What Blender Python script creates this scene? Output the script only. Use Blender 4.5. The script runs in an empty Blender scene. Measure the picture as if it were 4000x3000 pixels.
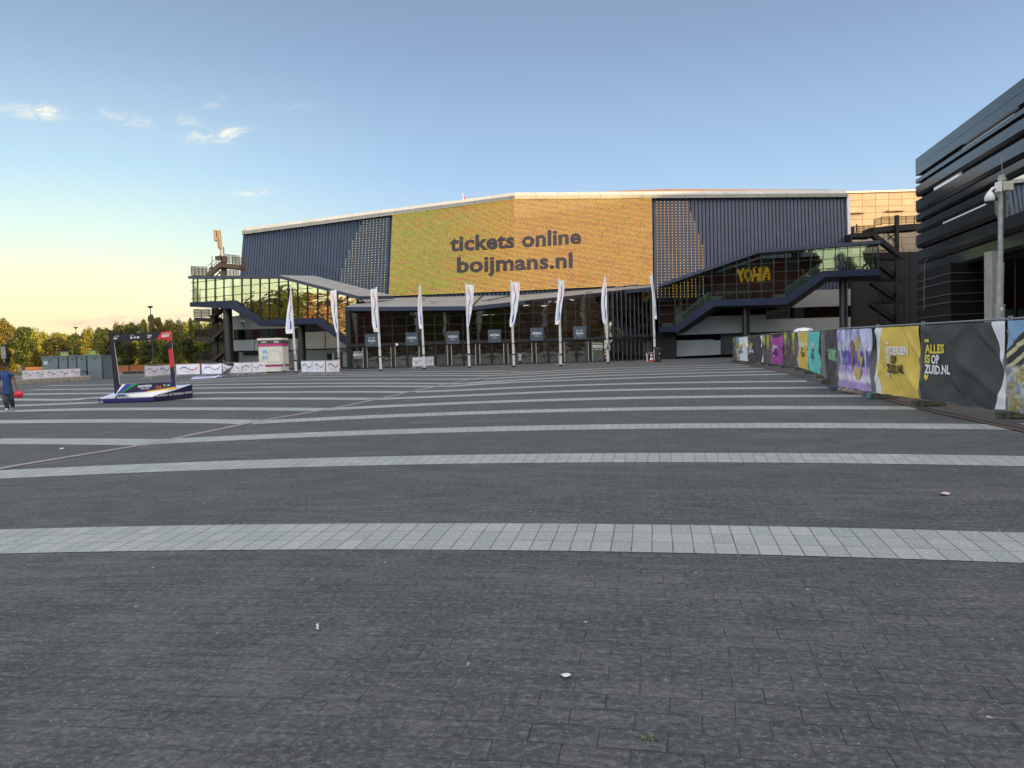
import bpy, math, random
from mathutils import Vector, Matrix
R = math.radians
random.seed(7)
scene = bpy.context.scene
COL = scene.collection

# ---------------------------------------------------------------- camera, world, sun, exposure
EYE = Vector((0.0, 0.0, 1.6))
PITCH, ROLL, FPX = R(2.37), R(1.63), 3000.0
cp, sp, ct, st = math.cos(PITCH), math.sin(PITCH), math.cos(ROLL), math.sin(ROLL)
FWD = Vector((0, cp, -sp)); UP0 = Vector((0, sp, cp)); RT0 = Vector((1, 0, 0))
RC = RT0 * ct - UP0 * st; UC = RT0 * st + UP0 * ct
cam_d = bpy.data.cameras.new('camera'); cam = bpy.data.objects.new('camera', cam_d); COL.objects.link(cam)
cam_d.sensor_width = 36.0; cam_d.lens = 36.0 * FPX / 4000.0
cam_d.clip_start = 0.1; cam_d.clip_end = 4000
M = Matrix((RC, UC, -FWD)).transposed().to_4x4(); M.translation = EYE
cam.matrix_world = M
scene.camera = cam
scene.view_settings.view_transform = 'Standard'; scene.view_settings.look = 'None'
scene.view_settings.exposure = 1.0; scene.view_settings.gamma = 1.0

SUN_DIR = Vector((0.8, -0.6, 0)).normalized()
SUN_EL = R(12)
sd = bpy.data.lights.new('sun', 'SUN'); sd.energy = 5.0; sd.angle = R(0.5); sd.color = (1.0, 0.66, 0.27)
so = bpy.data.objects.new('sun', sd); COL.objects.link(so)
to_sun = SUN_DIR * math.cos(SUN_EL) + Vector((0, 0, math.sin(SUN_EL)))
so.rotation_euler = to_sun.to_track_quat('Z', 'Y').to_euler()
so.location = to_sun * 50 + Vector((0, 0, 60))

world = bpy.data.worlds.new('World'); scene.world = world; world.use_nodes = True
nt = world.node_tree; nt.nodes.clear()
def wn(t, **k):
    n = nt.nodes.new(t)
    for a, b in k.items(): setattr(n, a, b)
    return n
def wl(a, b): nt.links.new(a, b)
def wmath(op, a, b=None, c=None, clamp=False):
    n = wn('ShaderNodeMath', operation=op, use_clamp=clamp)
    for i, v in enumerate((a, b, c)):
        if v is None: continue
        if hasattr(v, 'is_linked'): wl(v, n.inputs[i])
        else: n.inputs[i].default_value = v
    return n.outputs[0]
def wsmooth(v, lo, hi, a=0.0, b=1.0):
    n = wn('ShaderNodeMapRange', interpolation_type='SMOOTHSTEP')
    wl(v, n.inputs[0]); n.inputs[1].default_value = lo; n.inputs[2].default_value = hi
    n.inputs[3].default_value = a; n.inputs[4].default_value = b
    return n.outputs[0]
def wmix(fac, a, b, blend='MIX'):
    n = wn('ShaderNodeMix', data_type='RGBA', blend_type=blend)
    for s, v in ((n.inputs[0], fac), (n.inputs[6], a), (n.inputs[7], b)):
        if hasattr(v, 'is_linked'): wl(v, s)
        elif isinstance(v, tuple): s.default_value = (*v, 1)
        else: s.default_value = v
    return n.outputs[2]
tc = wn('ShaderNodeTexCoord'); sx = wn('ShaderNodeSeparateXYZ'); wl(tc.outputs['Generated'], sx.inputs[0])
X, Y, Z = sx.outputs
sky = wn('ShaderNodeTexSky', sky_type='NISHITA'); sky.sun_disc = False
sky.sun_elevation = SUN_EL; sky.sun_rotation = math.atan2(SUN_DIR.x, SUN_DIR.y)
sky.air_density = 1.0; sky.dust_density = 1.2; sky.ozone_density = 1.0; sky.altitude = 0
# evening colours: the air low over the trees is warm and bright, higher up a soft blue; the unseen zenith is brightened as fill
el = Z
SK = SKYRAMP = wn('ShaderNodeValToRGB')
wl(wmath('MULTIPLY_ADD', el, 1.0, 0.0, clamp=True), SK.inputs[0])
def ramp(node, pts):
    cr = node.color_ramp
    while len(cr.elements) > 1: cr.elements.remove(cr.elements[-1])
    cr.elements[0].position = pts[0][0]; cr.elements[0].color = (*pts[0][1], 1)
    for p, c in pts[1:]:
        e = cr.elements.new(p); e.color = (*c, 1)
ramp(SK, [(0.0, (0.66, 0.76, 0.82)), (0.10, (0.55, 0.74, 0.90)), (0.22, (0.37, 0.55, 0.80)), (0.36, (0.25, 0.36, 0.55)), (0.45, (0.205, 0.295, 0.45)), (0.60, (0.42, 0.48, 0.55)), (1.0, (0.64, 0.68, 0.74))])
SW = wn('ShaderNodeValToRGB'); wl(wmath('MULTIPLY_ADD', el, 1.0, 0.0, clamp=True), SW.inputs[0])
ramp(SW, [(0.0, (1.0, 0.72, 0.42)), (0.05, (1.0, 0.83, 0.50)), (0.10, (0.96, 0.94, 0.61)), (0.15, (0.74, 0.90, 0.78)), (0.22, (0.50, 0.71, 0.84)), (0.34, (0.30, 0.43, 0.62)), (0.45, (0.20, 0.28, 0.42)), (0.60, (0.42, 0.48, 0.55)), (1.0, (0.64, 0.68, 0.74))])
# azimuth: how far towards the left (west) of the view
lx = wmath('DIVIDE', X, wmath('MAXIMUM', wmath('SQRT', wmath('ADD', wmath('MULTIPLY', X, X), wmath('MULTIPLY', Y, Y))), 0.001))
left = wsmooth(lx, -0.02, -0.50)
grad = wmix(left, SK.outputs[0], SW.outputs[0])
nish = wmix(1.0, sky.outputs[0], (0.105, 0.105, 0.105), 'MULTIPLY')
# the ramp gives most of the light and hue; some Nishita is mixed in
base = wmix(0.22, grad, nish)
# unseen sky behind the camera is boosted as added fill, more around the sun
dsun = wn('ShaderNodeVectorMath', operation='DOT_PRODUCT'); wl(tc.outputs['Generated'], dsun.inputs[0]); dsun.inputs[1].default_value = to_sun
glow = wsmooth(dsun.outputs['Value'], -0.1, 0.95)
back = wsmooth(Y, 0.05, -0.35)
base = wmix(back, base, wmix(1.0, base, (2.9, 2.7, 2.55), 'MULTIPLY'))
base = wmix(glow, base, wmix(1.0, base, (1.9, 1.55, 1.25), 'MULTIPLY'))
# clouds, placed by direction
py = wmath('MAXIMUM', Y, 0.05)
cu = wmath('DIVIDE', X, py); cv = wmath('DIVIDE', Z, py)
comb = wn('ShaderNodeCombineXYZ'); wl(cu, comb.inputs[0]); wl(wmath('MULTIPLY', cv, 2.6), comb.inputs[1])
nz = wn('ShaderNodeTexNoise'); nz.inputs['Scale'].default_value = 24; nz.inputs['Detail'].default_value = 7; nz.inputs['Roughness'].default_value = 0.62; nz.inputs['Distortion'].default_value = 0.6
wl(comb.outputs[0], nz.inputs['Vector'])
def dirpx(px, py_):
    u = (px - 2000) / FPX; v = (1500 - py_) / FPX
    a = u * ct + v * st; b = -u * st + v * ct
    return RT0 * a + FWD + UP0 * b
def blob(px, py_, rx, ry, ang, amp):
    d = dirpx(px, py_); u0, v0 = d.x / d.y, d.z / d.y
    du = wmath('SUBTRACT', cu, u0); dv = wmath('SUBTRACT', cv, v0)
    c, s = math.cos(ang), math.sin(ang)
    a = wmath('MULTIPLY', wmath('ADD', wmath('MULTIPLY', du, c), wmath('MULTIPLY', dv, s)), FPX / rx)
    b = wmath('MULTIPLY', wmath('ADD', wmath('MULTIPLY', du, -s), wmath('MULTIPLY', dv, c)), FPX / ry)
    q = wmath('ADD', wmath('MULTIPLY', a, a), wmath('MULTIPLY', b, b))
    return wmath('MULTIPLY', wmath('EXPONENT', wmath('MULTIPLY', q, -1.0)), amp)
mask = None
for args in [(90, 428, 190, 34, -0.10, .85), (180, 446, 70, 26, .0, .85), (520, 468, 120, 32, -0.28, .85), (440, 430, 60, 16, .0, .5), (815, 410, 75, 26, .35, .55), (740, 480, 70, 30, -0.4, .6),
             (850, 525, 120, 34, .05, .85), (920, 528, 45, 26, .1, .7), (965, 748, 85, 26, .0, .95), (1060, 752, 60, 10, .0, .4), (1150, 415, 150, 22, .0, .42), (760, 600, 40, 120, -0.15, .22)]:
    b_ = blob(*args); mask = b_ if mask is None else wmath('ADD', mask, b_)
cl = wsmooth(wmath('MULTIPLY', mask, wmath('MULTIPLY_ADD', wsmooth(nz.outputs[0], 0.30, 0.72), 1.1, 0.06)), 0.04, 1.45)
base = wmix(cl, base, (0.90, 0.84, 0.70))
mask2 = None
for args in [(470, 1248, 95, 20, .03, 1.0), (270, 1260, 110, 16, .0, .8), (330, 1268, 60, 12, .0, .9), (720, 1235, 80, 15, .0, .7), (560, 1255, 60, 10, .0, .8)]:
    b_ = blob(*args); mask2 = b_ if mask2 is None else wmath('ADD', mask2, b_)
cl2 = wsmooth(wmath('MULTIPLY', mask2, wmath('MULTIPLY_ADD', wsmooth(nz.outputs[0], 0.35, 0.65), 1.0, 0.2)), 0.15, 0.8, 0, 0.75)
base = wmix(cl2, base, wmix(wsmooth(nz.outputs[0], 0.42, 0.6), (0.62, 0.52, 0.44), (0.98, 0.66, 0.46)))
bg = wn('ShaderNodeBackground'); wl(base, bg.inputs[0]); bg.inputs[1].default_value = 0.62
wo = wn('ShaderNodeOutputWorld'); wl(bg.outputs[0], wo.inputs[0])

# ---------------------------------------------------------------- helpers
def ray(px, py): return dirpx(px, py)
def at(px, py, Yd):
    d = ray(px, py); return EYE + d * (Yd / d.y)
def sstep(t): t = max(0, min(1, t)); return t * t * (3 - 2 * t)
def gz(x, y): return 0.3 * sstep((y - 12) / 36)
def gnd(px, py, dz=0.0):
    d = ray(px, py); t = -1.6 / d.z
    for _ in range(30):
        p = EYE + d * t
        t = (gz(p.x, p.y) + dz - 1.6) / d.z
    return EYE + d * t
def onplane(px, py, pt, nrm):
    d = ray(px, py); return EYE + d * ((pt - EYE).dot(nrm) / d.dot(nrm))
def lerp(a, b, t): return a + (b - a) * t
def h1(*a):
    v = math.sin(sum((i + 1) * 12.9898 * x for i, x in enumerate(a)) + 4.1) * 43758.5453
    return v - math.floor(v)

def tag(o, label=None, cat=None, group=None, kind=None):
    if label: o['label'] = label
    if cat: o['category'] = cat
    if group: o['group'] = group
    if kind: o['kind'] = kind
    return o
def empty(name, loc, label, cat, group=None):
    o = bpy.data.objects.new(name, None); COL.objects.link(o); o.location = loc; o.empty_display_size = 0.3
    o.matrix_world = Matrix.Translation(loc)
    return tag(o, label, cat, group)
def wloc(p):
    l = Vector((0, 0, 0))
    while p is not None: l = l + Vector(p.location); p = p.parent
    return l

class MB:
    """collects boxes, bars, quads (in world coordinates); build() links them as ONE mesh object"""
    def __init__(s): s.v = []; s.f = []; s.m = []; s.uv = []
    def face(s, pts, mi=0, uv=None):
        i = len(s.v); s.v += [tuple(p) for p in pts]; s.f.append(tuple(range(i, i + len(pts)))); s.m.append(mi)
        s.uv.append(uv if uv else [(0, 0)] * len(pts)); return s
    def mesh(s, verts, faces, mi=0, uvs=None):
        i = len(s.v); s.v += [tuple(p) for p in verts]
        for k, f in enumerate(faces):
            s.f.append(tuple(i + j for j in f)); s.m.append(mi)
            s.uv.append([uvs[j] for j in f] if uvs else [(0, 0)] * len(f))
        return s
    def obox(s, c, ax, ay, az, mi=0):
        """oriented box: centre and three half vectors"""
        c, ax, ay, az = map(Vector, (c, ax, ay, az))
        P = [c + ax * i + ay * j + az * k for i in (-1, 1) for j in (-1, 1) for k in (-1, 1)]
        F = [(0, 1, 3, 2), (4, 6, 7, 5), (0, 4, 5, 1), (2, 3, 7, 6), (0, 2, 6, 4), (1, 5, 7, 3)]
        if ax.cross(ay).dot(az) < 0: F = [f[::-1] for f in F]
        L = (ax.length * 2, ay.length * 2, az.length * 2)
        loc = [(i * L[0] / 2, j * L[1] / 2, k * L[2] / 2) for i in (-1, 1) for j in (-1, 1) for k in (-1, 1)]
        i0 = len(s.v); s.v += [tuple(p) for p in P]
        for q, f in enumerate(F):
            s.f.append(tuple(i0 + j for j in f)); s.m.append(mi)
            a, b = ((1, 2), (1, 2), (0, 2), (0, 2), (0, 1), (0, 1))[q]
            s.uv.append([(loc[j][a], loc[j][b]) for j in f])
        return s
    def box(s, x0, x1, y0, y1, z0, z1, mi=0):
        return s.obox(((x0 + x1) / 2, (y0 + y1) / 2, (z0 + z1) / 2), ((x1 - x0) / 2, 0, 0), (0, (y1 - y0) / 2, 0), (0, 0, (z1 - z0) / 2), mi)
    def bar(s, a, b, w, h=None, mi=0, up=(0, 0, 1)):
        a, b = Vector(a), Vector(b); h = h or w; d = b - a
        if d.length < 1e-6: return s
        n = d.normalized(); up = Vector(up)
        if abs(n.dot(up)) > .95: up = Vector((0, 1, 0)) if abs(n.y) < .9 else Vector((1, 0, 0))
        sd_ = n.cross(up).normalized(); u = sd_.cross(n).normalized()
        return s.obox((a + b) / 2, d / 2, sd_ * w / 2, u * h / 2, mi)
    def tube(s, pts, rad, n=8, mi=0, cap=True):
        pts = [Vector(p) for p in pts]; rr = rad if isinstance(rad, (list, tuple)) else [rad] * len(pts)
        rings = []
        for i, p in enumerate(pts):
            d = (pts[min(i + 1, len(pts) - 1)] - pts[max(i - 1, 0)]).normalized()
            up = Vector((0, 0, 1)) if abs(d.z) < .9 else Vector((0, 1, 0))
            a = d.cross(up).normalized(); b = a.cross(d).normalized()
            rings.append([p + a * rr[i] * math.cos(2 * math.pi * k / n) + b * rr[i] * math.sin(2 * math.pi * k / n) for k in range(n)])
        V = [q for r in rings for q in r]; F = []
        for i in range(len(pts) - 1):
            for k in range(n):
                F.append((i * n + k, i * n + (k + 1) % n, (i + 1) * n + (k + 1) % n, (i + 1) * n + k))
        if cap: F.append(tuple(range(n))[::-1]); F.append(tuple((len(pts) - 1) * n + k for k in range(n)))
        i0 = len(s.v)
        return s.mesh(V, F, mi)
    def prism(s, poly, off, mi=0, side=None):
        """polygon (world points) extruded by vector off"""
        off = Vector(off); poly = [Vector(p) for p in poly]; n = len(poly)
        side = mi if side is None else side
        s.face(poly, mi); s.face([p + off for p in poly][::-1], mi)
        for i in range(n):
            a, b = poly[i], poly[(i + 1) % n]
            s.face([a, a + off, b + off, b], side)
        return s
    def lathe(s, c, prof, n=24, mi=0, sx=1, sy=1):
        c = Vector(c); V = []; F = []
        for r, z in prof:
            for k in range(n): V.append(c + Vector((r * sx * math.cos(2 * math.pi * k / n), r * sy * math.sin(2 * math.pi * k / n), z)))
        for i in range(len(prof) - 1):
            for k in range(n): F.append((i * n + k, i * n + (k + 1) % n, (i + 1) * n + (k + 1) % n, (i + 1) * n + k))
        return s.mesh(V, F, mi)
    def build(s, name, mats, parent=None, label=None, cat=None, group=None, kind=None, smooth=False, origin=None, bevel=0):
        me = bpy.data.meshes.new(name)
        o0 = Vector(origin) if origin is not None else (wloc(parent) if parent is not None else Vector((0, 0, 0)))
        me.from_pydata([tuple(Vector(p) - o0) for p in s.v], [], s.f)
        if not isinstance(mats, (list, tuple)): mats = [mats]
        for m in mats: me.materials.append(m)
        me.polygons.foreach_set('material_index', s.m)
        uvl = me.uv_layers.new(name='UVMap'); flat = [c for f in s.uv for p in f for c in p]
        uvl.data.foreach_set('uv', flat)
        if smooth: me.polygons.foreach_set('use_smooth', [True] * len(s.f))
        me.update()
        o = bpy.data.objects.new(name, me); COL.objects.link(o)
        if parent is not None: o.parent = parent
        elif origin is not None: o.location = o0
        if bevel:
            b = o.modifiers.new('bevel', 'BEVEL'); b.width = bevel; b.segments = 2; b.limit_method = 'ANGLE'
        return tag(o, label, cat, group, kind)

# ---- text as mesh: returns verts (x, y), faces
TEXTCACHE = {}
def text_geo(txt, bold=0.0, shear=0.0):
    key = (txt, bold, shear)
    if key in TEXTCACHE: return TEXTCACHE[key]
    cu_ = bpy.data.curves.new('text', 'FONT'); cu_.body = txt; cu_.size = 1; cu_.offset = bold; cu_.shear = shear; cu_.resolution_u = 3; cu_.space_character = 1.0 + bold * .9
    o = bpy.data.objects.new('text', cu_); COL.objects.link(o)
    bpy.context.view_layer.update()
    me = bpy.data.meshes.new_from_object(o, depsgraph=bpy.context.evaluated_depsgraph_get())
    V = [(v.co.x, v.co.y) for v in me.vertices]; F = [tuple(p.vertices) for p in me.polygons]
    bpy.data.objects.remove(o); bpy.data.curves.remove(cu_); bpy.data.meshes.remove(me)
    x0 = min(v[0] for v in V); x1 = max(v[0] for v in V); y0 = min(v[1] for v in V); y1 = max(v[1] for v in V)
    TEXTCACHE[key] = (V, F, (x0, x1, y0, y1)); return TEXTCACHE[key]
def text_on(mb, txt, fn, bold=0.0, mi=0, shear=0.0, fit='cap'):
    """fn(u, v) -> world point, u in 0..1 over the text's width, v = 0 baseline, 1 = cap height"""
    V, F, (x0, x1, y0, y1) = text_geo(txt, bold, shear)
    H = 0.73 + bold
    P = [fn((x - x0) / (x1 - x0), y / H) for x, y in V]
    mb.mesh(P, F, mi)
def quadfn(p00, p10, p01, p11=None):
    p00, p10, p01 = Vector(p00), Vector(p10), Vector(p01)
    p11 = Vector(p11) if p11 is not None else p10 + p01 - p00
    return lambda u, v: lerp(lerp(p00, p10, u), lerp(p01, p11, u), v)

# ---- materials
MATS = {}
def mat(name, col, rough=0.6, metal=0.0, var=0.12, vscale=3.0, bump=0.0, bscale=20.0, spec=0.5, emit=None, estr=0.0, coord='Object', trans=0):
    if name in MATS: return MATS[name]
    m = bpy.data.materials.new(name); m.use_nodes = True; MATS[name] = m
    n = m.node_tree.nodes; l = m.node_tree.links; b = n['Principled BSDF']
    b.inputs['Base Color'].default_value = (*col, 1); b.inputs['Roughness'].default_value = rough; b.inputs['Metallic'].default_value = metal
    b.inputs['Specular IOR Level'].default_value = spec
    tcn = n.new('ShaderNodeTexCoord')
    if var:
        no = n.new('ShaderNodeTexNoise'); no.inputs['Scale'].default_value = vscale; no.inputs['Detail'].default_value = 5
        l.new(tcn.outputs[coord], no.inputs['Vector'])
        r = n.new('ShaderNodeMapRange'); r.inputs[3].default_value = 1 - var; r.inputs[4].default_value = 1 + var; r.inputs[1].default_value = .3; r.inputs[2].default_value = .7
        l.new(no.outputs[0], r.inputs[0])
        mx = n.new('ShaderNodeMix'); mx.data_type = 'RGBA'; mx.blend_type = 'MULTIPLY'; mx.inputs[0].default_value = 1
        mx.inputs[6].default_value = (*col, 1); l.new(r.outputs[0], mx.inputs[7]); l.new(mx.outputs[2], b.inputs['Base Color'])
    if bump:
        n2 = n.new('ShaderNodeTexNoise'); n2.inputs['Scale'].default_value = bscale; n2.inputs['Detail'].default_value = 3
        l.new(tcn.outputs[coord], n2.inputs['Vector'])
        bp = n.new('ShaderNodeBump'); bp.inputs['Strength'].default_value = bump; bp.inputs['Distance'].default_value = 0.05
        l.new(n2.outputs[0], bp.inputs['Height']); l.new(bp.outputs[0], b.inputs['Normal'])
    if emit: b.inputs['Emission Color'].default_value = (*emit, 1); b.inputs['Emission Strength'].default_value = estr
    return m
class NT:
    def __init__(s, m): s.t = m.node_tree; s.n = s.t.nodes; s.l = s.t.links
    def node(s, t, **k):
        n = s.n.new(t)
        for a, b in k.items(): setattr(n, a, b)
        return n
    def link(s, a, b): s.l.new(a, b)
    def put(s, sock, v):
        if hasattr(v, 'is_linked'): s.l.new(v, sock)
        elif isinstance(v, tuple): sock.default_value = (*v, 1) if len(v) == 3 and sock.type == 'RGBA' else v
        else: sock.default_value = v
    def math(s, op, a, b=None, c=None, clamp=False):
        n = s.node('ShaderNodeMath', operation=op, use_clamp=clamp)
        for i, v in enumerate((a, b, c)):
            if v is not None: s.put(n.inputs[i], v)
        return n.outputs[0]
    def mix(s, f, a, b, blend='MIX'):
        n = s.node('ShaderNodeMix', data_type='RGBA', blend_type=blend)
        s.put(n.inputs[0], f); s.put(n.inputs[6], a); s.put(n.inputs[7], b); return n.outputs[2]
    def rng(s, v, a, b, c=0.0, d=1.0, sm=False):
        n = s.node('ShaderNodeMapRange', interpolation_type='SMOOTHSTEP' if sm else 'LINEAR')
        s.put(n.inputs[0], v)
        for i, q in enumerate((a, b, c, d)): s.put(n.inputs[i + 1], q)
        return n.outputs[0]
    def noise(s, vec, scale, detail=4, rough=.5, dist=0):
        n = s.node('ShaderNodeTexNoise'); n.inputs['Scale'].default_value = scale; n.inputs['Detail'].default_value = detail
        n.inputs['Roughness'].default_value = rough; n.inputs['Distortion'].default_value = dist
        if vec is not None: s.link(vec, n.inputs['Vector'])
        return n.outputs[0]
    def mapping(s, vec, scale=(1, 1, 1), rot=(0, 0, 0), loc=(0, 0, 0)):
        n = s.node('ShaderNodeMapping'); n.inputs['Scale'].default_value = scale; n.inputs['Rotation'].default_value = rot; n.inputs['Location'].default_value = loc
        s.link(vec, n.inputs[0]); return n.outputs[0]
def newmat(name):
    m = bpy.data.materials.new(name); m.use_nodes = True; MATS[name] = m
    return m, NT(m), m.node_tree.nodes['Principled BSDF']
# ---------------------------------------------------------------- ground materials
ARC_C = Vector((-5.1, -27.5)); ARC_R = 34.5
m, q, b = newmat('dark_pavers')
uv = q.node('ShaderNodeUVMap').outputs[0]
wob = q.node('ShaderNodeTexNoise'); wob.inputs['Scale'].default_value = 1.3; wob.inputs['Detail'].default_value = 2; q.link(uv, wob.inputs['Vector'])
vadd = q.node('ShaderNodeVectorMath', operation='MULTIPLY_ADD'); q.link(wob.outputs['Color'], vadd.inputs[0]); vadd.inputs[1].default_value = (.035, .03, 0); q.link(uv, vadd.inputs[2])
br = q.node('ShaderNodeTexBrick'); br.offset = .5; br.squash = 1
br.inputs['Scale'].default_value = 1; br.inputs['Brick Width'].default_value = .31; br.inputs['Row Height'].default_value = .16
br.inputs['Mortar Size'].default_value = .0036; br.inputs['Mortar Smooth'].default_value = .6; br.inputs['Bias'].default_value = 0
br.inputs['Color1'].default_value = (0, 0, 0, 1); br.inputs['Color2'].default_value = (1, 1, 1, 1); br.inputs['Mortar'].default_value = (.5, .5, .5, 1)
q.link(vadd.outputs[0], br.inputs['Vector'])
big = q.noise(uv, .16, 4, .6); mid = q.noise(uv, 1.1, 4, .65); fine = q.noise(uv, 70, 3, .7); moss = q.noise(uv, .9, 4, .7)
col = q.mix(br.outputs['Color'], (.052, .059, .066), (.074, .077, .082))
col = q.mix(q.rng(q.noise(uv, 2.7, 2), .55, .72, 0, .55), col, (.062, .078, .088))
col = q.mix(q.rng(mid, .50, .75, 0, .8), col, (.135, .139, .143))
col = q.mix(q.rng(big, .3, .7, .0, .5), col, (.070, .079, .086)); col = q.mix(q.rng(q.noise(q.mapping(uv, (.5, 1.6, 1)), .45, 5, .75, .5), .54, .66, 0, .6), col, (.125, .130, .135)); col = q.mix(q.rng(q.noise(uv, .55, 5, .75, .4), .42, .32, 0, .5), col, (.030, .034, .036))
streak = q.noise(q.mapping(uv, (1.0, 5.5, 1)), 1.6, 5, .7); col = q.mix(q.rng(streak, .50, .70, 0, .55), col, (.150, .152, .158)); col = q.mix(q.rng(streak, .48, .30, 0, .5), col, (.040, .045, .050))
g1 = q.noise(q.mapping(uv, (.7, 1, 1)), 30, 4, .8); col = q.mix(q.rng(g1, .52, .66, 0, .75), col, (.19, .20, .205)); col = q.mix(q.rng(g1, .47, .34, 0, .75), col, (.022, .025, .028))
sp1 = q.rng(fine, .56, .70, 0, 1)
vor = q.node('ShaderNodeTexVoronoi'); vor.inputs['Scale'].default_value = 42; q.link(uv, vor.inputs['Vector'])
chip = q.rng(vor.outputs['Distance'], .10, .26, 1, 0)
vcol = q.node('ShaderNodeSeparateColor'); q.link(vor.outputs['Color'], vcol.inputs[0])
chip = q.math('MULTIPLY', chip, q.rng(vcol.outputs[0], .84, .97, 0, 1))
col = q.mix(q.math('MULTIPLY', sp1, .5), col, (.20, .21, .22))
col = q.mix(q.math('MULTIPLY', chip, .8), col, (.36, .37, .36))
dk = q.rng(q.noise(uv, 120, 2), .36, .28, 0, .6); col = q.mix(dk, col, (.02, .02, .023))
# scattered pale stones and crumbs
v2 = q.node('ShaderNodeTexVoronoi'); v2.inputs['Scale'].default_value = 6.5; q.link(uv, v2.inputs['Vector'])
v2c = q.node('ShaderNodeSeparateColor'); q.link(v2.outputs['Color'], v2c.inputs[0])
crumb = q.math('MULTIPLY', q.rng(v2.outputs['Distance'], .06, .085, 1, 0), q.rng(v2c.outputs[1], .88, .90, 0, 1))
col = q.mix(crumb, col, (.38, .38, .37))
joint = q.mix(q.rng(moss, .48, .66, 0, 1), (.020, .022, .025), (.110, .104, .050))
col = q.mix(q.math('MULTIPLY', br.outputs['Fac'], q.rng(q.noise(uv, 2.3, 4, .7), .34, .60, .45, 1)), col, joint)
# flattened old chewing gum
v3 = q.node('ShaderNodeTexVoronoi'); v3.inputs['Scale'].default_value = 1.6; q.link(uv, v3.inputs['Vector'])
v3c = q.node('ShaderNodeSeparateColor'); q.link(v3.outputs['Color'], v3c.inputs[0])
gum = q.math('MULTIPLY', q.rng(v3.outputs['Distance'], .026, .036, 1, 0), q.rng(v3c.outputs[0], .5, .55, 0, .55))
col = q.mix(gum, col, (.20, .21, .21))
q.link(col, b.inputs['Base Color']); b.inputs['Roughness'].default_value = .72; b.inputs['Specular IOR Level'].default_value = .30
bp = q.node('ShaderNodeBump'); bp.inputs['Strength'].default_value = .55; bp.inputs['Distance'].default_value = .006
hgt = q.math('SUBTRACT', q.math('ADD', q.math('MULTIPLY', fine, .55), q.math('MULTIPLY', q.noise(uv, 26, 2), .5)), q.math('MULTIPLY', br.outputs['Fac'], 1.5))
q.link(hgt, bp.inputs['Height']); q.link(bp.outputs[0], b.inputs['Normal'])
PAV = m

m, q, b = newmat('light_slabs')
uv = q.node('ShaderNodeUVMap').outputs[0]
br = q.node('ShaderNodeTexBrick'); br.offset = 0; br.inputs['Scale'].default_value = 1; br.inputs['Brick Width'].default_value = .165; br.inputs['Row Height'].default_value = .3235
br.inputs['Mortar Size'].default_value = .0062; br.inputs['Mortar Smooth'].default_value = .5
br.inputs['Color1'].default_value = (0, 0, 0, 1); br.inputs['Color2'].default_value = (1, 1, 1, 1); q.link(uv, br.inputs['Vector'])
col = q.mix(br.outputs['Color'], (.27, .305, .30), (.36, .395, .39))
col = q.mix(q.rng(q.noise(uv, .8, 4), .45, .7, 0, .5), col, (.30, .34, .33))
col = q.mix(q.rng(q.noise(uv, .35, 5, .7), .48, .68, 0, .45), col, (.22, .25, .245)); col = q.mix(q.rng(q.noise(q.mapping(uv, (.25, 3, 1)), 2.0, 5, .75), .52, .68, 0, .4), col, (.20, .215, .21))
col = q.mix(q.rng(q.noise(uv, 36, 3, .8), .54, .68, 0, .7), col, (.66, .71, .71))
col = q.mix(q.rng(q.noise(uv, 45, 3, .8), .44, .30, 0, .7), col, (.17, .20, .20))
col = q.mix(q.math('MULTIPLY', br.outputs['Fac'], q.rng(q.noise(uv, 3, 3), .3, .6, .5, 1)), col, (.085, .085, .070))
q.link(col, b.inputs['Base Color']); b.inputs['Roughness'].default_value = .62
bp = q.node('ShaderNodeBump'); bp.inputs['Strength'].default_value = .4; bp.inputs['Distance'].default_value = .005
q.link(q.math('SUBTRACT', q.noise(uv, 60, 3), br.outputs['Fac']), bp.inputs['Height']); q.link(bp.outputs[0], b.inputs['Normal'])
SLAB = m

m, q, b = newmat('outer_ground')
tc_ = q.node('ShaderNodeTexCoord').outputs['Object']
col = q.mix(q.rng(q.noise(tc_, .02, 4), .4, .6), (.045, .06, .02), (.07, .085, .03)); col = q.mix(q.rng(q.noise(tc_, 1.5, 4), .4, .7, 0, .5), col, (.03, .04, .015))
q.link(col, b.inputs['Base Color']); b.inputs['Roughness'].default_value = .95; GRASS = m
m, q, b = newmat('old_asphalt')
tc_ = q.node('ShaderNodeTexCoord').outputs['Object']
col = q.mix(q.rng(q.noise(tc_, .5, 5), .35, .65), (.065, .066, .068), (.105, .10, .095)); col = q.mix(q.rng(q.noise(tc_, 2.2, 5, .7), .55, .68, 0, .8), col, (.09, .10, .045))
col = q.mix(q.rng(q.noise(tc_, 60, 3, .7), .55, .75, 0, .5), col, (.2, .2, .19))
q.link(col, b.inputs['Base Color']); b.inputs['Roughness'].default_value = .85; ASPH = m
RUST = mat('rusty_steel', (.13, .075, .065), .7, .2, .3, 8)
CONC = mat('rough_concrete', (.30, .285, .25), .9, 0, .3, 3, .4, 25)
SEAM = mat('seam_stone', (.30, .27, .26), .8, 0, .2, 5)

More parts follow.
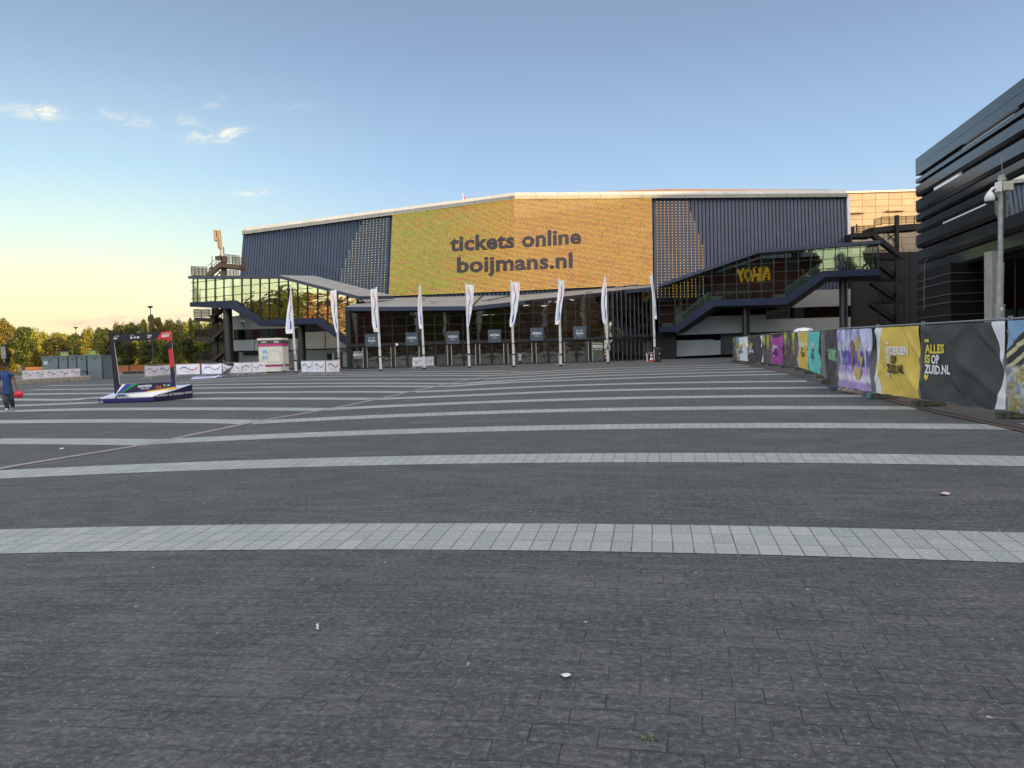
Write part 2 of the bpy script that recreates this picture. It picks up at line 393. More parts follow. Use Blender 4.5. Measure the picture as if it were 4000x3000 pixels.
# ---------------------------------------------------------------- ground
def axis(vals):
    return sorted(set(round(v, 4) for v in vals))
ys = axis([-500, -200, -100] + [-60 + 10 * i for i in range(8)] + [12 + 1.5 * i for i in range(25)] + [60, 80, 100, 130, 180, 300, 600, 1500])
xs = axis([-1500, -600, -300, -150, -80, -40, 0, 40, 80, 150, 300, 600, 1500])
V = [(x, y, gz(x, y) - 0.03) for y in ys for x in xs]; nx = len(xs)
F = [(j * nx + i, j * nx + i + 1, (j + 1) * nx + i + 1, (j + 1) * nx + i) for j in range(len(ys) - 1) for i in range(nx - 1)]
MB().mesh(V, F).build('ground', GRASS, kind='structure')
kerb_px = [(2860, 1411), (2905, 1421), (2990, 1440), (3100, 1467), (3271, 1511), (3430, 1553), (3619, 1604), (4000, 1688), (4400, 1788)]
kerb = [gnd(*p) for p in kerb_px]
# paving sheet with arc coordinates
ys = axis([-60 + 3 * i for i in range(24)] + [12 + .75 * i for i in range(50)] + [52, 60, 75, 95, 112]); xs = axis([-75 + 3 * i for i in range(47)])
V = [(x, y, gz(x, y)) for y in ys for x in xs]; nx = len(xs)
UV = []
for x, y, z in V:
    d = Vector((x, y)) - ARC_C; UV.append((math.atan2(d.x, d.y) * ARC_R, d.length) if y > -15 else (x, y))
F = [(j * nx + i, j * nx + i + 1, (j + 1) * nx + i + 1, (j + 1) * nx + i) for j in range(len(ys) - 1) for i in range(nx - 1)]
MB().mesh(V, F, uvs=UV).build('plaza_paving', PAV, kind='structure')

def strip(pts, w, dz=.004, step=.6):
    """flat strip of width w along ground points (x, y); uv u along, v across"""
    mb = MB(); P = []
    for a, b_ in zip(pts[:-1], pts[1:]):
        n = max(1, int((b_ - a).length / step))
        for k in range(n): P.append(lerp(a, b_, k / n))
    P.append(pts[-1]); s = 0; V = []; UV = []
    for i, p in enumerate(P):
        d = (P[min(i + 1, len(P) - 1)] - P[max(i - 1, 0)]).normalized(); n_ = Vector((-d.y, d.x))
        if i: s += (p - P[i - 1]).length
        for k in (-.5, .5):
            r = p + n_ * w * k; V.append((r.x, r.y, gz(r.x, r.y) + dz)); UV.append((s, (k + .5) * w))
    F = [(2 * i, 2 * i + 2, 2 * i + 3, 2 * i + 1) for i in range(len(P) - 1)]
    return mb.mesh(V, F, uvs=UV)
def smooth_line(pts, n=6):
    out = []
    P = [pts[0] * 2 - pts[1]] + pts + [pts[-1] * 2 - pts[-2]]
    for i in range(1, len(P) - 2):
        for k in range(n):
            t = k / n
            out.append(.5 * ((2 * P[i]) + (P[i + 1] - P[i - 1]) * t + (2 * P[i - 1] - 5 * P[i] + 4 * P[i + 1] - P[i + 2]) * t * t + (3 * P[i] - P[i - 1] - 3 * P[i + 1] + P[i + 2]) * t ** 3))
    out.append(pts[-1]); return out
W = .97
arcs = [((-5.1, -27.5), 34.5, -11.0, 7.6, 0), ((-3.3, -16.5), 28.2, -8.05, 8.3, 1), ((-1.5, -9.0), 25.0, -7.15, 9.3, 1), ((0, -1.7), 21.8, -6.5, 9.45, 1), ((1.4, 3.2), 20.7, -5.55, 10.05, 1)]
for (cx, cy), r, xa, xb, _ in arcs:
    a0 = math.asin((xa - cx) / r); a1 = math.asin((xb - cx) / r)
    strip([Vector((cx + r * math.sin(lerp(a0, a1, k / 60)), cy + r * math.cos(lerp(a0, a1, k / 60)))) for k in range(61)], W).build('paving_stripe', SLAB, kind='structure')
A_ = lambda x, y: (x / 1.6594, 1480 + y / 1.6594)
B_ = lambda x, y: (1333 + x / 1.6594, 1480 + y / 1.6594)
lines = [[B_(235, 131), B_(900, 104), B_(1500, 80), B_(2212, 66), (3230, 1514)],
         [B_(480, 85), B_(900, 68), B_(1500, 42), B_(2212, 25), (3150, 1489)],
         [(1726, 1511), (2000, 1494), (2400, 1479), (2700, 1470), (3090, 1461)],
         [(1813, 1498), (2000, 1486), (2400, 1466), (3030, 1450)], [(1885, 1481), (2100, 1469), (2400, 1455), (2980, 1439)],
         [(1950, 1467), (2100, 1459), (2400, 1446.7), (2931, 1431)], [(1993, 1458), (2400, 1438), (2905, 1424)],
         [(-60, 1724), (0, 1724), (301, 1725), (566, 1728), (640, 1730)], [(-60, 1648), (0, 1648), (482, 1644), (850, 1646), (1005, 1650)],
         [(-60, 1610), (0, 1607), (362, 1599), (747, 1597), (1000, 1598), (1290, 1600)], [(-60, 1590), (0, 1587), (362, 1573.5), (753, 1558), (1333, 1557.7), (1460, 1559)],
         [(-60, 1560), (0, 1561), (241, 1562), (330, 1560)], [(250, 1562), (386, 1553.5), (753, 1536), (1333, 1531), (1610, 1532)],
         [(80, 1540), (386, 1537), (441, 1536)], [(600, 1524), (753, 1517), (1333, 1509.5), (1719, 1510)], [(560, 1512), (753, 1504), (1333, 1497), (1809, 1499)],
         [(120, 1523), (441, 1519), (560, 1518)], [(181, 1507), (441, 1502), (700, 1494)], [(700, 1497), (1000, 1487), (1333, 1483), (1880, 1481)],
         [(700, 1490), (1000, 1479), (1306, 1470), (1945, 1467)], [(760, 1484), (1100, 1469.5), (1300, 1463.5), (1990, 1458.5)], [(1150, 1462), (1330, 1457), (1700, 1451), (2040, 1450)]]
for ln in lines:
    P = [gnd(*p) for p in ln]; P = [Vector((p.x, p.y)) for p in P]
    strip(smooth_line(P), W, dz=.005).build('paving_stripe', SLAB, kind='structure')
seam = [gnd(*p) for p in [(-250, 1895), (0, 1832), (300, 1781), (597, 1731), (995, 1649), (1338, 1588), (1627, 1526), (1917, 1468), (2080, 1447)]]
strip(smooth_line([Vector((p.x, p.y)) for p in seam]), .17, .009).build('drain_gutter', SEAM, kind='structure')
K2 = [Vector((p.x, p.y)) for p in kerb]; K2s = smooth_line(K2)
mb = MB(); out = [p + Vector((26, 0)) for p in K2s]
V = [(p.x, p.y, gz(p.x, p.y) + .006) for pr in zip(K2s, out) for p in pr]
mb.mesh(V, [(2 * i, 2 * i + 1, 2 * i + 3, 2 * i + 2) for i in range(len(K2s) - 1)]).build('service_road', ASPH, kind='structure')
strip(K2s, .10, .018).build('drain_rail', RUST, kind='structure')
strip([p + Vector((.19, .02)) for p in K2s], .05, .022).build('drain_rail', RUST, kind='structure')
p0 = gnd(3990, 1655); strip([Vector((p0.x - .15, p0.y - .3)), Vector((p0.x + 3, p0.y - 1.0))], .6, .012).build('paving_stripe', SLAB, kind='structure')
# car park and path beyond the plaza
MB().box(-150, -38.5, 84, 111, .0, .31).build('car_park', mat('pale_asphalt', (.16, .155, .15), .9, 0, .2, .5), kind='structure')
# ---------------------------------------------------------------- building materials
NAVY = mat('navy_metal', (.022, .032, .072), .40, .0, .12, 2, spec=.5)
CLAD = mat('dark_blue_cladding', (.033, .052, .096), .45, .0, .18, .6, spec=.45)
BLACKM = mat('black_metal', (.009, .010, .012), .45, 0, .2, 2)
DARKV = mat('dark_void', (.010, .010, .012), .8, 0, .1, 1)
SOFF = mat('dark_soffit', (.022, .022, .026), .7, 0, .15, 1)
STAIRM = mat('brown_black_steel', (.030, .024, .021), .55, .2, .2, 3)
LPAN = mat('grey_wall_panel', (.46, .49, .50), .55, 0, .08, .7)
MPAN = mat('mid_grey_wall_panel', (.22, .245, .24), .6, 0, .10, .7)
RED_IN = mat('maroon_interior', (.24, .040, .036), .7, 0, .1, 1)
WHITE = mat('white_paint', (.78, .78, .77), .4, 0, .05, 4)
ALU = mat('brushed_aluminium', (.45, .45, .44), .35, .6, .08, 4)
ROOFG = mat('grey_roof_sheet', (.27, .27, .27), .6, 0, .12, .8)
def jointed(name, c, jc, w, h, rough=.5, mort=.03, var=.06, spec=.5, offset=0, metal=0):
    m, q, b = newmat(name); uv = q.node('ShaderNodeUVMap').outputs[0]
    br = q.node('ShaderNodeTexBrick'); br.offset = offset; br.inputs['Scale'].default_value = 1; br.inputs['Brick Width'].default_value = w; br.inputs['Row Height'].default_value = h
    br.inputs['Mortar Size'].default_value = mort; br.inputs['Mortar Smooth'].default_value = .1
    br.inputs['Color1'].default_value = (*[x * (1 - var) for x in c], 1); br.inputs['Color2'].default_value = (*[x * (1 + var) for x in c], 1); br.inputs['Mortar'].default_value = (*jc, 1)
    q.link(uv, br.inputs['Vector'])
    tc_ = q.node('ShaderNodeTexCoord').outputs['Object']
    col = q.mix(1.0, br.outputs['Color'], q.mix(q.rng(q.noise(tc_, .7, 5, .65), .35, .65), (.9, .9, .9), (1.08, 1.08, 1.08)), 'MULTIPLY')
    q.link(col, b.inputs['Base Color']); b.inputs['Roughness'].default_value = rough; b.inputs['Specular IOR Level'].default_value = spec; b.inputs['Metallic'].default_value = metal
    bp = q.node('ShaderNodeBump'); bp.inputs['Strength'].default_value = .3; bp.invert = True; q.link(br.outputs['Fac'], bp.inputs['Height']); q.link(bp.outputs[0], b.inputs['Normal'])
    return m
FASC = jointed('pale_roof_fascia', (.50, .49, .45), (.25, .23, .20), 2.55, 5, .45)
GOLDP = jointed('cream_wall_panels', (.36, .29, .20), (.16, .07, .03), 1.92, .93, .35, .035, .07)
BLOCKP = jointed('dark_bronze_panels', (.012, .012, .012), (.004, .004, .005), 4.4, 50, .20, .025, .05, .75)

def glass(name, tint, refl=1.25, wav=.35, scale=.55, rough=.015, base=0.04, offs=.12, coat=(.95, 1, .97)):
    m, q, b = newmat(name); q.n.remove(b); out = [n for n in q.n if n.type == 'OUTPUT_MATERIAL'][0]
    uv = q.node('ShaderNodeUVMap').outputs[0]
    # each pane tilts a little and bulges
    wh = q.node('ShaderNodeTexWhiteNoise', noise_dimensions='3D')
    fl = q.node('ShaderNodeVectorMath', operation='FLOOR'); q.link(uv, fl.inputs[0]); q.link(fl.outputs[0], wh.inputs['Vector'])
    geo = q.node('ShaderNodeNewGeometry')
    no = q.node('ShaderNodeTexNoise'); no.inputs['Scale'].default_value = scale; no.inputs['Detail'].default_value = 2; no.inputs['Distortion'].default_value = 1.0
    q.link(q.mapping(uv, (1, 1.6, 1)), no.inputs['Vector'])
    bp = q.node('ShaderNodeBump'); bp.inputs['Strength'].default_value = wav; bp.inputs['Distance'].default_value = .10 if 'right' not in name else .02; q.link(no.outputs[0], bp.inputs['Height'])
    sub = q.node('ShaderNodeVectorMath', operation='MULTIPLY_ADD'); q.link(wh.outputs['Color'], sub.inputs[0]); sub.inputs[1].default_value = (.05 * offs / .12,) * 3; sub.inputs[2].default_value = (-.025 * offs / .12,) * 3
    ad = q.node('ShaderNodeVectorMath', operation='ADD'); q.link(bp.outputs[0], ad.inputs[0]); q.link(sub.outputs[0], ad.inputs[1])
    nr = q.node('ShaderNodeVectorMath', operation='NORMALIZE'); q.link(ad.outputs[0], nr.inputs[0])
    gl = q.node('ShaderNodeBsdfGlossy'); gl.inputs['Roughness'].default_value = rough; gl.inputs['Color'].default_value = (*coat, 1); q.link(nr.outputs[0], gl.inputs['Normal'])
    tr = q.node('ShaderNodeBsdfTransparent'); tr.inputs[0].default_value = (*tint, 1)
    fr = q.node('ShaderNodeFresnel'); fr.inputs[0].default_value = 1.55
    fac = q.math('MULTIPLY_ADD', fr.outputs[0], refl, base, clamp=True)
    mx = q.node('ShaderNodeMixShader'); q.link(fac, mx.inputs[0]); q.link(tr.outputs[0], mx.inputs[1]); q.link(gl.outputs[0], mx.inputs[2]); q.link(mx.outputs[0], out.inputs[0])
    return m
GL_WING = glass('green_tinted_glass', (.33, .40, .37), 2.6, .18, base=.26, offs=.03, coat=(.70, .82, .66))
GL_RIGHT = glass('green_tinted_glass_right', (.62, .74, .66), 1.9, .045, base=.16, offs=.010, coat=(.38, .52, .42))
GL_ENT = glass('dark_tinted_glass', (.50, .57, .55), 1.7, .16, base=.24, offs=.03, coat=(.92, .88, .80))
GL_BLUE = glass('blue_window_glass', (.10, .16, .2), 1.6, .05, base=.10, offs=.04)

# LED screen: dots of coloured light on a dark grille
def led_mat(name, side=False):
    m, q, b = newmat(name); uv = q.node('ShaderNodeUVMap').outputs[0]
    su = q.node('ShaderNodeSeparateXYZ'); q.link(uv, su.inputs[0]); U, Vv = su.outputs[0], su.outputs[1]
    pitch = .15 if not side else .34
    row = q.math('FLOOR', q.math('DIVIDE', Vv, pitch))
    odd = q.math('MULTIPLY', q.math('MODULO', row, 2.0), .5)
    uu = q.math('ADD', q.math('DIVIDE', U, pitch), odd) if not side else q.math('DIVIDE', U, .44)
    cu_ = q.math('FLOOR', uu)
    fu = q.math('SUBTRACT', q.math('FRACT', uu), .5); fv = q.math('SUBTRACT', q.math('FRACT', q.math('DIVIDE', Vv, pitch)), .5)
    if side: dist = q.math('ABSOLUTE', fv)
    else: dist = q.math('SQRT', q.math('ADD', q.math('MULTIPLY', fu, fu), q.math('MULTIPLY', fv, fv)))
    dot = q.rng(dist, .30, .40, 1, 0) if not side else q.rng(dist, .17, .24, 1, 0)
    cell = q.node('ShaderNodeCombineXYZ'); q.link(cu_, cell.inputs[0]); q.link(row, cell.inputs[1])
    wh = q.node('ShaderNodeTexWhiteNoise', noise_dimensions='2D'); q.link(cell.outputs[0], wh.inputs['Vector'])
    wc = q.node('ShaderNodeSeparateColor'); q.link(wh.outputs['Color'], wc.inputs[0])
    # picture on the screen: warm orange with darker diagonal brush streaks, greener towards the left
    st_ = q.noise(q.mapping(uv, (.16, 1.0, 1), (0, 0, R(-58))), 1.6, 5, .65, .8)
    st2 = q.noise(q.mapping(uv, (.1, .8, 1), (0, 0, R(-20))), 1.2, 4, .6)
    green = q.rng(q.math('ADD', U, q.math('MULTIPLY', q.math('SUBTRACT', st_, .5), 9)), -13, 2, 1, 0, True)
    c = q.mix(green, (.82, .39, .045), (.42, .41, .02))
    c = q.mix(q.rng(st_, .50, .66, 0, .7), c, (.72, .20, .03))
    c = q.mix(q.rng(st2, .54, .7, 0, .5), c, (.9, .46, .10))
    c = q.mix(q.rng(wc.outputs[0], .60, .61, 0, .25), c, (.95, .62, .05))
    c = q.mix(q.rng(wc.outputs[1], .84, .85, 0, .28), c, (.30, .52, .03))
    c = q.mix(q.rng(wc.outputs[2], .88, .89, 0, .28), c, (.90, .12, .08))
    c = q.mix(q.rng(wc.outputs[0], .96, .97, 0, .4), c, (.75, .30, .5))
    c = q.mix(q.rng(wc.outputs[1], .10, .11, .35, 0), c, (.02, .03, .03))
    if side:
        c = q.mix(q.rng(U, -8, 8, 0, 1), (.50, .46, .20), (.95, .50, .05)); c = q.mix(q.rng(wc.outputs[1], .8, .81, 0, .5), c, (.9, .75, .4)); c = q.mix(q.rng(wc.outputs[2], .9, .91, 0, .5), c, (.9, .3, .3))
    b.inputs['Base Color'].default_value = (.02, .02, .024, 1); b.inputs['Roughness'].default_value = .6
    q.link(c, b.inputs['Emission Color']); q.link(q.math('MULTIPLY', dot, .87 if not side else .85), b.inputs['Emission Strength'])
    return m
LED = led_mat('led_dots'); LEDS = led_mat('led_strip', True)
LEDTXT = mat('unlit_led', (.024, .022, .030), .6, 0, .3, 8, emit=(.20, .10, .09), estr=.06)

# ---------------------------------------------------------------- the arena
arena = empty('arena_building', (0, 90, .3), 'dark blue ribbed event hall with a huge orange screen and raised glass wings', 'building')
P = at
# main walls: bilinear surfaces from the bend (s=0) to each end (s=1); t = 0 top, 1 bottom
bt, bb = P(2009, 776, 90), P(2004, 1137, 88)
lt = P(949, 915, 117); nL = (bb - bt).cross(lt - bt).normalized()
rt = P(3310, 766, 94.5); nR = (bb - bt).cross(rt - bt).normalized()
if nL.y > 0: nL = -nL
if nR.y > 0: nR = -nR
lb = onplane(930, 1160, bt, nL); rb = onplane(3324, 1120, bt, nR)
def wall(side, s, t, off=0.0):
    T, B, n = (lt, lb, nL) if side < 0 else (rt, rb, nR)
    return lerp(lerp(bt, T, s), lerp(bb, B, s), t) + n * off
def wpx(px, py, off=0.0, side=None):
    side = side or (-1 if px < 2006 else 1); n = nL if side < 0 else nR
    return onplane(px, py, bt + n * off, n)
lenL, lenR = (lt - bt).length, (rt - bt).length
NRIB = {-1: 82, 1: 89}
for side, L in ((-1, lenL), (1, lenR)):
    mb = MB(); n = nL if side < 0 else nR
    q4 = [wall(side, 0, -.03, -.15), wall(side, 1, -.03, -.15), wall(side, 1, 1.06, -.15), wall(side, 0, 1.2, -.15)]
    mb.face(q4 if side > 0 else q4[::-1], 1)
    N = NRIB[side]
    for i in range(N):
        s0, s1 = (i + .14) / N, (i + .86) / N
        a, b_, c, d = wall(side, s0, -.02, 0), wall(side, s1, -.02, 0), wall(side, s1, 1.2 - .15 * s1, 0), wall(side, s0, 1.2 - .15 * s0, 0)
        pl = [a, b_, c, d] if side > 0 else [b_, a, d, c]
        mb.prism(pl, -n * .15, 0)
        if i % 2 == 0 and i > N * .32:    # short cap strips at the head of the ribs
            mb.prism([wall(side, (i + .2) / N, -.005, .06), wall(side, (i + 1.1) / N, -.005, .06), wall(side, (i + 1.1) / N, .035, .06), wall(side, (i + .2) / N, .035, .06)], -n * .05, 0)
    mb.build('ribbed_cladding', [CLAD, DARKV], arena)
# body of the hall behind the screen wall
mb = MB(); back = Vector((0, 24, 0))
for a, b_ in ((lt, lb), (rt, rb)):
    a2, b2 = a + Vector((0, .1, 0)), b_ + Vector((0, .1, 0)); lo = Vector((b2.x, b2.y, .3)); mb.face([a2, a2 + back, b2 + back, b2]); mb.face([b2, b2 + back, lo + back, lo])
mb.face([lt + Vector((0, .5, .2)), bt + Vector((0, .5, .2)), bt + back + Vector((0, 0, .2)), lt + back + Vector((0, 0, .2))]); mb.face([bt + Vector((0, .5, .2)), rt + Vector((0, .5, .2)), rt + back + Vector((0, 0, .2)), bt + back + Vector((0, 0, .2))])
mb.face([lt + back, bt + back, Vector((bt.x, bt.y + 24, .2)), Vector((lt.x, lt.y + 24, .2))]); mb.face([bt + back, rt + back, Vector((rt.x, rt.y + 24, .2)), Vector((bt.x, bt.y + 24, .2))])
mb.build('rear_hall', CLAD, arena)
# fascia
mb = MB(); up = Vector((0, 0, 1))
def fasc(px, yb, ym, yt, Yd):
    a = P(px, yb + 2, Yd - .55); b_ = P(px, ym, Yd - .75); c = P(px, ym - .5, Yd - .35); d = P(px, yt, Yd + 1.2); return a, b_, c, d, d + Vector((0, 2.5, -.2)), a + Vector((0, .8, 0))
FL, FB, FR = fasc(945, 914, 903, 891, 117), fasc(2009, 776, 764, 752, 90), fasc(3312, 767, 755, 743, 94.5)
FL = list(FL); FL[2] = P(957, 902, 116.6); FL[3] = P(961, 890, 118.2)
FR = list(FR); FR[3] = P(3297, 742, 95.7)
for A, Bq, L in ((FL, FB, lenL), (FB, FR, lenR)):
    for k in range(5):
        u1 = L; mb.face([A[k], A[k + 1], Bq[k + 1], Bq[k]][::-1], 0, [(0, 0), (0, .6), (u1, .6), (u1, 0)][::-1])
for E in (FL, FR): mb.face([E[0], E[1], E[2], E[3], E[4], E[5]])
mb.build('roof_fascia', FASC, arena)
mb = MB(); a = P(2250, 752, 100); c = P(2600, 738, 101); d = P(3296, 741, 103)
mb.prism([P(2150, 760, 99), a, c, d, P(3297, 765, 103)], (0, 3, 0)); mb.build('roof_ridge', mat('brown_roof_edge', (.20, .12, .09), .7), arena)
mb = MB(); mb.prism([P(3309, 767, 94.2), P(3321, 767, 94.3), P(3325, 965, 93.3), P(3314, 965, 93.2)], (0, .6, 0)); mb.build('end_trim', mat('pale_trim', (.6, .6, .58), .4), arena)
# LED screen (both sides of the bend) and its message
mb = MB(); off = .30
tl, bl_ = wpx(1533, 839, off), wpx(1518, 1157, off); tm1, bm1 = wpx(2008.9, 776.5, off, -1), wpx(2004, 1137, off, -1)
tm2, bm2 = wpx(2008.9, 776.5, off, 1), wpx(2004, 1137, off, 1); tr_, br_ = wpx(2546, 771, off), wpx(2551, 1111, off)
wl_ = (tl - tm1).length; wr_ = (tr_ - tm2).length; hh = (bm1 - tm1).length
tm = (tm1 + tm2) / 2; bm = (bm1 + bm2) / 2
mb.face([bl_, bm, tm, tl], 0, [(-wl_, 0), (0, 0), (0, hh), (-wl_, (tl - bl_).length)]); mb.face([bm, br_, tr_, tm], 0, [(0, 0), (wr_, 0), (wr_, (tr_ - br_).length), (0, hh)])
for a, c, n in ((tl, tm, nL), (tm, tr_, nR), (bm, bl_, nL), (br_, bm, nR), (bl_, tl, nL), (tr_, br_, nR)): mb.face([a, c, c - n * .28, a - n * .28], 1)
scr = mb.build('led_screen', [LED, BLACKM], arena)
def scrfn(x0, y0, x1, y1, hpx):
    def f(u, v):
        px = lerp(x0, x1, u); py_ = lerp(y0, y1, u) - v * hpx
        return wpx(px, py_, off + .06)
    return f
mb = MB(); text_on(mb, 'tickets online', scrfn(1757, 981, 2270, 950, 63), .035)
mb.build('screen_message', LEDTXT, scr)
mb = MB(); text_on(mb, 'boijmans.nl', scrfn(1785, 1064, 2237, 1044, 63), .035)
mb.build('screen_message', LEDTXT, scr)
# loose LED strips in the grooves beside the screen
def s_of(side, px, py_):
    best, bs = 1e9, 0
    for k in range(401):
        s_ = k / 400; p = wall(side, s_, 0); dd = p - EYE; q_ = (dd.dot(RC) / dd.dot(FWD)) * FPX + 2000
        if abs(q_ - px) < best: best, bs = abs(q_ - px), s_
    return bs
for side, pxa, pxb, txa, txb in ((-1, 1518, 1345, 1518, 1410), (1, 2560, 2752, 2560, 2690)):
    L = lenL if side < 0 else lenR; N = NRIB[side]; mb = MB(); n = nL if side < 0 else nR
    sa, sb_, st_top = s_of(side, pxa, 0), s_of(side, pxb, 0), s_of(side, txb, 0)
    for i in range(N):
        s_ = (i) / N
        if sa < s_ < sb_:
            t0 = 0.03 if s_ < st_top else .06 + .55 * (s_ - st_top) / (sb_ - st_top) + .04 * h1(i)
            w_ = (.032 if side > 0 else .045) / L
            a, b_, c, d = wall(side, s_ - w_, t0, .03), wall(side, s_ + w_, t0, .03), wall(side, s_ + w_, 1.1, .03), wall(side, s_ - w_, 1.1, .03)
            ln = (d - a).length; uu = (i + .5) * .44 * (1 if side > 0 else -1)
            pl = [d, c, b_, a]; mb.face(pl if side > 0 else pl, 0, [(uu, 0), (uu, 0), (uu, ln), (uu, ln)])
    mb.build('led_strips', [LEDS], arena)
# faint strips of unlit red lamps over the rest of the grooves
REDL = mat('dim_red_lamps', (.045, .014, .014), .6, 0, .5, 20)
for side, L in ((-1, lenL), (1, lenR)):
    N = NRIB[side]; mb = MB()
    for i in range(int(N * .42), N):
        s_ = i / N; w_ = .012 / L; a, b_, c, d = wall(side, s_ - w_, .02, -.06), wall(side, s_ + w_, .02, -.06), wall(side, s_ + w_, 1.1, -.06), wall(side, s_ - w_, 1.1, -.06)
        mb.face([d, c, b_, a])
    mb.build('lamp_strips', REDL, arena)
# obstruction pennant on the roof
mb = MB(); p = P(1812, 782, 96); mb.tube([p, p + Vector((-.15, 0, .85))], .02); mb.prism([p + Vector((-.02, 0, 0)), p + Vector((.30, 0, .05)), p + Vector((-.10, 0, .8))], (0, .1, 0), 1)
mb.build('roof_pennant', [WHITE, mat('signal_red', (.6, .04, .03), .6)], arena)

# entrance canopy
CAN = jointed('canopy_sheet', (.27, .27, .265), (.21, .21, .21), 200, .28, .65, .02, .03)
E0, E1, E2 = P(1346, 1199, 79), P(1846, 1196, 79.6), P(2542, 1121, 85.5)
R0, R1, R2 = P(1432, 1166, 100), wpx(1886, 1155, .1), wpx(2546, 1113, .35)
mb = MB(); th = Vector((0, 0, -.42)); 
def uvq(pts, o, ax, ay): return [((p - o).dot(ax), (p - o).dot(ay)) for p in pts]
for qd in ([E0, E1, R1, R0], [E1, E2, R2, R1]):
    ax = (qd[1] - qd[0]).normalized(); ay = (qd[3] - qd[0]); ay = (ay - ax * ay.dot(ax)).normalized()
    mb.face(qd, 0, uvq(qd, qd[0], ax, ay)); mb.face([p + th for p in qd][::-1], 1)
for a, c in ((E0, E1), (E1, E2), (E2, R2), (R0, E0)): mb.face([a + th, c + th, c, a], 2)
mb.build('canopy', [CAN, SOFF, NAVY], arena)
mb = MB()
for a, c in ((E1, R1), (P(1872, 1180, 84), P(1998, 1157, 84.5))): mb.bar(a + Vector((0, 0, .03)), c + Vector((0, 0, .05)), .14, .10)
mb.build('canopy_seam', BLACKM, arena)
for px, py_ in ((1440, 1182), (1698, 1182), (2300, 1144), (2420, 1126), (2474, 1117)):
    p = P(px, py_, 81.6 if px < 2000 else 84.2); mb = MB()
    mb.tube([p + Vector((-.35, 0, .02)), p + Vector((.35, 0, .1))], .04)
    for dx in (-.3, 0, .3): mb.lathe(p + Vector((dx, 0, .02)), [(0, 0), (.12, .04), (.14, .16), (.02, .24)], 8)
    mb.build('spotlight', [ALU], arena)

# entrance glass front
YE = 81.25
def ent(px, py_): return P(px, py_, YE)
e0x, e1x = 1372, 2362
def ybase(px): return lerp(1441, 1409.5, (px - e0x) / (e1x - e0x))
def ytran(px): return lerp(1357, 1323, (px - e0x) / (e1x - e0x))
def ycan(px): return 1196 if px < 1850 else lerp(1196, 1128, (px - 1850) / (2542 - 1850))
zt = ent(1860, ytran(1860)).z; zb = .31
xA, xB = ent(e0x, 1400).x, ent(e1x, 1400).x
def zcan(x):
    px = 2000 + x / YE * 3000; return P(px, ycan(px), YE - .4).z + .1
MOD = (xB - xA) / 18
mb = MB(); fr = MB()
for i in range(18):
    x0, x1 = xA + i * MOD, xA + (i + 1) * MOD
    zt0, zt1 = zcan(x0), zcan(x1)
    nr_ = 4; 
    mb.face([(x0, YE, zt + .25), (x1, YE, zt + .25), (x1, YE, zt1), (x0, YE, zt0)], 0, [(i, 0), (i + .999, 0), (i + .999, 4.2), (i, 4.2)])
for i in range(19):
    x = xA + i * MOD; fr.box(x - .035, x + .035, YE - .08, YE + .05, zt, zcan(x))
z = zt + 1.13
while z < 9.0:
    segs = [xA + i * MOD for i in range(19) if zcan(xA + i * MOD) > z + .1]
    if len(segs) > 1: fr.box(segs[0], segs[-1], YE - .05, YE + .04, z - .025, z + .025)
    z += .93
glp = mb.build('upper_glazing', GL_ENT, arena); fr.build('glazing_bars', BLACKM, arena)
mb = MB(); mb.box(xA - .4, xB + .1, YE - .22, YE + .1, zt - .02, zt + .3); mb.build('door_lintel', BLACKM, arena)
# doors: one prototype and copies
def parent_copy(o, par):
    c = o.copy(); COL.objects.link(c); c.parent = par
    for ch in list(o.children): parent_copy(ch, c)
    return c
dz = zt - .03 - zb
g_ = MB().box(-MOD / 2 + .12, MOD / 2 - .12, -.01, .01, .08, dz - .06)
g_.uv = [[(c[0] + 3.5, c[1]) for c in f] for f in g_.uv]
x = xA + MOD / 2; d0 = MB()
d0.box(-MOD / 2 + .02, -MOD / 2 + .12, -.06, .06, 0, dz); d0.box(MOD / 2 - .12, MOD / 2 - .02, -.06, .06, 0, dz); d0.box(-MOD / 2 + .12, MOD / 2 - .12, -.05, .05, 0, .08); d0.box(-MOD / 2 + .12, MOD / 2 - .12, -.05, .05, dz - .06, dz)
d0 = d0.build('door', BLACKM, None, origin=(0, 0, 0)); d0.parent = arena
gg = g_.build('door_glass', GL_ENT, None, origin=(0, 0, 0)); gg.parent = d0
hb = MB(); hb.tube([(MOD / 2 - .22, -.10, .1), (MOD / 2 - .22, -.10, dz - .1)], .045, 8)
hb.bar((MOD / 2 - .22, -.10, .5), (MOD / 2 - .22, 0, .5), .03); hb.bar((MOD / 2 - .22, -.10, 1.8), (MOD / 2 - .22, 0, 1.8), .03)
hb = hb.build('push_bar', ALU, None, origin=(0, 0, 0)); hb.parent = d0
o0 = Vector((x, YE, zb)) - Vector(arena.location); d0.location = o0
for i in range(1, 18):
    c = parent_copy(d0, arena); c.location = o0 + Vector((MOD * i, 0, 0))
    if i % 2: c.scale = (-1, 1, 1)
mb = MB(); mb.box(xA - .25, xB + .1, YE + .03, YE + .12, zb, zb + .04); mb.build('threshold', ALU, arena)
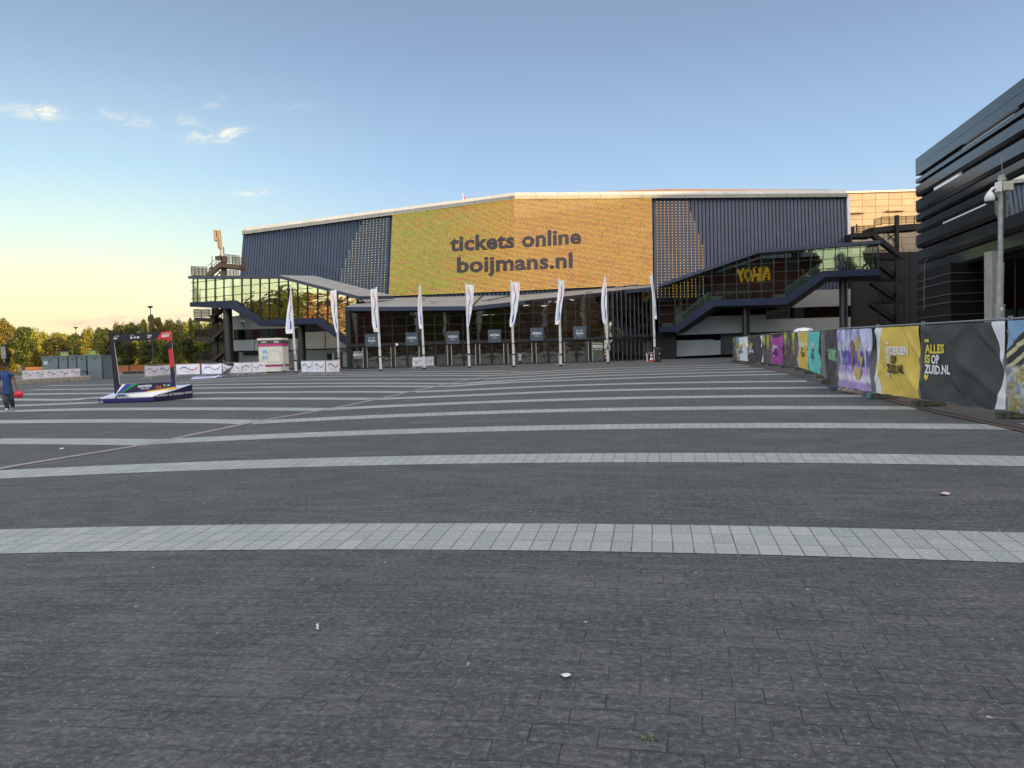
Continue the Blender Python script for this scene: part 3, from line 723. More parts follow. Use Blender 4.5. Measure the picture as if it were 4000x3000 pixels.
# receding glass between the doors and the right wing
pA, pB = Vector((xB, YE, 0)), Vector((ent(2562, 1400).x * 1.115, 90.5, 0))
pB = at(2560, 1400, 89.5); pB.z = 0
mb, fr = MB(), MB(); NB = 12
for i in range(NB):
    a, c = lerp(pA, pB, i / NB), lerp(pA, pB, (i + 1) / NB)
    ztop = lambda p: zcan(p.x * YE / p.y) + (p.y - YE) * .12
    mb.face([(a.x, a.y, .31), (c.x, c.y, .31), (c.x, c.y, ztop(c)), (a.x, a.y, ztop(a))], 0, [(i, 0), (i + .999, 0), (i + .999, 7), (i, 7)])
    fr.bar((c.x, c.y, .31), (c.x, c.y, ztop(c)), .06, .2, 1 if i < NB - 1 else 0)
for k in range(9):
    z = 1.3 + .93 * k
    if z < 8.7: fr.bar((pA.x, pA.y - .03, z), (pB.x, pB.y - .03, z), .06, .05)
fr.bar((pA.x, pA.y - .1, zt + .12), (pB.x, pB.y - .1, zt + .12), .2, .32)
mb.build('side_glazing', GL_ENT, arena); fr.build('side_glazing_bars', [BLACKM, mat('grey_fin', (.10, .11, .12), .4)], arena)
# glass return on the left edge of the entrance
mb, fr = MB(), MB(); pC = Vector((xA, YE, 0)); pD = Vector((xA + 1.5, YE + 10, 0))
mb.face([(pD.x, pD.y, .31), (pC.x, pC.y, .31), (pC.x, pC.y, 7.0), (pD.x, pD.y, 8.2)], 0, [(0, 0), (7, 0), (7, 7), (0, 7)]); mb.build('side_glazing', GL_ENT, arena)
fr.box(xA - .45, xA - .02, YE - .05, YE + .3, .31, 7.0); fr.build('corner_post', BLACKM, arena)
# square signs above the doors
SLATE = mat('slate_sign', (.060, .085, .115), .5, 0, .05, 4); TXTW = mat('white_lettering', (.75, .76, .76), .5, 0, 0)
for cx, cy, kind in ((1452, 1329, 0), (1609, 1324, 1), (1769, 1319, 1), (1932, 1313, 1), (2097, 1306, 1), (2264, 1300, 0)):
    c = P(cx, cy, YE - .35); hw = .68; mb = MB(); mb.box(c.x - hw, c.x + hw, c.y - .03, c.y + .03, c.z - hw, c.z + hw)
    sg = mb.build('entrance_sign', SLATE, arena, bevel=.01); mb = MB(); fy = c.y - .036
    def line(t, zc, h, w, bold=.02): text_on(mb, t, quadfn((c.x - w / 2, fy, c.z + zc), (c.x + w / 2, fy, c.z + zc), (c.x - w / 2, fy, c.z + zc + h)), bold)
    if kind: line('ARENA', .0, .26, 1.0); line('FLOOR', -.23, .12, .42, 0)
    else: line('1e - 2e', .18, .18, .62); line('RING', -.17, .25, .74); line('TIER', -.38, .11, .28, 0)
    mb.build('lettering', TXTW, sg)
    if kind == 1 or True: pass
# stickers on two panes
for px, py_ in ((1400, 1387), (2337, 1354)):
    c = P(px, py_, YE - .05); mb = MB(); k = 1.0
    text_on(mb, 'KEEP IN TOUCH!', quadfn((c.x - .55, c.y, c.z + .27), (c.x + .55, c.y, c.z + .27), (c.x - .55, c.y, c.z + .39)), .02)
    text_on(mb, 'WWW.AHOY.NL', quadfn((c.x - .5, c.y, c.z - .34), (c.x + .42, c.y, c.z - .34), (c.x - .5, c.y, c.z - .24)), .02)
    for j in range(3):
        x0 = c.x - .53 + j * .36; mb.face([(x0, c.y, c.z - .13), (x0 + .29, c.y, c.z - .13), (x0 + .29, c.y, c.z + .17), (x0, c.y, c.z + .17)])
    st_ = mb.build('window_sticker', TXTW, arena); mb = MB(); y_ = c.y - .01; x0 = c.x - .53
    text_on(mb, 'f', quadfn((x0 + .1, y_, c.z - .1), (x0 + .2, y_, c.z - .1), (x0 + .1, y_, c.z + .10)), .04)
    x0 += .36; mb.face([(x0 + .05, y_, c.z - .05), (x0 + .15, y_, c.z - .08), (x0 + .24, y_, c.z + .06), (x0 + .2, y_, c.z + .1), (x0 + .13, y_, c.z + .03), (x0 + .05, y_, c.z + .08)])
    x0 += .36
    for (a, b_, c1, d1) in ((.05, .24, -.08, -.05), (.05, .24, .09, .12), (.05, .08, -.05, .09), (.21, .24, -.05, .09), (.115, .175, -.01, .05)): mb.face([(x0 + a, y_, c.z + c1), (x0 + b_, y_, c.z + c1), (x0 + b_, y_, c.z + d1), (x0 + a, y_, c.z + d1)])
    mb.build('icons', BLACKM, st_)
mb = MB(); p = P(1550, 1345.5, YE - .25); mb.box(p.x - .13, p.x + .13, p.y - .02, p.y + .02, p.z - .13, p.z + .13); mb.build('notice', WHITE, arena)
mb = MB()
for px, py_ in ((2031, 1387), (2031, 1402)): p = P(px, py_, YE - .07); mb.box(p.x - .16, p.x + .16, p.y - .01, p.y + .01, p.z - .17, p.z + .15)
mb.build('door_notices', mat('dull_paper', (.4, .42, .42), .8), arena)
# lobby interior: floor slab, back wall, stairs, columns
mb = MB(); mb.box(xA - 2, pB.x + 4, YE + .4, 99, .05, .28, 0); mb.box(xA + .8, pB.x, 98.2, 98.8, .28, 9.0, 1); mb.box(xA + 1, xB, YE + 3, 98, 3.55, 3.85, 2)
for i in range(6): xx = xA + 2 + i * 5.2; mb.box(xx, xx + .35, YE + 3.4, YE + 3.75, .28, 8, 3)
for k in range(12): xx = P(2212, 1400, 86).x; mb.box(xx - 1.3, xx + 1.3, 84 + k * .35, 84.4 + k * .35, .28 + .28 * k, .34 + .28 * k, 4)
mb.box(xA + 6, xA + 12, YE + 5, YE + 6, .28, 1.4, 5); mb.box(xA + 17, xA + 21, YE + 6, YE + 7, .28, 2.2, 5)
mb.build('lobby_interior', [mat('lobby_floor', (.16, .17, .16), .3), mat('lobby_wall', (.42, .26, .17), .7, 0, .7, .25), SOFF, mat('lobby_column', (.22, .22, .21), .6), mat('stair_tread', (.20, .25, .27), .5), mat('lobby_desk', (.40, .16, .07), .5)], arena)

# ---------------- raised glass wings
YL0, YL1, XL0, XL1 = 99.0, 85.0, 741, 1405
aL, bL = P(XL0, 1400, YL0), P(XL1, 1400, YL1); dL = bL - aL; dL.z = 0; nLW = Vector((dL.y, -dL.x, 0)).normalized()
if nLW.y > 0: nLW = -nLW
aR, bR = P(2560, 1400, 88), P(3431, 1400, 79); dR = bR - aR; dR.z = 0; nRW = Vector((dR.y, -dR.x, 0)).normalized()
if nRW.y > 0: nRW = -nRW
def wing(name, A, n, top, bot, low, roofdep, mxs, glm, rows, extra):
    f = lambda px, py_, off=0.0: onplane(px, py_, A + n * off, n)
    ax = Vector((-n.y, n.x, 0)); 
    if ax.x < 0: ax = -ax
    def yi(line, px):
        for (x0, y0), (x1, y1) in zip(line[:-1], line[1:]):
            if x0 <= px <= x1: return lerp(y0, y1, (px - x0) / (x1 - x0))
        return line[0][1] if px < line[0][0] else line[-1][1]
    # glazing: one pane column per module
    mb, fr = MB(), MB(); xs_ = mxs
    brk = sorted(set([p[0] for p in top] + [p[0] for p in bot] + list(xs_)))
    brk = [x_ for x_ in brk if xs_[0] <= x_ <= xs_[-1]]
    mod = (f(xs_[2], 1200) - f(xs_[1], 1200)).length
    o0 = f(xs_[0], 1200)
    for x0, x1 in zip(brk[:-1], brk[1:]):
        if x1 - x0 < .5: continue
        a, b_, c, d = f(x0, yi(bot, x0)), f(x1, yi(bot, x1)), f(x1, yi(top, x1)), f(x0, yi(top, x0))
        U_ = lambda p: ((p - o0).dot(ax) / mod + .0001, p.z / rows)
        mb.face([a, b_, c, d], 0, [U_(a), U_(b_), U_(c), U_(d)])
    for x_ in xs_: fr.bar(f(x_, yi(bot, x_) + 2, .05), f(x_, yi(top, x_) - 1, .05), .10, .09, up=ax)
    z = math.floor(f(brk[0], 1300).z); zs = []
    zz = 0.4
    while zz < 13:
        # horizontal bar wherever it lies inside the glass
        inside = []; M_ = 120
        for k in range(M_ + 1):
            px = lerp(brk[0], brk[-1], k / M_); zb_ = f(px, yi(bot, px)).z; zt_ = f(px, yi(top, px)).z
            inside.append(zb_ < zz < zt_)
        k = 0
        while k < M_:
            if inside[k]:
                k2 = k
                while k2 < M_ and inside[k2 + 1]: k2 += 1
                if k2 > k:
                    p0, p1 = f(lerp(brk[0], brk[-1], k / M_), 1300, .05), f(lerp(brk[0], brk[-1], k2 / M_), 1300, .05); p0.z = p1.z = zz
                    fr.bar(p0, p1, .07, .06)
                k = k2 + 1
            else: k += 1
        zz += rows
    mb.build('wing_glazing', glm, arena); fr.build('wing_glazing_bars', BLACKM, arena)
    # beam band below the glass
    mb = MB(); up_, lo_ = bot, low; inn = -n * roofdep
    bx = sorted(set([p[0] for p in up_] + [p[0] for p in lo_])); 
    # build segment by segment: face, underside and inner ramp floor
    for (u0, u1), (l0, l1) in zip(zip(up_[:-1], up_[1:]), zip(lo_[:-1], lo_[1:])):
        a, b_, c, d = f(*u0, .32), f(*u1, .32), f(*l1, .20), f(*l0, .20)
        mb.face([d, c, b_, a], 0); mb.face([d, c, c + inn, d + inn][::-1], 1); mb.face([a, b_, b_ + inn, a + inn], 1)
    a, d = f(*up_[0], .32), f(*lo_[0], .2); mb.face([a, d, d + inn, a + inn], 0); a, d = f(*up_[-1], .32), f(*lo_[-1], .2); mb.face([a, d, d + inn, a + inn][::-1], 0)
    mb.build('wing_floor_beam', [NAVY, SOFF], arena)
    # roof with its edge
    mb = MB()
    for (x0, y0), (x1, y1) in zip(top[:-1], top[1:]):
        a, b_ = f(x0, y0, .45), f(x1, y1, .45); h_ = Vector((0, 0, .36))
        mb.face([a, b_, b_ + h_, a + h_], 0); mb.face([a + h_, b_ + h_, b_ + h_ - n * 6 + Vector((0, 0, .35)), a + h_ - n * 6 + Vector((0, 0, .35))], 1); mb.face([a, b_, b_ - n * 6 + Vector((0, 0, .35)), a - n * 6 + Vector((0, 0, .35))][::-1], 2)
    for (x_, y_), s_ in ((top[0], 1), (top[-1], -1)):
        a = f(x_, y_, .45); mb.face([a, a + h_, a + h_ - n * 6 + Vector((0, 0, .35)), a - n * 6 + Vector((0, 0, .35))][::s_], 0)
    mb.build('wing_roof', [NAVY, ROOFG, SOFF], arena)
    return f, yi
topL = [(735, 1089), (1088, 1087), (1404, 1170)]
botL = [(741, 1181), (911, 1173), (1021, 1250), (1246, 1241), (1378, 1345)]
lowL = [(741, 1198), (902, 1206), (1013, 1273), (1236, 1265), (1363, 1357)]
mL = [754, 771] + [804, 839, 874, 909, 944, 979, 1015, 1050.5, 1088, 1125, 1162, 1200.5, 1240, 1279, 1317, 1356, 1394]
fL, yiL = wing('left', aL, nLW, topL, botL, lowL, 7.5, mL, GL_WING, 1.02, None)
topR = [(2570, 1124), (2961, 989), (3440, 951)]
botR = [(2574, 1278), (2637, 1275), (2776, 1171), (3067, 1162), (3212, 1058), (3431, 1051)]
lowR = [(2572, 1297), (2646, 1297), (2790, 1196), (3075, 1189), (3225, 1082), (3447, 1075)]
mR = [2574.6, 2636] + [2636 + 48.25 * k for k in range(1, 16)] + [3409, 3429]
fR, yiR = wing('right', aR, nRW, topR, botR, lowR, 8.0, mR, GL_RIGHT, 1.0, None)
# what stands inside the wings: red wall, balustrades, rails
mb = MB(); off_ = -5.2
pts = [(2574, 1284), (2640, 1283), (2778, 1179), (3069, 1170), (3210, 1066), (3215, 1000), (2970, 1010), (2574, 1140)]
mb.prism([fR(x_, y_, off_) for x_, y_ in pts], -nRW * .2, 0)
mb.prism([fR(x_, y_, off_ + .3) for x_, y_ in [(3090, 985), (3128, 985), (3128, 1068), (3090, 1068)]], -nRW * .2, 1)
for x0, y0, x1, y1 in ((2640, 1272, 2776, 1167), (3067, 1158, 3212, 1053)):
    mb.bar(fR(x0, y0 - 6, -1.2), fR(x1, y1 - 6, -1.2), .35, .5, 2); mb.bar(fR(x0, y0 - 27, -1.2), fR(x1, y1 - 27, -1.2), .06, .06, 3); mb.bar(fR(x0, y0 - 20, -3.2), fR(x1, y1 - 20, -3.2), .5, .6, 2)
for x0, y0, x1, y1 in ((2776, 1166, 2822, 1164), (3025, 1158, 3067, 1157), (3212, 1053, 3262, 1050), (2590, 1270, 2632, 1269)):
    mb.bar(fR(x0, y0, -1.2), fR(x1, y1, -1.2), .8, .45, 4)
for k in range(10): x_ = 2800 + k * 27; mb.bar(fR(x_, 1166, -1), fR(x_, 1142, -1), .04, .04, 3)
mb.bar(fR(2790, 1142, -1), fR(3065, 1134, -1), .05, .05, 3)
mb.build('wing_interior', [RED_IN, mat('dark_red_column', (.07, .012, .02), .6), mat('escalator_side', (.20, .21, .20), .4), ALU, mat('escalator_end', (.45, .46, .42), .4)], arena)
mb = MB()
for x0, y0, x1, y1 in ((911, 1170, 1021, 1247), (1246, 1238, 1370, 1330)):
    mb.bar(fL(x0, y0 - 5, -1.2), fL(x1, y1 - 5, -1.2), .35, .5, 2); mb.bar(fL(x0, y0 - 28, -1.2), fL(x1, y1 - 28, -1.2), .06, .06, 3)
for x_ in (806, 843, 905, 1010): mb.bar(fL(x_, 1176 if x_ < 950 else 1240, -5.5), fL(x_, 1090, -5.5), .3, .3, 1)
mb.bar(fL(884, 1172, -1.2), fL(910, 1171, -1.2), .8, .5, 4); mb.lathe(fL(925, 1172, -3), [(.35, 0), (.4, .4), (.36, 1.8), (.2, 1.9)], 10, 4)
pts = [(1040, 1255), (1246, 1247), (1370, 1345), (1395, 1175), (1260, 1140), (1040, 1120)]
mb.prism([fL(x_, y_, -6.3) for x_, y_ in pts], -nLW * .2, 5)
mb.build('wing_interior', [RED_IN, mat('grey_green_mullion', (.14, .16, .15), .5), MATS['escalator_side'], ALU, MATS['escalator_end'], mat('lobby_back', (.07, .055, .045), .7, 0, .4, .4)], arena)
# round columns
def column(px0, px1, pyt, Yd, pyb):
    a, b_ = P(px0, pyt, Yd), P(px1, pyt, Yd); c = (a + b_) / 2; r_ = (b_ - a).length / 2
    MB().tube([(c.x, c.y, .25), (c.x, c.y, c.z)], r_, 28).build('column', mat('black_column', (.030, .032, .040), .35, 0, .15, 1, spec=.6), arena, smooth=False)
for o_ in ((871, 905, 1195, 99, 0), (1163, 1190, 1262, 93.5, 0), (2898, 2927, 1185, 87.5, 0), (3278, 3309, 1070, 83.5, 0)): column(*o_)
# lower hall walls behind the wings
YW = 101.0; YR = 90.6
def panel(name, pts, m, Yd=YW, dep=.25, **k):
    mb = MB(); mb.prism([P(x_, y_, Yd) for x_, y_ in pts], (0, dep, 0)); return mb.build(name, m, arena, **k)
VLP = mat('ribbed_grey_panel', (.44, .47, .455), .55, 0, .06, .7)
panel('wall_panel', [(903, 1288), (903, 1236), (952, 1230), (1013, 1262), (1170, 1262), (1170, 1281)], VLP)
panel('window_band', [(909, 1326), (909, 1289), (1172, 1282), (1172, 1322)], GL_ENT, YW + .3, .05)
mb = MB()
for x_ in (1021, 1046, 1081, 1117): mb.bar(P(x_, 1286, YW + .2), P(x_, 1325, YW + .2), .12, .1)
mb.build('window_bars', BLACKM, arena)
panel('wall_panel', [(909, 1371), (907, 1329), (1163, 1323), (1163, 1366)], VLP)
panel('wall_panel', [(1189, 1363), (1189, 1298), (1290, 1294), (1365, 1340), (1365, 1359)], VLP, YW - 1.5)
mb = MB()
for x_ in (994, 1131): mb.bar(P(x_, 1330, YW - .03), P(x_, 1370, YW - .03), .05, .05)
mb.bar(P(1270, 1297, YW - 1.55), P(1271, 1361, YW - 1.55), .05, .05); mb.build('panel_joints', SOFF, arena)
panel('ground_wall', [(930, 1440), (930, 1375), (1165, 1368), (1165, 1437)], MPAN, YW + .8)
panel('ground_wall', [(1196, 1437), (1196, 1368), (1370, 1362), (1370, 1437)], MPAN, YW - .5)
panel('vent_opening', [(950, 1387), (950, 1376), (1008, 1374), (1008, 1386)], DARKV, YW + .5)
panel('door_opening', [(1278, 1420), (1278, 1381), (1297, 1380), (1297, 1419)], DARKV, YW - .9)
panel('side_door', [(902, 1437), (902, 1379), (931, 1377), (931, 1437)], BLACKM, YW - 1)
panel('ground_wall', [(1297, 1436), (1297, 1381), (1366, 1376), (1366, 1434)], VLP, YW - 1.2)
# right side
panel('wall_panel', [(2642, 1309), (2642, 1288), (2740, 1236), (2993, 1228), (2993, 1248), (3278, 1239), (3278, 1287)], LPAN, YR)
panel('wall_panel', [(3042, 1203), (3150, 1135), (3323, 1128), (3323, 1194)], LPAN, YR)
panel('window_band', [(2993, 1250), (2993, 1200), (3320, 1190), (3320, 1242)], GL_ENT, YR + .5, .05)
panel('ground_wall', [(2642, 1393), (2642, 1330), (2787, 1326), (2787, 1330), (2815, 1329), (2815, 1385)], LPAN, YR + .6)
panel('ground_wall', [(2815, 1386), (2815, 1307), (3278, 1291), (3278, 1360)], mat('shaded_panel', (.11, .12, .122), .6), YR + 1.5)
panel('wall_pier', [(3310, 1193), (3310, 1129), (3323, 1129), (3323, 1193)], VLP, 90)
panel('wall_pier', [(3310, 1285), (3310, 1239), (3323, 1238), (3323, 1284)], VLP, 90)
# dark backing for everything under the wings
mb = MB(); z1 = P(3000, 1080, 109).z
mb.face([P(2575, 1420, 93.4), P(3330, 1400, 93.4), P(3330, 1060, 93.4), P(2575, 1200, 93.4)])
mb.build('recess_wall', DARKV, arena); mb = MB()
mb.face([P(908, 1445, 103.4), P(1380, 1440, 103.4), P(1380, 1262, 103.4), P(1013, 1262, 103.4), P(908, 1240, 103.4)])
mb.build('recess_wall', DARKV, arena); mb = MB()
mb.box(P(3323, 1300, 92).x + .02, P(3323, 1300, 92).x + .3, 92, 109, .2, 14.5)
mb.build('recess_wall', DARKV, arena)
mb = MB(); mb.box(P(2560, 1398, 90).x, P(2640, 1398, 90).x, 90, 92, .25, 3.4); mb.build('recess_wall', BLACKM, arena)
p = P(948, 1269, YW - .6); mb = MB(); mb.box(p.x - .5, p.x + .4, p.y - .1, p.y + .1, p.z + .4, p.z + .55); mb.tube([(p.x, p.y, p.z + .4), (p.x, p.y - .3, p.z + .1), (p.x + .3, p.y - .5, p.z - .3)], .12); mb.build('wall_camera', ALU, arena)
# ---------------- fire stairs, beside the arena (left: seen against the sky; right: in the dark corner)
MESHM = None
m, q, b = newmat('perforated_railing'); q.n.remove(b); out = [n for n in q.n if n.type == 'OUTPUT_MATERIAL'][0]
d_ = q.node('ShaderNodeBsdfDiffuse'); d_.inputs[0].default_value = (.03, .028, .026, 1); t_ = q.node('ShaderNodeBsdfTransparent'); mx = q.node('ShaderNodeMixShader'); mx.inputs[0].default_value = .45
q.link(t_.outputs[0], mx.inputs[1]); q.link(d_.outputs[0], mx.inputs[2]); q.link(mx.outputs[0], out.inputs[0]); MESHM = m
def railing(mb, a, b_, h, n=None):
    a, b_ = Vector(a), Vector(b_); L = (b_ - a).length; n = n or max(1, int(L / 1.3)); u = Vector((0, 0, h))
    mb.bar(a + u, b_ + u, .06, .06); mb.bar(a + u * .12, b_ + u * .12, .05, .05); mb.bar(a + u * .62, b_ + u * .62, .03, .03)
    for k in range(n + 1): p = lerp(a, b_, k / n); mb.bar(p, p + u, .07, .07)
    mb.face([a + u * .12, b_ + u * .12, b_ + u, a + u], 1)
def landing(mb, p0, p1, dep, th=.35):
    """p0-p1 front edge of the deck; goes back by dep"""
    p0, p1 = Vector(p0), Vector(p1); d = Vector((0, dep, 0)); mb.prism([p0, p1, p1 - Vector((0, 0, th)), p0 - Vector((0, 0, th))], d)
def flight(mb, a, b_, w=1.1, rail=1.0, steps=12):
    a, b_ = Vector(a), Vector(b_); d = Vector((0, w, 0))
    for o_ in (Vector((0, 0, 0)), d): mb.bar(a + o_, b_ + o_, .07, .38)
    for k in range(steps):
        p = lerp(a, b_, (k + .5) / steps); mb.box(p.x - .16, p.x + .16, p.y, p.y + w, p.z - .02, p.z + .03)
    for o_ in (Vector((0, 0, 0)), d):
        mb.bar(a + o_ + Vector((0, 0, rail)), b_ + o_ + Vector((0, 0, rail)), .05, .05)
        for k in range(4): p = lerp(a, b_, k / 3) + o_; mb.bar(p, p + Vector((0, 0, rail)), .05, .05)
YS = 101.0
S3 = lambda x_, y_, Yd=YS: at(730 + x_ / 4.485, 880 + y_ / 4.485, Yd)
S4 = lambda x_, y_, Yd=YS: at(730 + x_ / 5.53, 1180 + y_ / 5.53, Yd)
fs = empty('fire_stair', S4(620, 1340), 'dark steel zigzag fire stair under and above the left glass wing', 'fire stair', 'fire stairs at the arena ends')
SM = [STAIRM, MESHM]
for (x0, yt, x1, yb_, hr) in ((155, 330, 600, 350, .85), (185, 765, 600, 785, .85), (215, 1255, 640, 1275, .95)):
    mb = MB(); a, b_ = S4(x0, yt), S4(x1, yb_); landing(mb, a, b_, 2.4, .45); hh_ = S4(x0, yt - 170).z - a.z
    ext = S4(480 if x0 < 200 else 500, yt)
    railing(mb, a, Vector((ext.x, a.y, a.z)), hh_); railing(mb, a + Vector((0, 2.4, 0)), Vector((ext.x, a.y + 2.4, a.z)), hh_); railing(mb, a, a + Vector((0, 2.4, 0)), hh_, 1)
    mb.build('landing', SM, fs)
for a, b_ in (((500, 335), (790, 130)), ((530, 790), (810, 560)), ((540, 1270), (840, 1030))):
    mb = MB(); flight(mb, S4(*a), S4(*b_), 1.1); mb.build('stair_flight', STAIRM, fs)
for a, b_ in (((640, 340), (800, 480)), ((660, 780), (820, 920))):
    mb = MB(); flight(mb, S4(*a, YS + 1.3), S4(*b_, YS + 1.3), 1.1); mb.build('stair_flight', STAIRM, fs)
mb = MB(); mb.bar(S4(612, 1350, YS + 1.2), S4(612, 130, YS + 1.2), .75, .5); mb.build('mast_column', STAIRM, fs)
mb = MB()
for a, b_ in (((790, 300), (820, 1340)), ((650, 600), (770, 480)), ((690, 1060), (810, 950)), ((430, 640), (570, 540)), ((480, 1130), (600, 1040))): mb.bar(S4(*a, YS + 1.1), S4(*b_, YS + 1.1), .1, .1)
mb.bar(S4(192, 1360), S4(192, 1200), .07, .07); mb.build('braces', STAIRM, fs)
# upper part, standing on the wing roof
mb = MB(); a, b_ = S3(80, 868), S3(345, 875); landing(mb, a, b_, 2.4, .32); railing(mb, a, b_, 1.09, 4); railing(mb, a + Vector((0, 2.4, 0)), b_ + Vector((0, 2.4, 0)), 1.09, 4); railing(mb, a, a + Vector((0, 2.4, 0)), 1.09, 2); mb.build('landing', SM, fs)
mb = MB(); flight(mb, S3(345, 880), S3(600, 655), 1.1, 1.05, 8); mb.bar(S3(345, 890), S3(600, 665), .1, .55); mb.build('stair_flight', STAIRM, fs)
mb = MB(); a, b_ = S3(560, 655), S3(920, 690); landing(mb, a, b_, 2.6, .55); railing(mb, S3(680, 665), b_, 1.16, 4); railing(mb, S3(680, 665) + Vector((0, 2.6, 0)), b_ + Vector((0, 2.6, 0)), 1.16, 4); mb.build('landing', SM, fs)
mb = MB(); mb.bar(S3(650, 915, YS + 1), S3(645, 540, YS + 1), .6, .5); mb.bar(S3(625, 915, YS + 1), S3(560, 800, YS + 1), .12); mb.bar(S3(500, 900, YS + 1), S3(610, 800, YS + 1), .12); mb.build('mast_column', STAIRM, fs)
mb = MB(); mb.bar(S3(510, 575), S3(600, 575), .6, .5); mb.bar(S3(440, 730), S3(440, 540), .07); mb.bar(S3(650, 540), S3(645, 380), .10); mb.bar(S3(415, 755), S3(450, 735), .5, .25); mb.bar(S3(630, 600), S3(700, 600), .5, .75); mb.build('equipment_box', STAIRM, fs)
mb = MB(); a = S3(700, 912, 103); railing(mb, a, S3(820, 912, 103), .9, 2); railing(mb, S3(820, 912, 103), S3(915, 918, 103), .9, 2); mb.build('roof_railing', SM, fs)
# phone mast
am = empty('antenna_mast', S3(600, 560, YS + 1), 'brown phone antenna with two upright panels on the stair tower', 'antenna')
AM = mat('antenna_brown', (.19, .155, .12), .6, 0, .15, 3)
MB().tube([S3(605, 580, YS + 1), S3(596, 430, YS + 1), S3(577, 88, YS + 1)], [.16, .10, .05], 10).build('pole', AM, am)
for x0, y0, x1, y1, w_ in ((498, 90, 510, 280, .34), (560, 90, 577, 402, .38)):
    MB().bar(S3(x0, y0, YS + .8), S3(x1, y1, YS + .8), .6, w_, up=(1, 0, 0)).build('antenna_panel', AM, am, bevel=.05)
mb = MB(); mb.bar(S3(565, 405, YS + .8), S3(607, 400, YS + .8), .3, .3); mb.tube([S3(630, 500), S3(618, 200)], .03); mb.tube([S3(567, 90), S3(564, 35)], .03); mb.bar(S3(520, 240, YS + .7), S3(550, 235, YS + .7), .3, .35); mb.build('brackets', AM, am)

STAIRK = mat('black_stair_steel', (.010, .0095, .009), .55, .2, .2, 3); SMK = [STAIRK, MESHM]
YT = 98.0
T5 = lambda x_, y_, Yd=YT: at(3300 + x_ / 2.634, 700 + y_ / 2.634, Yd)
fr_ = empty('fire_stair', T5(540, 1500), 'black steel fire stair in the shaded corner right of the arena', 'fire stair', 'fire stairs at the arena ends')
mb = MB(); landing(mb, T5(60, 553), T5(310, 548), 2.5, .55); railing(mb, T5(95, 550), T5(300, 546), .8, 4); mb.bar(T5(122, 550), T5(122, 462), .13); mb.bar(T5(70, 552), T5(75, 490), .35); mb.build('landing', SMK, fr_)
mb = MB(); landing(mb, T5(270, 500), T5(520, 470), 2.5, .7); landing(mb, T5(520, 470), T5(800, 452), 2.5, .75); railing(mb, T5(300, 492), T5(375, 475), .95, 1); railing(mb, T5(375, 470), T5(800, 455), .98, 5); mb.build('bridge_deck', SMK, fr_)
mb = MB(); mb.bar(T5(535, 1540, YT - .2), T5(535, 372, YT - .2), .42, .42); mb.build('mast_column', STAIRK, fr_)
for a, b_, Yd in (((300, 560), (600, 790), YT - .6), ((350, 855), (620, 1055), YT), ((300, 1060), (600, 1265), YT), ((300, 1290), (600, 1500), YT)):
    mb = MB(); flight(mb, T5(*a, Yd), T5(*b_, Yd), 1.3, .9, 14); mb.bar(T5(*a, Yd) + Vector((0, 0, -.1)), T5(*b_, Yd) + Vector((0, 0, -.1)), .1, .5); mb.build('stair_flight', STAIRK, fr_)
mb = MB()
for a, b_ in (((670, 1560), (672, 740)), ((615, 1560), (612, 1000)), ((345, 700), (350, 1500)), ((440, 620), (520, 560)), ((440, 565), (520, 640))): mb.bar(T5(*a), T5(*b_), .13)
mb.build('posts', STAIRK, fr_)
for y0 in (800, 1020, 1255): mb = MB(); landing(mb, T5(340, y0, YT + 3), T5(640, y0 - 5, YT + 3), 2, .3); railing(mb, T5(340, y0, YT + 2.9), T5(500, y0, YT + 2.9), .9, 3); mb.build('landing', SMK, fr_)

# ---------------- cream hall behind, on the right
ch = empty('cream_hall', (55, 115, .3), 'cream panelled hall behind, catching golden evening light between the dark buildings', 'building')
YG = 113.0
a, b_ = at(3300, 752, YG), at(3600, 758, YG); x0, x1 = at(3290, 1000, YG).x, 96
zt_ = a.z
mb = MB(); zs = at(3500, 985, YG).z; mb.face([(x0, YG, zs), (x1, YG, zs), (x1, YG, zt_ - .1), (x0, YG, zt_)], 0, [(x0, zs), (x1, zs), (x1, zt_), (x0, zt_)]); mb.build('panel_wall', GOLDP, ch)
mb = MB(); mb.box(x0, x1, YG - .05, YG + 18, .2, zs); mb.box(x0, x1, YG + .3, YG + 18, zs, zt_ - .25); mb.build('lower_wall', mat('dark_lower_wall', (.011, .011, .012), .8), ch)
mb = MB(); mb.box(x0, x1, YG - .2, YG + .5, zt_ - .12, zt_ + .12); mb.build('roof_edge', mat('pale_trim2', (.62, .58, .5), .5), ch)
for x_, y_ in ((125, 343), (530, 322)): p = T5(x_, y_, YG - .3); mb = MB(); mb.box(p.x - 1.2, p.x + 1.2, p.y - .15, p.y + .35, p.z - .1, p.z + .1); mb.build('light_bar', GOLDP, ch)

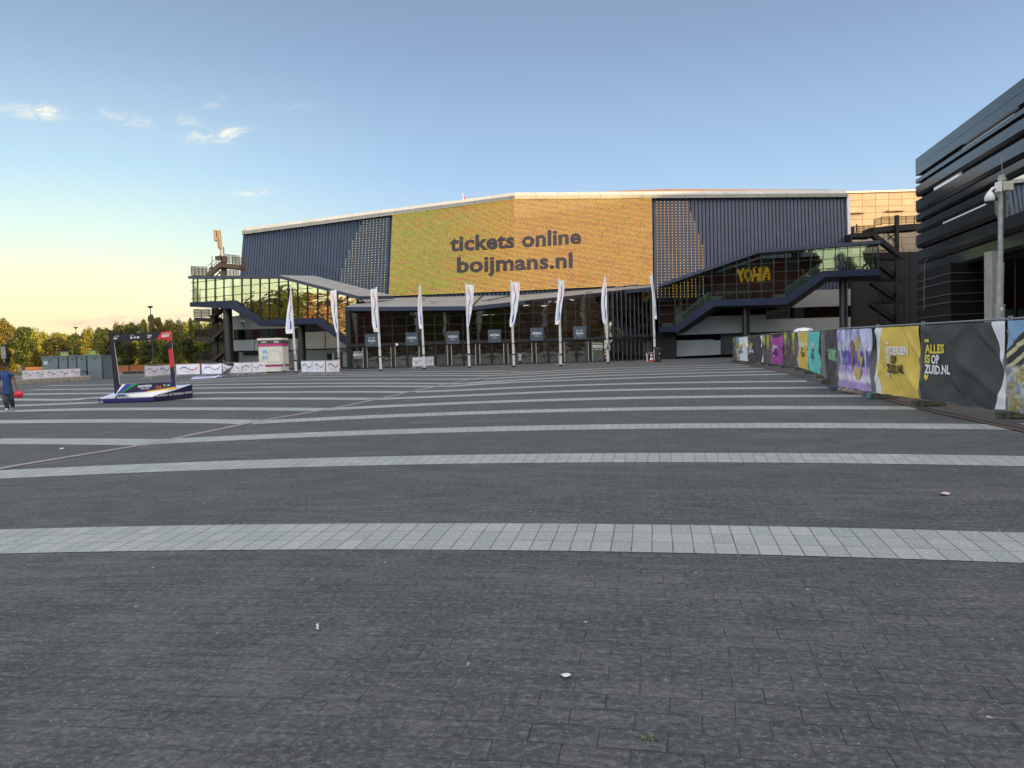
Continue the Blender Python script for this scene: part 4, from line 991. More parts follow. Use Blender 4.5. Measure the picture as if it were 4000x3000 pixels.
# ---------------- dark banded building on the right
bb_ = empty('banded_building', (45, 50, .3), 'dark bronze building with overhanging horizontal metal bands and thin pale slots', 'building')
BX = lambda y: 25.8 + .2 * y
YF = 78.7
fd = Vector((.2, 1, 0)).normalized(); nb = Vector((-1, .2, 0)).normalized()
def bpt(y, z, off=0.0): p = Vector((BX(y), y, z)); return p + nb * off
def zc(c): return 1.6 + (1330.9 - (300 + .603 * c)) / 3000 * YF
def band(c0, c1, y0=-22.0, off=0.0, taper=.0, name='facade_band'):
    z1, z0 = zc(c0), zc(c1); mb = MB(); L = (YF - y0) * 1.02
    prof = [(off, z1), (off, lerp(z1, z0, .75)), (off - taper, z0), (off - 1.2, z0), (off - 1.2, z1)]
    A = [bpt(y0, z, o_) for o_, z in prof]; Bq = [bpt(YF, z, o_) for o_, z in prof]; n_ = len(prof)
    for i in range(n_):
        j = (i + 1) % n_; mb.face([A[i], A[j], Bq[j], Bq[i]][::-1], 0, [(0, 1), (0, .2), (L, .2), (L, 1)][::-1])
    mb.face(Bq, 0, [(1, .5)] * n_); mb.face(A[::-1], 0, [(1, .5)] * n_)
    return mb.build(name, BLOCKP, bb_)
band(548, 604); band(606, 655)
band(680, 704); band(724, 790, taper=.15)
YW_ = 60.0
band(815, 893, taper=.15); band(905, 950, taper=.12)
for c0, c1, tp in ((968, 1022, .2), (1036, 1120, .2)): band(c0, c1, YW_, 0, tp)
band(1135, 1215, -22, -.1, .1)
# deep bottom fascia and recessed back wall
zbot = 7.8
mb = MB()
for y0, y1, z0, z1, off_, mi in ((-22, YF - .1, zc(1215) + .02, zc(1228), -.5, 0), (-22, YF - .6, zc(1120), zc(548) - .3, -.75, 0)):
    A = [bpt(y0, z1, off_), bpt(y0, z0, off_), bpt(y1, z0, off_), bpt(y1, z1, off_)]; mb.face(A, mi)
mb.face([bpt(YF, zc(1300), -.6), bpt(YF, zc(548), -.6), bpt(YF, zc(548), -40), bpt(YF, zc(1300), -40)])
mb.build('recessed_wall', BLACKM, bb_)
band(1228, 1300, -22, -.25, .05, 'bottom_fascia')
zs_ = zc(1300)
mb = MB(); mb.face([bpt(-22, zs_ + .05, -.3), bpt(YF, zs_ + .05, -.3), bpt(YF, zs_ + .05, -14), bpt(-22, zs_ + .05, -14)]); mb.build('soffit', mat('grey_soffit', (.10, .10, .095), .8), bb_)
mb = MB(); zt2 = zc(548) - .05; mb.face([bpt(-22, zt2, -.2), bpt(YF, zt2, -.2), bpt(YF, zt2, -45), bpt(-22, zt2, -45)]); mb.face([bpt(-22, zt2, -45), bpt(YF, zt2, -45), bpt(YF, .2, -45), bpt(-22, .2, -45)]); mb.face([bpt(-22, zt2, -.3), bpt(-22, zt2, -45), bpt(-22, .2, -45), bpt(-22, zs_, -.3)]); mb.build('roof', BLACKM, bb_)
# pale slots; a faint glow is added to whiten them
SLOT = mat('pale_glow_slot', (.80, .84, .88), .4, 0, .02, 2, emit=(.80, .87, 1.0), estr=.16)
for ya, yb_, z in ((57.4, 67.2, 17.93), (62.2, 72.0, 12.3), (68.2, 74.3, 16.05)):
    A = [bpt(ya, z - .17, -.28), bpt(yb_, z - .17, -.28), bpt(yb_, z + .17, -.28), bpt(ya, z + .17, -.28)]; mb = MB(); mb.prism(A, nb * -.3); mb.build('pale_glow_slot', SLOT, bb_)
# big window towards the right edge
mb = MB(); A = [bpt(-22, zc(1134), -.5), bpt(YW_ - .3, zc(1134), -.5), bpt(YW_ - .3, zc(952), -.5), bpt(-22, zc(952), -.5)]; mb.face(A, 0, [(0, 0), (20, 0), (20, 1), (0, 1)]); mb.build('window', GL_BLUE, bb_)
mb = MB()
for k in range(10): y_ = YW_ - .3 - 4.1 * k; mb.bar(bpt(y_, zc(1134), -.42), bpt(y_, zc(952), -.42), .12, .12)
mb.build('window_bars', BLACKM, bb_)
# ground floor: ribbed black wall that turns a corner, with thin pale cables, concrete pillar and shop glass
mb = MB(); g0 = at(3583, 1330, 76.5); g1 = at(3715, 1330, 66.0); g2 = at(3862, 1330, 67.0)
for a, c in ((g0, g1), (g1, g2)): mb.face([(a.x, a.y, .2), (c.x, c.y, .2), (c.x, c.y, zs_ + .1), (a.x, a.y, zs_ + .1)])
mb.build('ground_floor_wall', mat('black_ribbed_wall', (.006, .006, .007), .7), bb_)
for ya, yb_, yc in ((1102, 1066, 1063), (1129, 1099, 1093), (1172, 1148, 1142), (1201, 1180, 1175), (1244, 1229, 1223)):
    mb = MB(); pp = [at(3585, ya, 76.2), at(3713, yb_, 65.8), at(3860, yc, 66.8)]
    mb.tube(pp, .035, 6); mb.build('cable_line', mat('pale_cable', (.16, .16, .17), .5), bb_)
mb = MB(); mb.tube([at(3622, 1013, 72.5), at(3612, 1024, 72.4), at(3611, 1100, 72.4), at(3609, 1170, 72.4), at(3612, 1195, 72.4), at(3608, 1208, 72.4), at(3598, 1208, 72.4)], .035, 6)
mb.build('hanging_hose', MATS['pale_cable'], bb_)
mb = MB(); a = at(3864, 1250, 58); c = at(3903, 1250, 58); mb.box(a.x, c.x, 57.6, 58.6, .2, zs_ + .05); mb.build('concrete_pillar', mat('pillar_concrete', (.36, .34, .30), .8, 0, .15, 1.5), bb_)
mb = MB(); a = at(3890, 1250, 64); mb.face([(a.x, 64, .2), (a.x + 30, 56, .2), (a.x + 30, 56, zs_ + .1), (a.x, 64, zs_ + .1)], 0, [(0, 0), (22, 0), (22, 5), (0, 5)]); mb.build('shop_glazing', GL_ENT, bb_)
mb = MB()
for k in range(14): mb.bar((a.x + k * 1.35, 64 - k * .36 - .1, .2), (a.x + k * 1.35, 64 - k * .36 - .1, zs_), .10, .10)
for z in (2.2, 4.0): mb.bar((a.x, 63.9, z), (a.x + 30, 55.9, z), .1, .08)
mb.build('shop_glazing_bars', BLACKM, bb_)
mb = MB(); mb.box(a.x, a.x + 30, 70, 70.3, .2, zs_, 0); 
for k in range(9): mb.box(a.x + .9 + k * 1.35, a.x + 1.7 + k * 1.35, 66.4, 66.6, 3.0, 4.1, 1)
mb.build('shop_interior', [mat('shop_wall', (.16, .05, .02), .7, 0, .3, 1), mat('shop_sheet', (.22, .33, .28), .6)], bb_)

# ---------------- buildings around the camera (out of view; they shade the square and show in the glass)
BRICKM = jointed('dark_red_brick', (.16, .055, .035), (.09, .06, .05), .25, .08, .8, .01, .15, offset=.5)
REDFAC = jointed('orange_red_facade', (.36, .11, .045), (.30, .25, .2), 3.0, 1.2, .7, .12, .1)
ORB = jointed('sunlit_tint_brick', (.55, .29, .14), (.20, .12, .08), .25, .08, .8, .01, .15, offset=.5)  # sunlit orange is put into the brick colour
BEIGE = mat('beige_render', (.42, .36, .28), .8, 0, .1, .5)
WIND = mat('dark_window', (.02, .025, .03), .1, 0, 0, spec=.8)
def block(name, label, p0, p1, dep, H, m, rows, cols, z0=.1, balc=None):
    """facade from p0 to p1 (ground, xy), depth vector dep"""
    e = empty(name, (p0[0], p0[1], 0), label, 'building'); p0 = Vector((*p0, z0)); p1 = Vector((*p1, z0)); d = Vector((*dep, 0)); u = Vector((0, 0, H)); L = (p1 - p0).length; ax = (p1 - p0) / L
    mb = MB(); A = [p0, p1, p1 + u, p0 + u]; uvs = [(0, 0), (L, 0), (L, H), (0, H)]
    mb.face(A, 0, uvs); mb.face([p + d for p in A][::-1], 0, uvs[::-1])
    mb.face([p0 + u, p1 + u, p1 + u + d, p0 + u + d], 0); mb.face([p0 + d, p0, p0 + u, p0 + u + d], 0, uvs); mb.face([p1, p1 + d, p1 + d + u, p1 + u], 0, uvs)
    mb.build('wall', m, e)
    n_ = -d.normalized(); mb = MB(); fb = MB()
    for r in range(rows):
        for c in range(cols):
            a = p0 + ax * (L * (c + .18) / cols) + Vector((0, 0, H * (r + .3) / rows)) + n_ * .06; w_ = ax * (L * .62 / cols); h_ = Vector((0, 0, H * .48 / rows))
            mb.face([a, a + w_, a + w_ + h_, a + h_])
        if balc: a = p0 + Vector((0, 0, H * (r + .12) / rows)) + n_ * .6; fb.bar(a, a + ax * L, 1.2, .5)
    mb.build('windows', WIND, e)
    if balc: fb.build('balconies', balc, e)
    return e
perp = Vector((.6, .8)); s2 = Vector((.8, -.6))
def T2(d, qv): v = s2 * d + perp * qv; return (v.x, v.y)
SH = 45.2
block('added_shade_block', 'added unseen dark red brick block shading the square from behind right', T2(80, 108), T2(80, -14), tuple(s2 * 14), SH, BRICKM, 12, 30)  # added shadow caster out of view; its height sets the shade line
block('added_shade_block', 'added lower unseen brick block shading the foot of the cream hall', T2(80, 175), T2(80, 107.9), tuple(s2 * 14), 39.5, BRICKM, 10, 10)  # second added caster, keeps the low sun off the cream hall's foot
block('theatre_building', 'brick building with balconies, both coloured as if sunlit, behind the camera', (58, -58), (-42, -68.2), (2, -20), 22, ORB, 7, 20, balc=mat('sunlit_tint_balcony', (.60, .38, .20), .7))  # warm brick and bright balconies imitate sunlight that never reaches this side
block('cinema_building', 'dark red building with yellow AHOY letters behind the camera', (-36, -62.5), (-90, -49), (-6, -16), 30, mat('maroon_facade', (.13, .030, .025), .6, 0, .1, .5), 4, 8)
block('brick_house_row', 'orange red brick row of houses facing the arena from the left', (-100, 73), (-106, 28), (-14, 2), 15, REDFAC, 4, 12, balc=mat('cream_band', (.55, .42, .28), .7))
# yellow lettering of the theatre, seen mirrored in the arena glass
mb = MB(); text_on(mb, 'AHOY', quadfn((-45, -59.0, 21.7), (-55, -56.5, 21.7), (-45, -59.0, 25.7)), .05); tag(mb.build('roof_letters', mat('yellow_letters', (.85, .42, .03), .5, emit=(1.0, .50, .04), estr=.8), origin=(-50, -57.8, 21.7)), 'yellow AHOY letters on the dark red building behind the camera', 'sign')
# ---------------------------------------------------------------- trees
def leafmat(name, c1, c2, c3):
    m, q, b = newmat(name); out = [n for n in q.n if n.type == 'OUTPUT_MATERIAL'][0]
    oi = q.node('ShaderNodeObjectInfo'); geo = q.node('ShaderNodeNewGeometry')
    uv = q.node('ShaderNodeUVMap').outputs[0]; s = q.node('ShaderNodeSeparateXYZ'); q.link(uv, s.inputs[0])
    col = q.mix(s.outputs[0], c1, c2); col = q.mix(q.rng(s.outputs[1], .7, 1, 0, .8), col, c3)
    hs = q.node('ShaderNodeHueSaturation'); q.link(q.rng(oi.outputs['Random'], 0, 1, .475, .52), hs.inputs['Hue']); q.link(q.rng(oi.outputs['Random'], 0, 1, .75, 1.25), hs.inputs['Value']); q.link(col, hs.inputs['Color'])
    q.link(hs.outputs[0], b.inputs['Base Color']); b.inputs['Roughness'].default_value = .6
    t = q.node('ShaderNodeBsdfTranslucent'); q.link(hs.outputs[0], t.inputs[0]); mx = q.node('ShaderNodeMixShader'); mx.inputs[0].default_value = .3
    q.link(b.outputs[0], mx.inputs[1]); q.link(t.outputs[0], mx.inputs[2]); q.link(mx.outputs[0], out.inputs[0]); return m
LF1 = leafmat('green_leaves', (.032, .055, .010), (.055, .075, .013), (.13, .12, .02))  # green darkened so the front row reads as shaded
LF2 = leafmat('sun_gold_leaves', (.11, .125, .012), (.20, .185, .018), (.30, .24, .025))  # gold of the low sun is put into the leaf colour
BARK = mat('bark', (.09, .07, .055), .9, 0, .3, 4)
def crown_mesh(name, seed, rx, rz, n, leaf, m, conic=0.0, nl=11):
    rnd = random.Random(seed); lobes = []
    for k in range(nl):
        a = rnd.uniform(0, 6.283); zz = rnd.uniform(-.75, .9); rr = rnd.uniform(.25, .8) * (1 - conic * max(0, zz)) * math.sqrt(max(.1, 1 - zz * zz * .8))
        lobes.append((Vector((math.cos(a) * rr * rx, math.sin(a) * rr * rx, zz * rz)), rnd.uniform(.28, .5) * rx * (1 - conic * .6 * max(0, zz))))
    lobes.append((Vector((0, 0, 0)), rx * .6)); lobes.append((Vector((0, 0, rz * .8)), rx * .34))
    mb = MB()
    for i in range(n):
        c, r_ = lobes[rnd.randrange(len(lobes))]
        d = Vector((rnd.gauss(0, 1), rnd.gauss(0, 1), rnd.gauss(0, 1))).normalized(); p = c + d * r_ * (rnd.random() ** .28) * (1 + .25 * rnd.random() ** 3)
        nrm = (d + Vector((rnd.gauss(0, .5), rnd.gauss(0, .5), rnd.gauss(0, .5)))).normalized(); t = nrm.cross(Vector((rnd.gauss(0, 1), rnd.gauss(0, 1), rnd.gauss(0, 1)))).normalized(); u = nrm.cross(t)
        s_ = leaf * rnd.uniform(.55, 1.3); g = (rnd.random(), rnd.random())
        mb.face([p + t * s_, p + u * s_ * .7, p - t * s_ * .9, p - u * s_ * .6], 0, [g] * 4)
    o = mb.build(name, m, origin=(0, 0, 0)); me = o.data; bpy.data.objects.remove(o); return me
def trunk_mesh(seed, h, r_):
    rnd = random.Random(seed); mb = MB()
    mb.tube([(0, 0, 0), (.05 * h * rnd.uniform(-1, 1), 0, h * .5), (rnd.uniform(-.1, .1), rnd.uniform(-.1, .1), h)], [r_, r_ * .8, r_ * .5], 8)
    for k in range(6):
        a = k * 1.05 + rnd.random(); z0 = h * rnd.uniform(.55, .95); L = h * rnd.uniform(.35, .6)
        mb.tube([(0, 0, z0), (math.cos(a) * L * .4, math.sin(a) * L * .4, z0 + L * .45), (math.cos(a) * L * .75, math.sin(a) * L * .75, z0 + L)], [r_ * .4, r_ * .25, r_ * .08], 5)
    o = mb.build('trunk', BARK, origin=(0, 0, 0)); me = o.data; bpy.data.objects.remove(o); return me
# kinds: (crown radius 1 m scale)
KIND = {
    'round': (crown_mesh('crown', 1, 1, .95, 4200, .075, LF1), crown_mesh('crown', 2, 1, .9, 4200, .075, LF1, nl=14)),
    'gold': (crown_mesh('crown', 3, 1, .95, 4200, .075, LF2), crown_mesh('crown', 4, 1, 1.0, 4200, .075, LF2, nl=15)),
    'poplar': (crown_mesh('crown', 5, .62, 1.45, 4600, .075, LF2, .5, 30), crown_mesh('crown', 6, .6, 1.5, 4600, .075, LF2, .5, 34)),
}
TR = [trunk_mesh(s, 1.0, .055) for s in (1, 2, 3)]
def tree(px, Yd, ytop, wpx, kind, label, group, clear=.22, gfix=None):
    top = at(px, ytop, Yd); zg = gz(top.x, Yd); H = top.z - zg; w_ = wpx / 3000 * Yd / 2
    e = empty({'round': 'broadleaf_tree', 'gold': 'broadleaf_tree', 'poplar': 'poplar_tree'}[kind], (top.x, Yd, zg), label, 'tree', group)
    i = int(h1(px, Yd) * 2) % 2; me = KIND[kind][i]; ch_ = H * (1 - clear); zr = ch_ / 2 / (1.05 if kind != 'poplar' else 1.65) * 1.0
    c = bpy.data.objects.new('crown', me); COL.objects.link(c); c.parent = e; hw = .55 if kind == 'poplar' else 1.05
    c.location = (0, 0, H * clear + ch_ * .48); c.scale = (w_ / hw, w_ / hw, zr * 1.02); c.rotation_euler = (0, 0, h1(px) * 6.28)
    t = bpy.data.objects.new('trunk', TR[int(h1(px, 3) * 3) % 3]); COL.objects.link(t); t.parent = e; t.scale = (H * .55 * .9, H * .55 * .9, H * .6); t.rotation_euler = (0, 0, h1(px, 9) * 6)
    return e
G1, G2, G3 = 'young trees along the edge of the square', 'tall trees of the park behind', 'sunlit bushes at the car park'
# front row of darker young trees
fr_trees = [(86, 112, 1278, 112, 'tallest dark green tree behind the walking person'), (214, 118, 1318, 96, 'dark broad tree left of the green ticket booth sign'),
            (398, 112, 1282, 72, 'dark tree directly left of the photo frame'), (500, 112, 1336, 88, 'dark young tree seen through the left of the photo frame'),
            (582, 114, 1332, 86, 'dark young tree in the middle of the photo frame opening'), (735, 112, 1322, 84, 'dark young tree beside the foot of the fire stair'),
            (660, 116, 1340, 76, 'dark young tree seen through the right of the photo frame'), (812, 118, 1335, 76, 'dark young tree seen through the fire stair'), (24, 116, 1345, 50, 'low dark tree above the grey sign')]
for px, Yd, yt, w_, lb_ in fr_trees: tree(px, Yd, yt, w_, 'round', lb_, G1, .28)
back = [(-40, 135, 1252, 120, 'gold'), (10, 130, 1250, 92, 'gold'), (40, 138, 1262, 60, 'poplar'), (118, 150, 1288, 100, 'gold'), (165, 152, 1300, 90, 'gold'), (208, 155, 1304, 90, 'gold'), (250, 152, 1306, 80, 'gold'), (300, 150, 1308, 60, 'round'),
        (352, 140, 1282, 82, 'gold'), (430, 165, 1285, 80, 'round'), (470, 168, 1272, 110, 'round'), (525, 170, 1265, 100, 'round'), (560, 142, 1232, 36, 'poplar'), (590, 138, 1212, 44, 'poplar'), (618, 142, 1224, 44, 'poplar'), (652, 165, 1254, 80, 'gold'),
        (700, 160, 1255, 90, 'gold'), (742, 132, 1226, 30, 'poplar'), (775, 150, 1256, 84, 'gold'), (820, 140, 1262, 80, 'gold'), (858, 150, 1250, 70, 'gold'), (540, 135, 1300, 70, 'gold'), (620, 134, 1300, 60, 'gold'), (240, 135, 1350, 52, 'gold'), (180, 134, 1352, 40, 'gold')]
back += [(x_, 195, 1298 + 10 * h1(x_), 100, 'round') for x_ in (285, 335, 385, 420)] + [(x_, 198, 1262 + 10 * h1(x_), 90, 'gold') for x_ in (455, 500, 545, 625, 680, 725, 800, 850)]
words = {'gold': 'golden sunlit park tree', 'round': 'olive green rounded park tree', 'poplar': 'slim pointed poplar catching golden light'}
place = ['far left of the photo', 'above the grey sign', 'above the walking person', 'left of the ticket booths', 'above the ticket booths', 'left of the photo frame', 'above the frame left corner', 'above the frame middle', 'above the frame right corner', 'right of the photo frame', 'behind the fire stair']
def where(px):
    for lim, s_ in ((0, 'at the far left edge'), (30, 'above the grey sign'), (60, 'just right of the grey sign'), (140, 'above the walking person'), (180, 'left of the ticket booths'), (222, 'over the first ticket booth'), (245, 'over the second ticket booth'), (275, 'between the two booth signs'), (320, 'behind the distant small lamp'), (380, 'right of the small lamp'), (445, 'over the left post of the photo frame'), (500, 'over the left half of the photo frame'),
                    (545, 'over the centre of the photo frame'), (575, 'just left of the tall lamp'), (600, 'behind the tall lamp'), (630, 'just right of the tall lamp'), (665, 'over the red corner of the photo frame'), (720, 'right of the photo frame'), (760, 'left of the fire stair'), (800, 'behind the stair landings'), (840, 'behind the stair flights'), (900, 'behind the first black column')):
        if px < lim + 1: return s_
    return 'near the arena'
x_seen = {}
for px, Yd, yt, w_, k in back:
    lb_ = words[k] + ' ' + where(px)
    if Yd > 190: lb_ = 'farthest ' + ('lower ' if x_seen.get(where(px)) else '') + lb_; x_seen[where(px)] = 1
    if Yd in (134, 135) and yt >= 1300: lb_ = 'small lower ' + lb_
    tree(px, Yd, yt, w_, k, lb_, G2, .06)
# sunlit bushes near the ground
def bush(px, Yd, ytop, w_, lb_, kind='gold'):
    top = at(px, ytop, Yd); zg = gz(top.x, Yd); H = top.z - zg; r_ = w_ / 3000 * Yd / 2
    o = bpy.data.objects.new('bush', KIND[kind][int(h1(px) * 2) % 2]); COL.objects.link(o); o.location = (top.x, Yd, zg + H * .42); o.scale = (r_, r_, H * .56); o.rotation_euler = (0, 0, h1(px) * 6)
    tag(o, lb_, 'bush', G3)
for px, Yd, yt, w_, lb_ in ((5, 120, 1385, 60, 'bright yellow bush beside the grey sign'), (40, 122, 1392, 44, 'yellow bush right behind the walking person'), (98, 122, 1398, 40, 'yellow bush left of the orange wall'), (145, 124, 1362, 56, 'tall golden bush left of the ticket booths'),
                            (128, 121, 1416, 30, 'small orange bush over the orange wall'), (455, 122, 1400, 46, 'golden bush just inside the left frame post'), (560, 124, 1396, 54, 'golden bush left of the tall lamp foot'), (600, 123, 1404, 34, 'golden bush right of the tall lamp foot'), (665, 122, 1402, 50, 'golden bush behind the red frame post'),
                            (705, 123, 1388, 44, 'golden bush right of the photo frame'), (772, 124, 1390, 60, 'bright golden bush behind the stair foot'), (838, 124, 1392, 50, 'golden bush behind the lowest stair flight')):
    bush(px, Yd, yt, w_, lb_)
# out of view to the left: trees that the left glass wing mirrors
for k in range(9):
    y_ = 74 + 6.5 * k; x_ = -88 - 4 * h1(k); e = empty('broadleaf_tree', (x_, y_, .3), 'golden tree beyond the left edge, %s one from the south' % ('first', 'second', 'third', 'fourth', 'fifth', 'sixth', 'seventh', 'eighth', 'ninth')[k], 'tree', 'mirrored trees left of the view')
    H = 10.5 + 6 * h1(k, 2)
    c = bpy.data.objects.new('crown', KIND['gold'][k % 2]); COL.objects.link(c); c.parent = e; c.location = (0, 0, H * .6); c.scale = (4.6, 4.6, H * .42)
    t = bpy.data.objects.new('trunk', TR[k % 3]); COL.objects.link(t); t.parent = e; t.scale = (H * .5, H * .5, H * .6)
for k, (x_, y_, H) in enumerate(((-30, -54, 27), (-22, -55, 25), (-13, -54, 28.5), (-4, -54, 24))):
    e = empty('broadleaf_tree', (x_, y_, 0), 'tall tree behind the camera before the brown building, %s from the cinema' % ('first', 'second', 'third', 'fourth')[k], 'tree', 'tall trees behind the camera')
    c = bpy.data.objects.new('crown', KIND['gold' if k % 2 else 'round'][k % 2]); COL.objects.link(c); c.parent = e; c.location = (0, 0, H * .62); c.scale = (5.2, 5.2, H * .38)
    t = bpy.data.objects.new('trunk', TR[k % 3]); COL.objects.link(t); t.parent = e; t.scale = (H * .4, H * .4, H * .6)
# low walls with sunlit orange put into their colour, kerb, grass bank
mb = MB(); a, c = at(98, 1442, 116), at(163, 1440, 116); mb.box(a.x, c.x, 116, 116.4, .3, at(130, 1434, 116).z); tag(mb.build('low_wall', mat('sunlit_tint_wall', (.42, .17, .07), .8, 0, .2, 1), origin=((a.x + c.x) / 2, 116, .3)), 'low brick wall coloured as if sunlit orange, left of the ticket booths', 'wall')
mb = MB(); a, c = at(425, 1438, 117), at(860, 1430, 117); mb.box(a.x, c.x, 117, 117.4, .3, at(700, 1421, 117).z); tag(mb.build('low_wall', MATS['sunlit_tint_wall'], origin=((a.x + c.x) / 2, 117, .3)), 'long low brick wall coloured as if sunlit orange, behind the photo frame and fire stair', 'wall')
# street lamps
LAMPM = mat('dark_lamp_metal', (.035, .045, .055), .5, .2, .1, 3)
def lamp(px, ytop, pxb, Yd, wpx_, lb_):
    top = at(px, ytop, Yd); b_ = at(pxb, 1440, Yd); zg = .3; base = Vector((b_.x, Yd, zg)); s_ = wpx_ / 3000 * Yd
    e = empty('street_lamp', base, lb_, 'street lamp', 'street lamps at the car park')
    MB().tube([base, lerp(base, top, .3), top], [.13, .10, .05], 10).build('pole', LAMPM, e)
    MB().lathe(base, [(.22, 0), (.22, .5), (.14, .6)], 10).build('base_collar', LAMPM, e)
    mb = MB(); mb.lathe(top, [(.05, -.1), (s_ * .18, 0), (s_ * .5, .15), (s_ * .5, .22), (s_ * .1, .30), (0, .32)], 16); mb.build('lamp_head', LAMPM, e)
lamp(587, 1203, 601, 108, 22, 'tall dark street lamp rising behind the photo frame')
lamp(296, 1283, 301, 152, 16, 'distant dark street lamp above the ticket booths')
mb = MB(); 
# grey sign at the far left
b_ = at(16, 1425, 88); t_ = at(4, 1355, 88)
e = empty('notice_board', (b_.x, 88, .3), 'narrow grey sign board on a post at the far left edge', 'sign')
MB().tube([(b_.x, 88, .3), at(16, 1400, 88)], .05, 8).build('post', ALU, e)
mb = MB(); mb.prism([at(2, 1355, 88), at(18, 1354, 88), at(23, 1401, 88), at(7, 1402, 88)], (0, .1, 0)); mb.build('board', mat('grey_board', (.22, .22, .24), .6, 0, .5, 3), e)
# rubber wheel stops on the car park
for px in (492, 514, 521, 548):
    p = at(px, 1461, 90); o = MB().lathe((p.x, 90, .305), [(.42, 0), (.42, .06), (.36, .2), (.2, .33), (0, .36)], 14).build('bollard_dome', mat('black_rubber', (.012, .012, .014), .7), origin=(p.x, 90, .305))
    tag(o, {492: 'leftmost low black dome on the car park inside the frame opening', 514: 'second black dome on the car park, touching the third', 521: 'third black dome on the car park, touching the second', 548: 'rightmost low black dome on the car park left of the banner'}[px], 'bollard', 'black domes on the car park')
# ---------------------------------------------------------------- things on the square
POLEW = mat('white_pole', (.62, .62, .60), .4, 0, .06, 2)
FLAGW = mat('white_flag_cloth', (.88, .88, .93), .8, 0, .05, 2)
C_RED = mat('print_red', (.55, .04, .07), .7, 0, 0); C_GRN = mat('print_green', (.10, .32, .06), .7, 0, 0); C_BLU = mat('print_blue', (.03, .12, .50), .7, 0, 0); C_BLK = mat('print_black', (.02, .02, .025), .7, 0, 0); C_YEL = mat('print_yellow', (.72, .50, .05), .7, 0, 0); C_TEAL = mat('print_pale_blue', (.25, .45, .62), .7, 0, 0)
INK = [FLAGW, C_YEL, C_RED, C_BLK, C_GRN, C_BLU]
def ribbon_fn(mb, f, pts, w, mi, n=8, jag=0):
    """coloured ribbon along control points in (u, v) space"""
    P_ = smooth_line([Vector(p) for p in pts], n)
    for i in range(len(P_) - 1):
        a, c = P_[i], P_[i + 1]; d = (c - a); 
        if d.length < 1e-6: continue
        d.normalize(); nn = Vector((-d.y, d.x)) * w / 2; k = 1 + jag * (h1(i, w) - .5)
        mb.face([f(*(a - nn * k)), f(*(c - nn * k)), f(*(c + nn * k)), f(*(a + nn * k))], mi(i / (len(P_) - 1)) if callable(mi) else mi)
poles = [((1136, 1130), (1157, 1456)), ((1312, 1129), (1325, 1446)), ((1470, 1121), (1488, 1449)), ((1641, 1112), (1658, 1442)), ((1819, 1104), (1834, 1437)), ((1995, 1097), (2008, 1434)), ((2182, 1088), (2191, 1430)), ((2364, 1074), (2375, 1420)), ((2547, 1066), (2559, 1414))]
flags = [[(1140, 1133, 1138), (1180, 1127, 1141), (1230, 1119, 1143), (1290, 1115, 1146), (1303, 1118, 1146)], [(1134, 1290, 1313), (1170, 1291, 1314), (1220, 1296, 1316), (1270, 1304, 1318), (1300, 1313, 1319)],
         [(1128, 1449, 1472), (1150, 1447, 1472), (1200, 1451, 1474), (1260, 1453, 1477), (1297, 1461, 1478)], [(1115, 1638, 1643), (1160, 1633, 1645), (1220, 1632, 1648), (1270, 1636, 1650), (1284, 1639, 1651)],
         [(1112, 1820, 1850), (1140, 1822, 1851), (1170, 1822, 1848), (1220, 1823, 1841), (1270, 1824, 1832), (1281, 1824, 1828)], [(1103, 1997, 2031), (1150, 1998, 2028), (1210, 1997, 2020), (1260, 1991, 2010), (1278, 1991, 2003)],
         [(1096, 2184, 2205), (1130, 2181, 2204), (1170, 2176, 2198), (1220, 2171, 2192), (1268, 2168, 2186)], [(1085, 2361, 2367), (1130, 2351, 2370), (1190, 2348, 2371), (1250, 2353, 2371), (1263, 2357, 2371)],
         [(1076, 2537, 2549), (1110, 2542, 2552), (1160, 2550, 2559), (1200, 2553, 2563), (1247, 2556, 2566)]]
fl_words = ['leftmost flagpole, its white banner swung out to the left in front of the left wing', 'white flagpole second from the left with a narrow banner before the left glass wing', 'flagpole with a broad white banner covering the left end of the canopy', 'flagpole with a slim furled banner in front of the double white barrier', 'flagpole whose banner tapers down to the right below the screen centre left', 'middle flagpole with a wide banner under the word boijmans', 'flagpole with a twisted banner crossing over its pole above the end-on barrier', 'flagpole with a slim banner left of the dark side glazing', 'rightmost flagpole beside the traffic cone, its banner twisted thin']
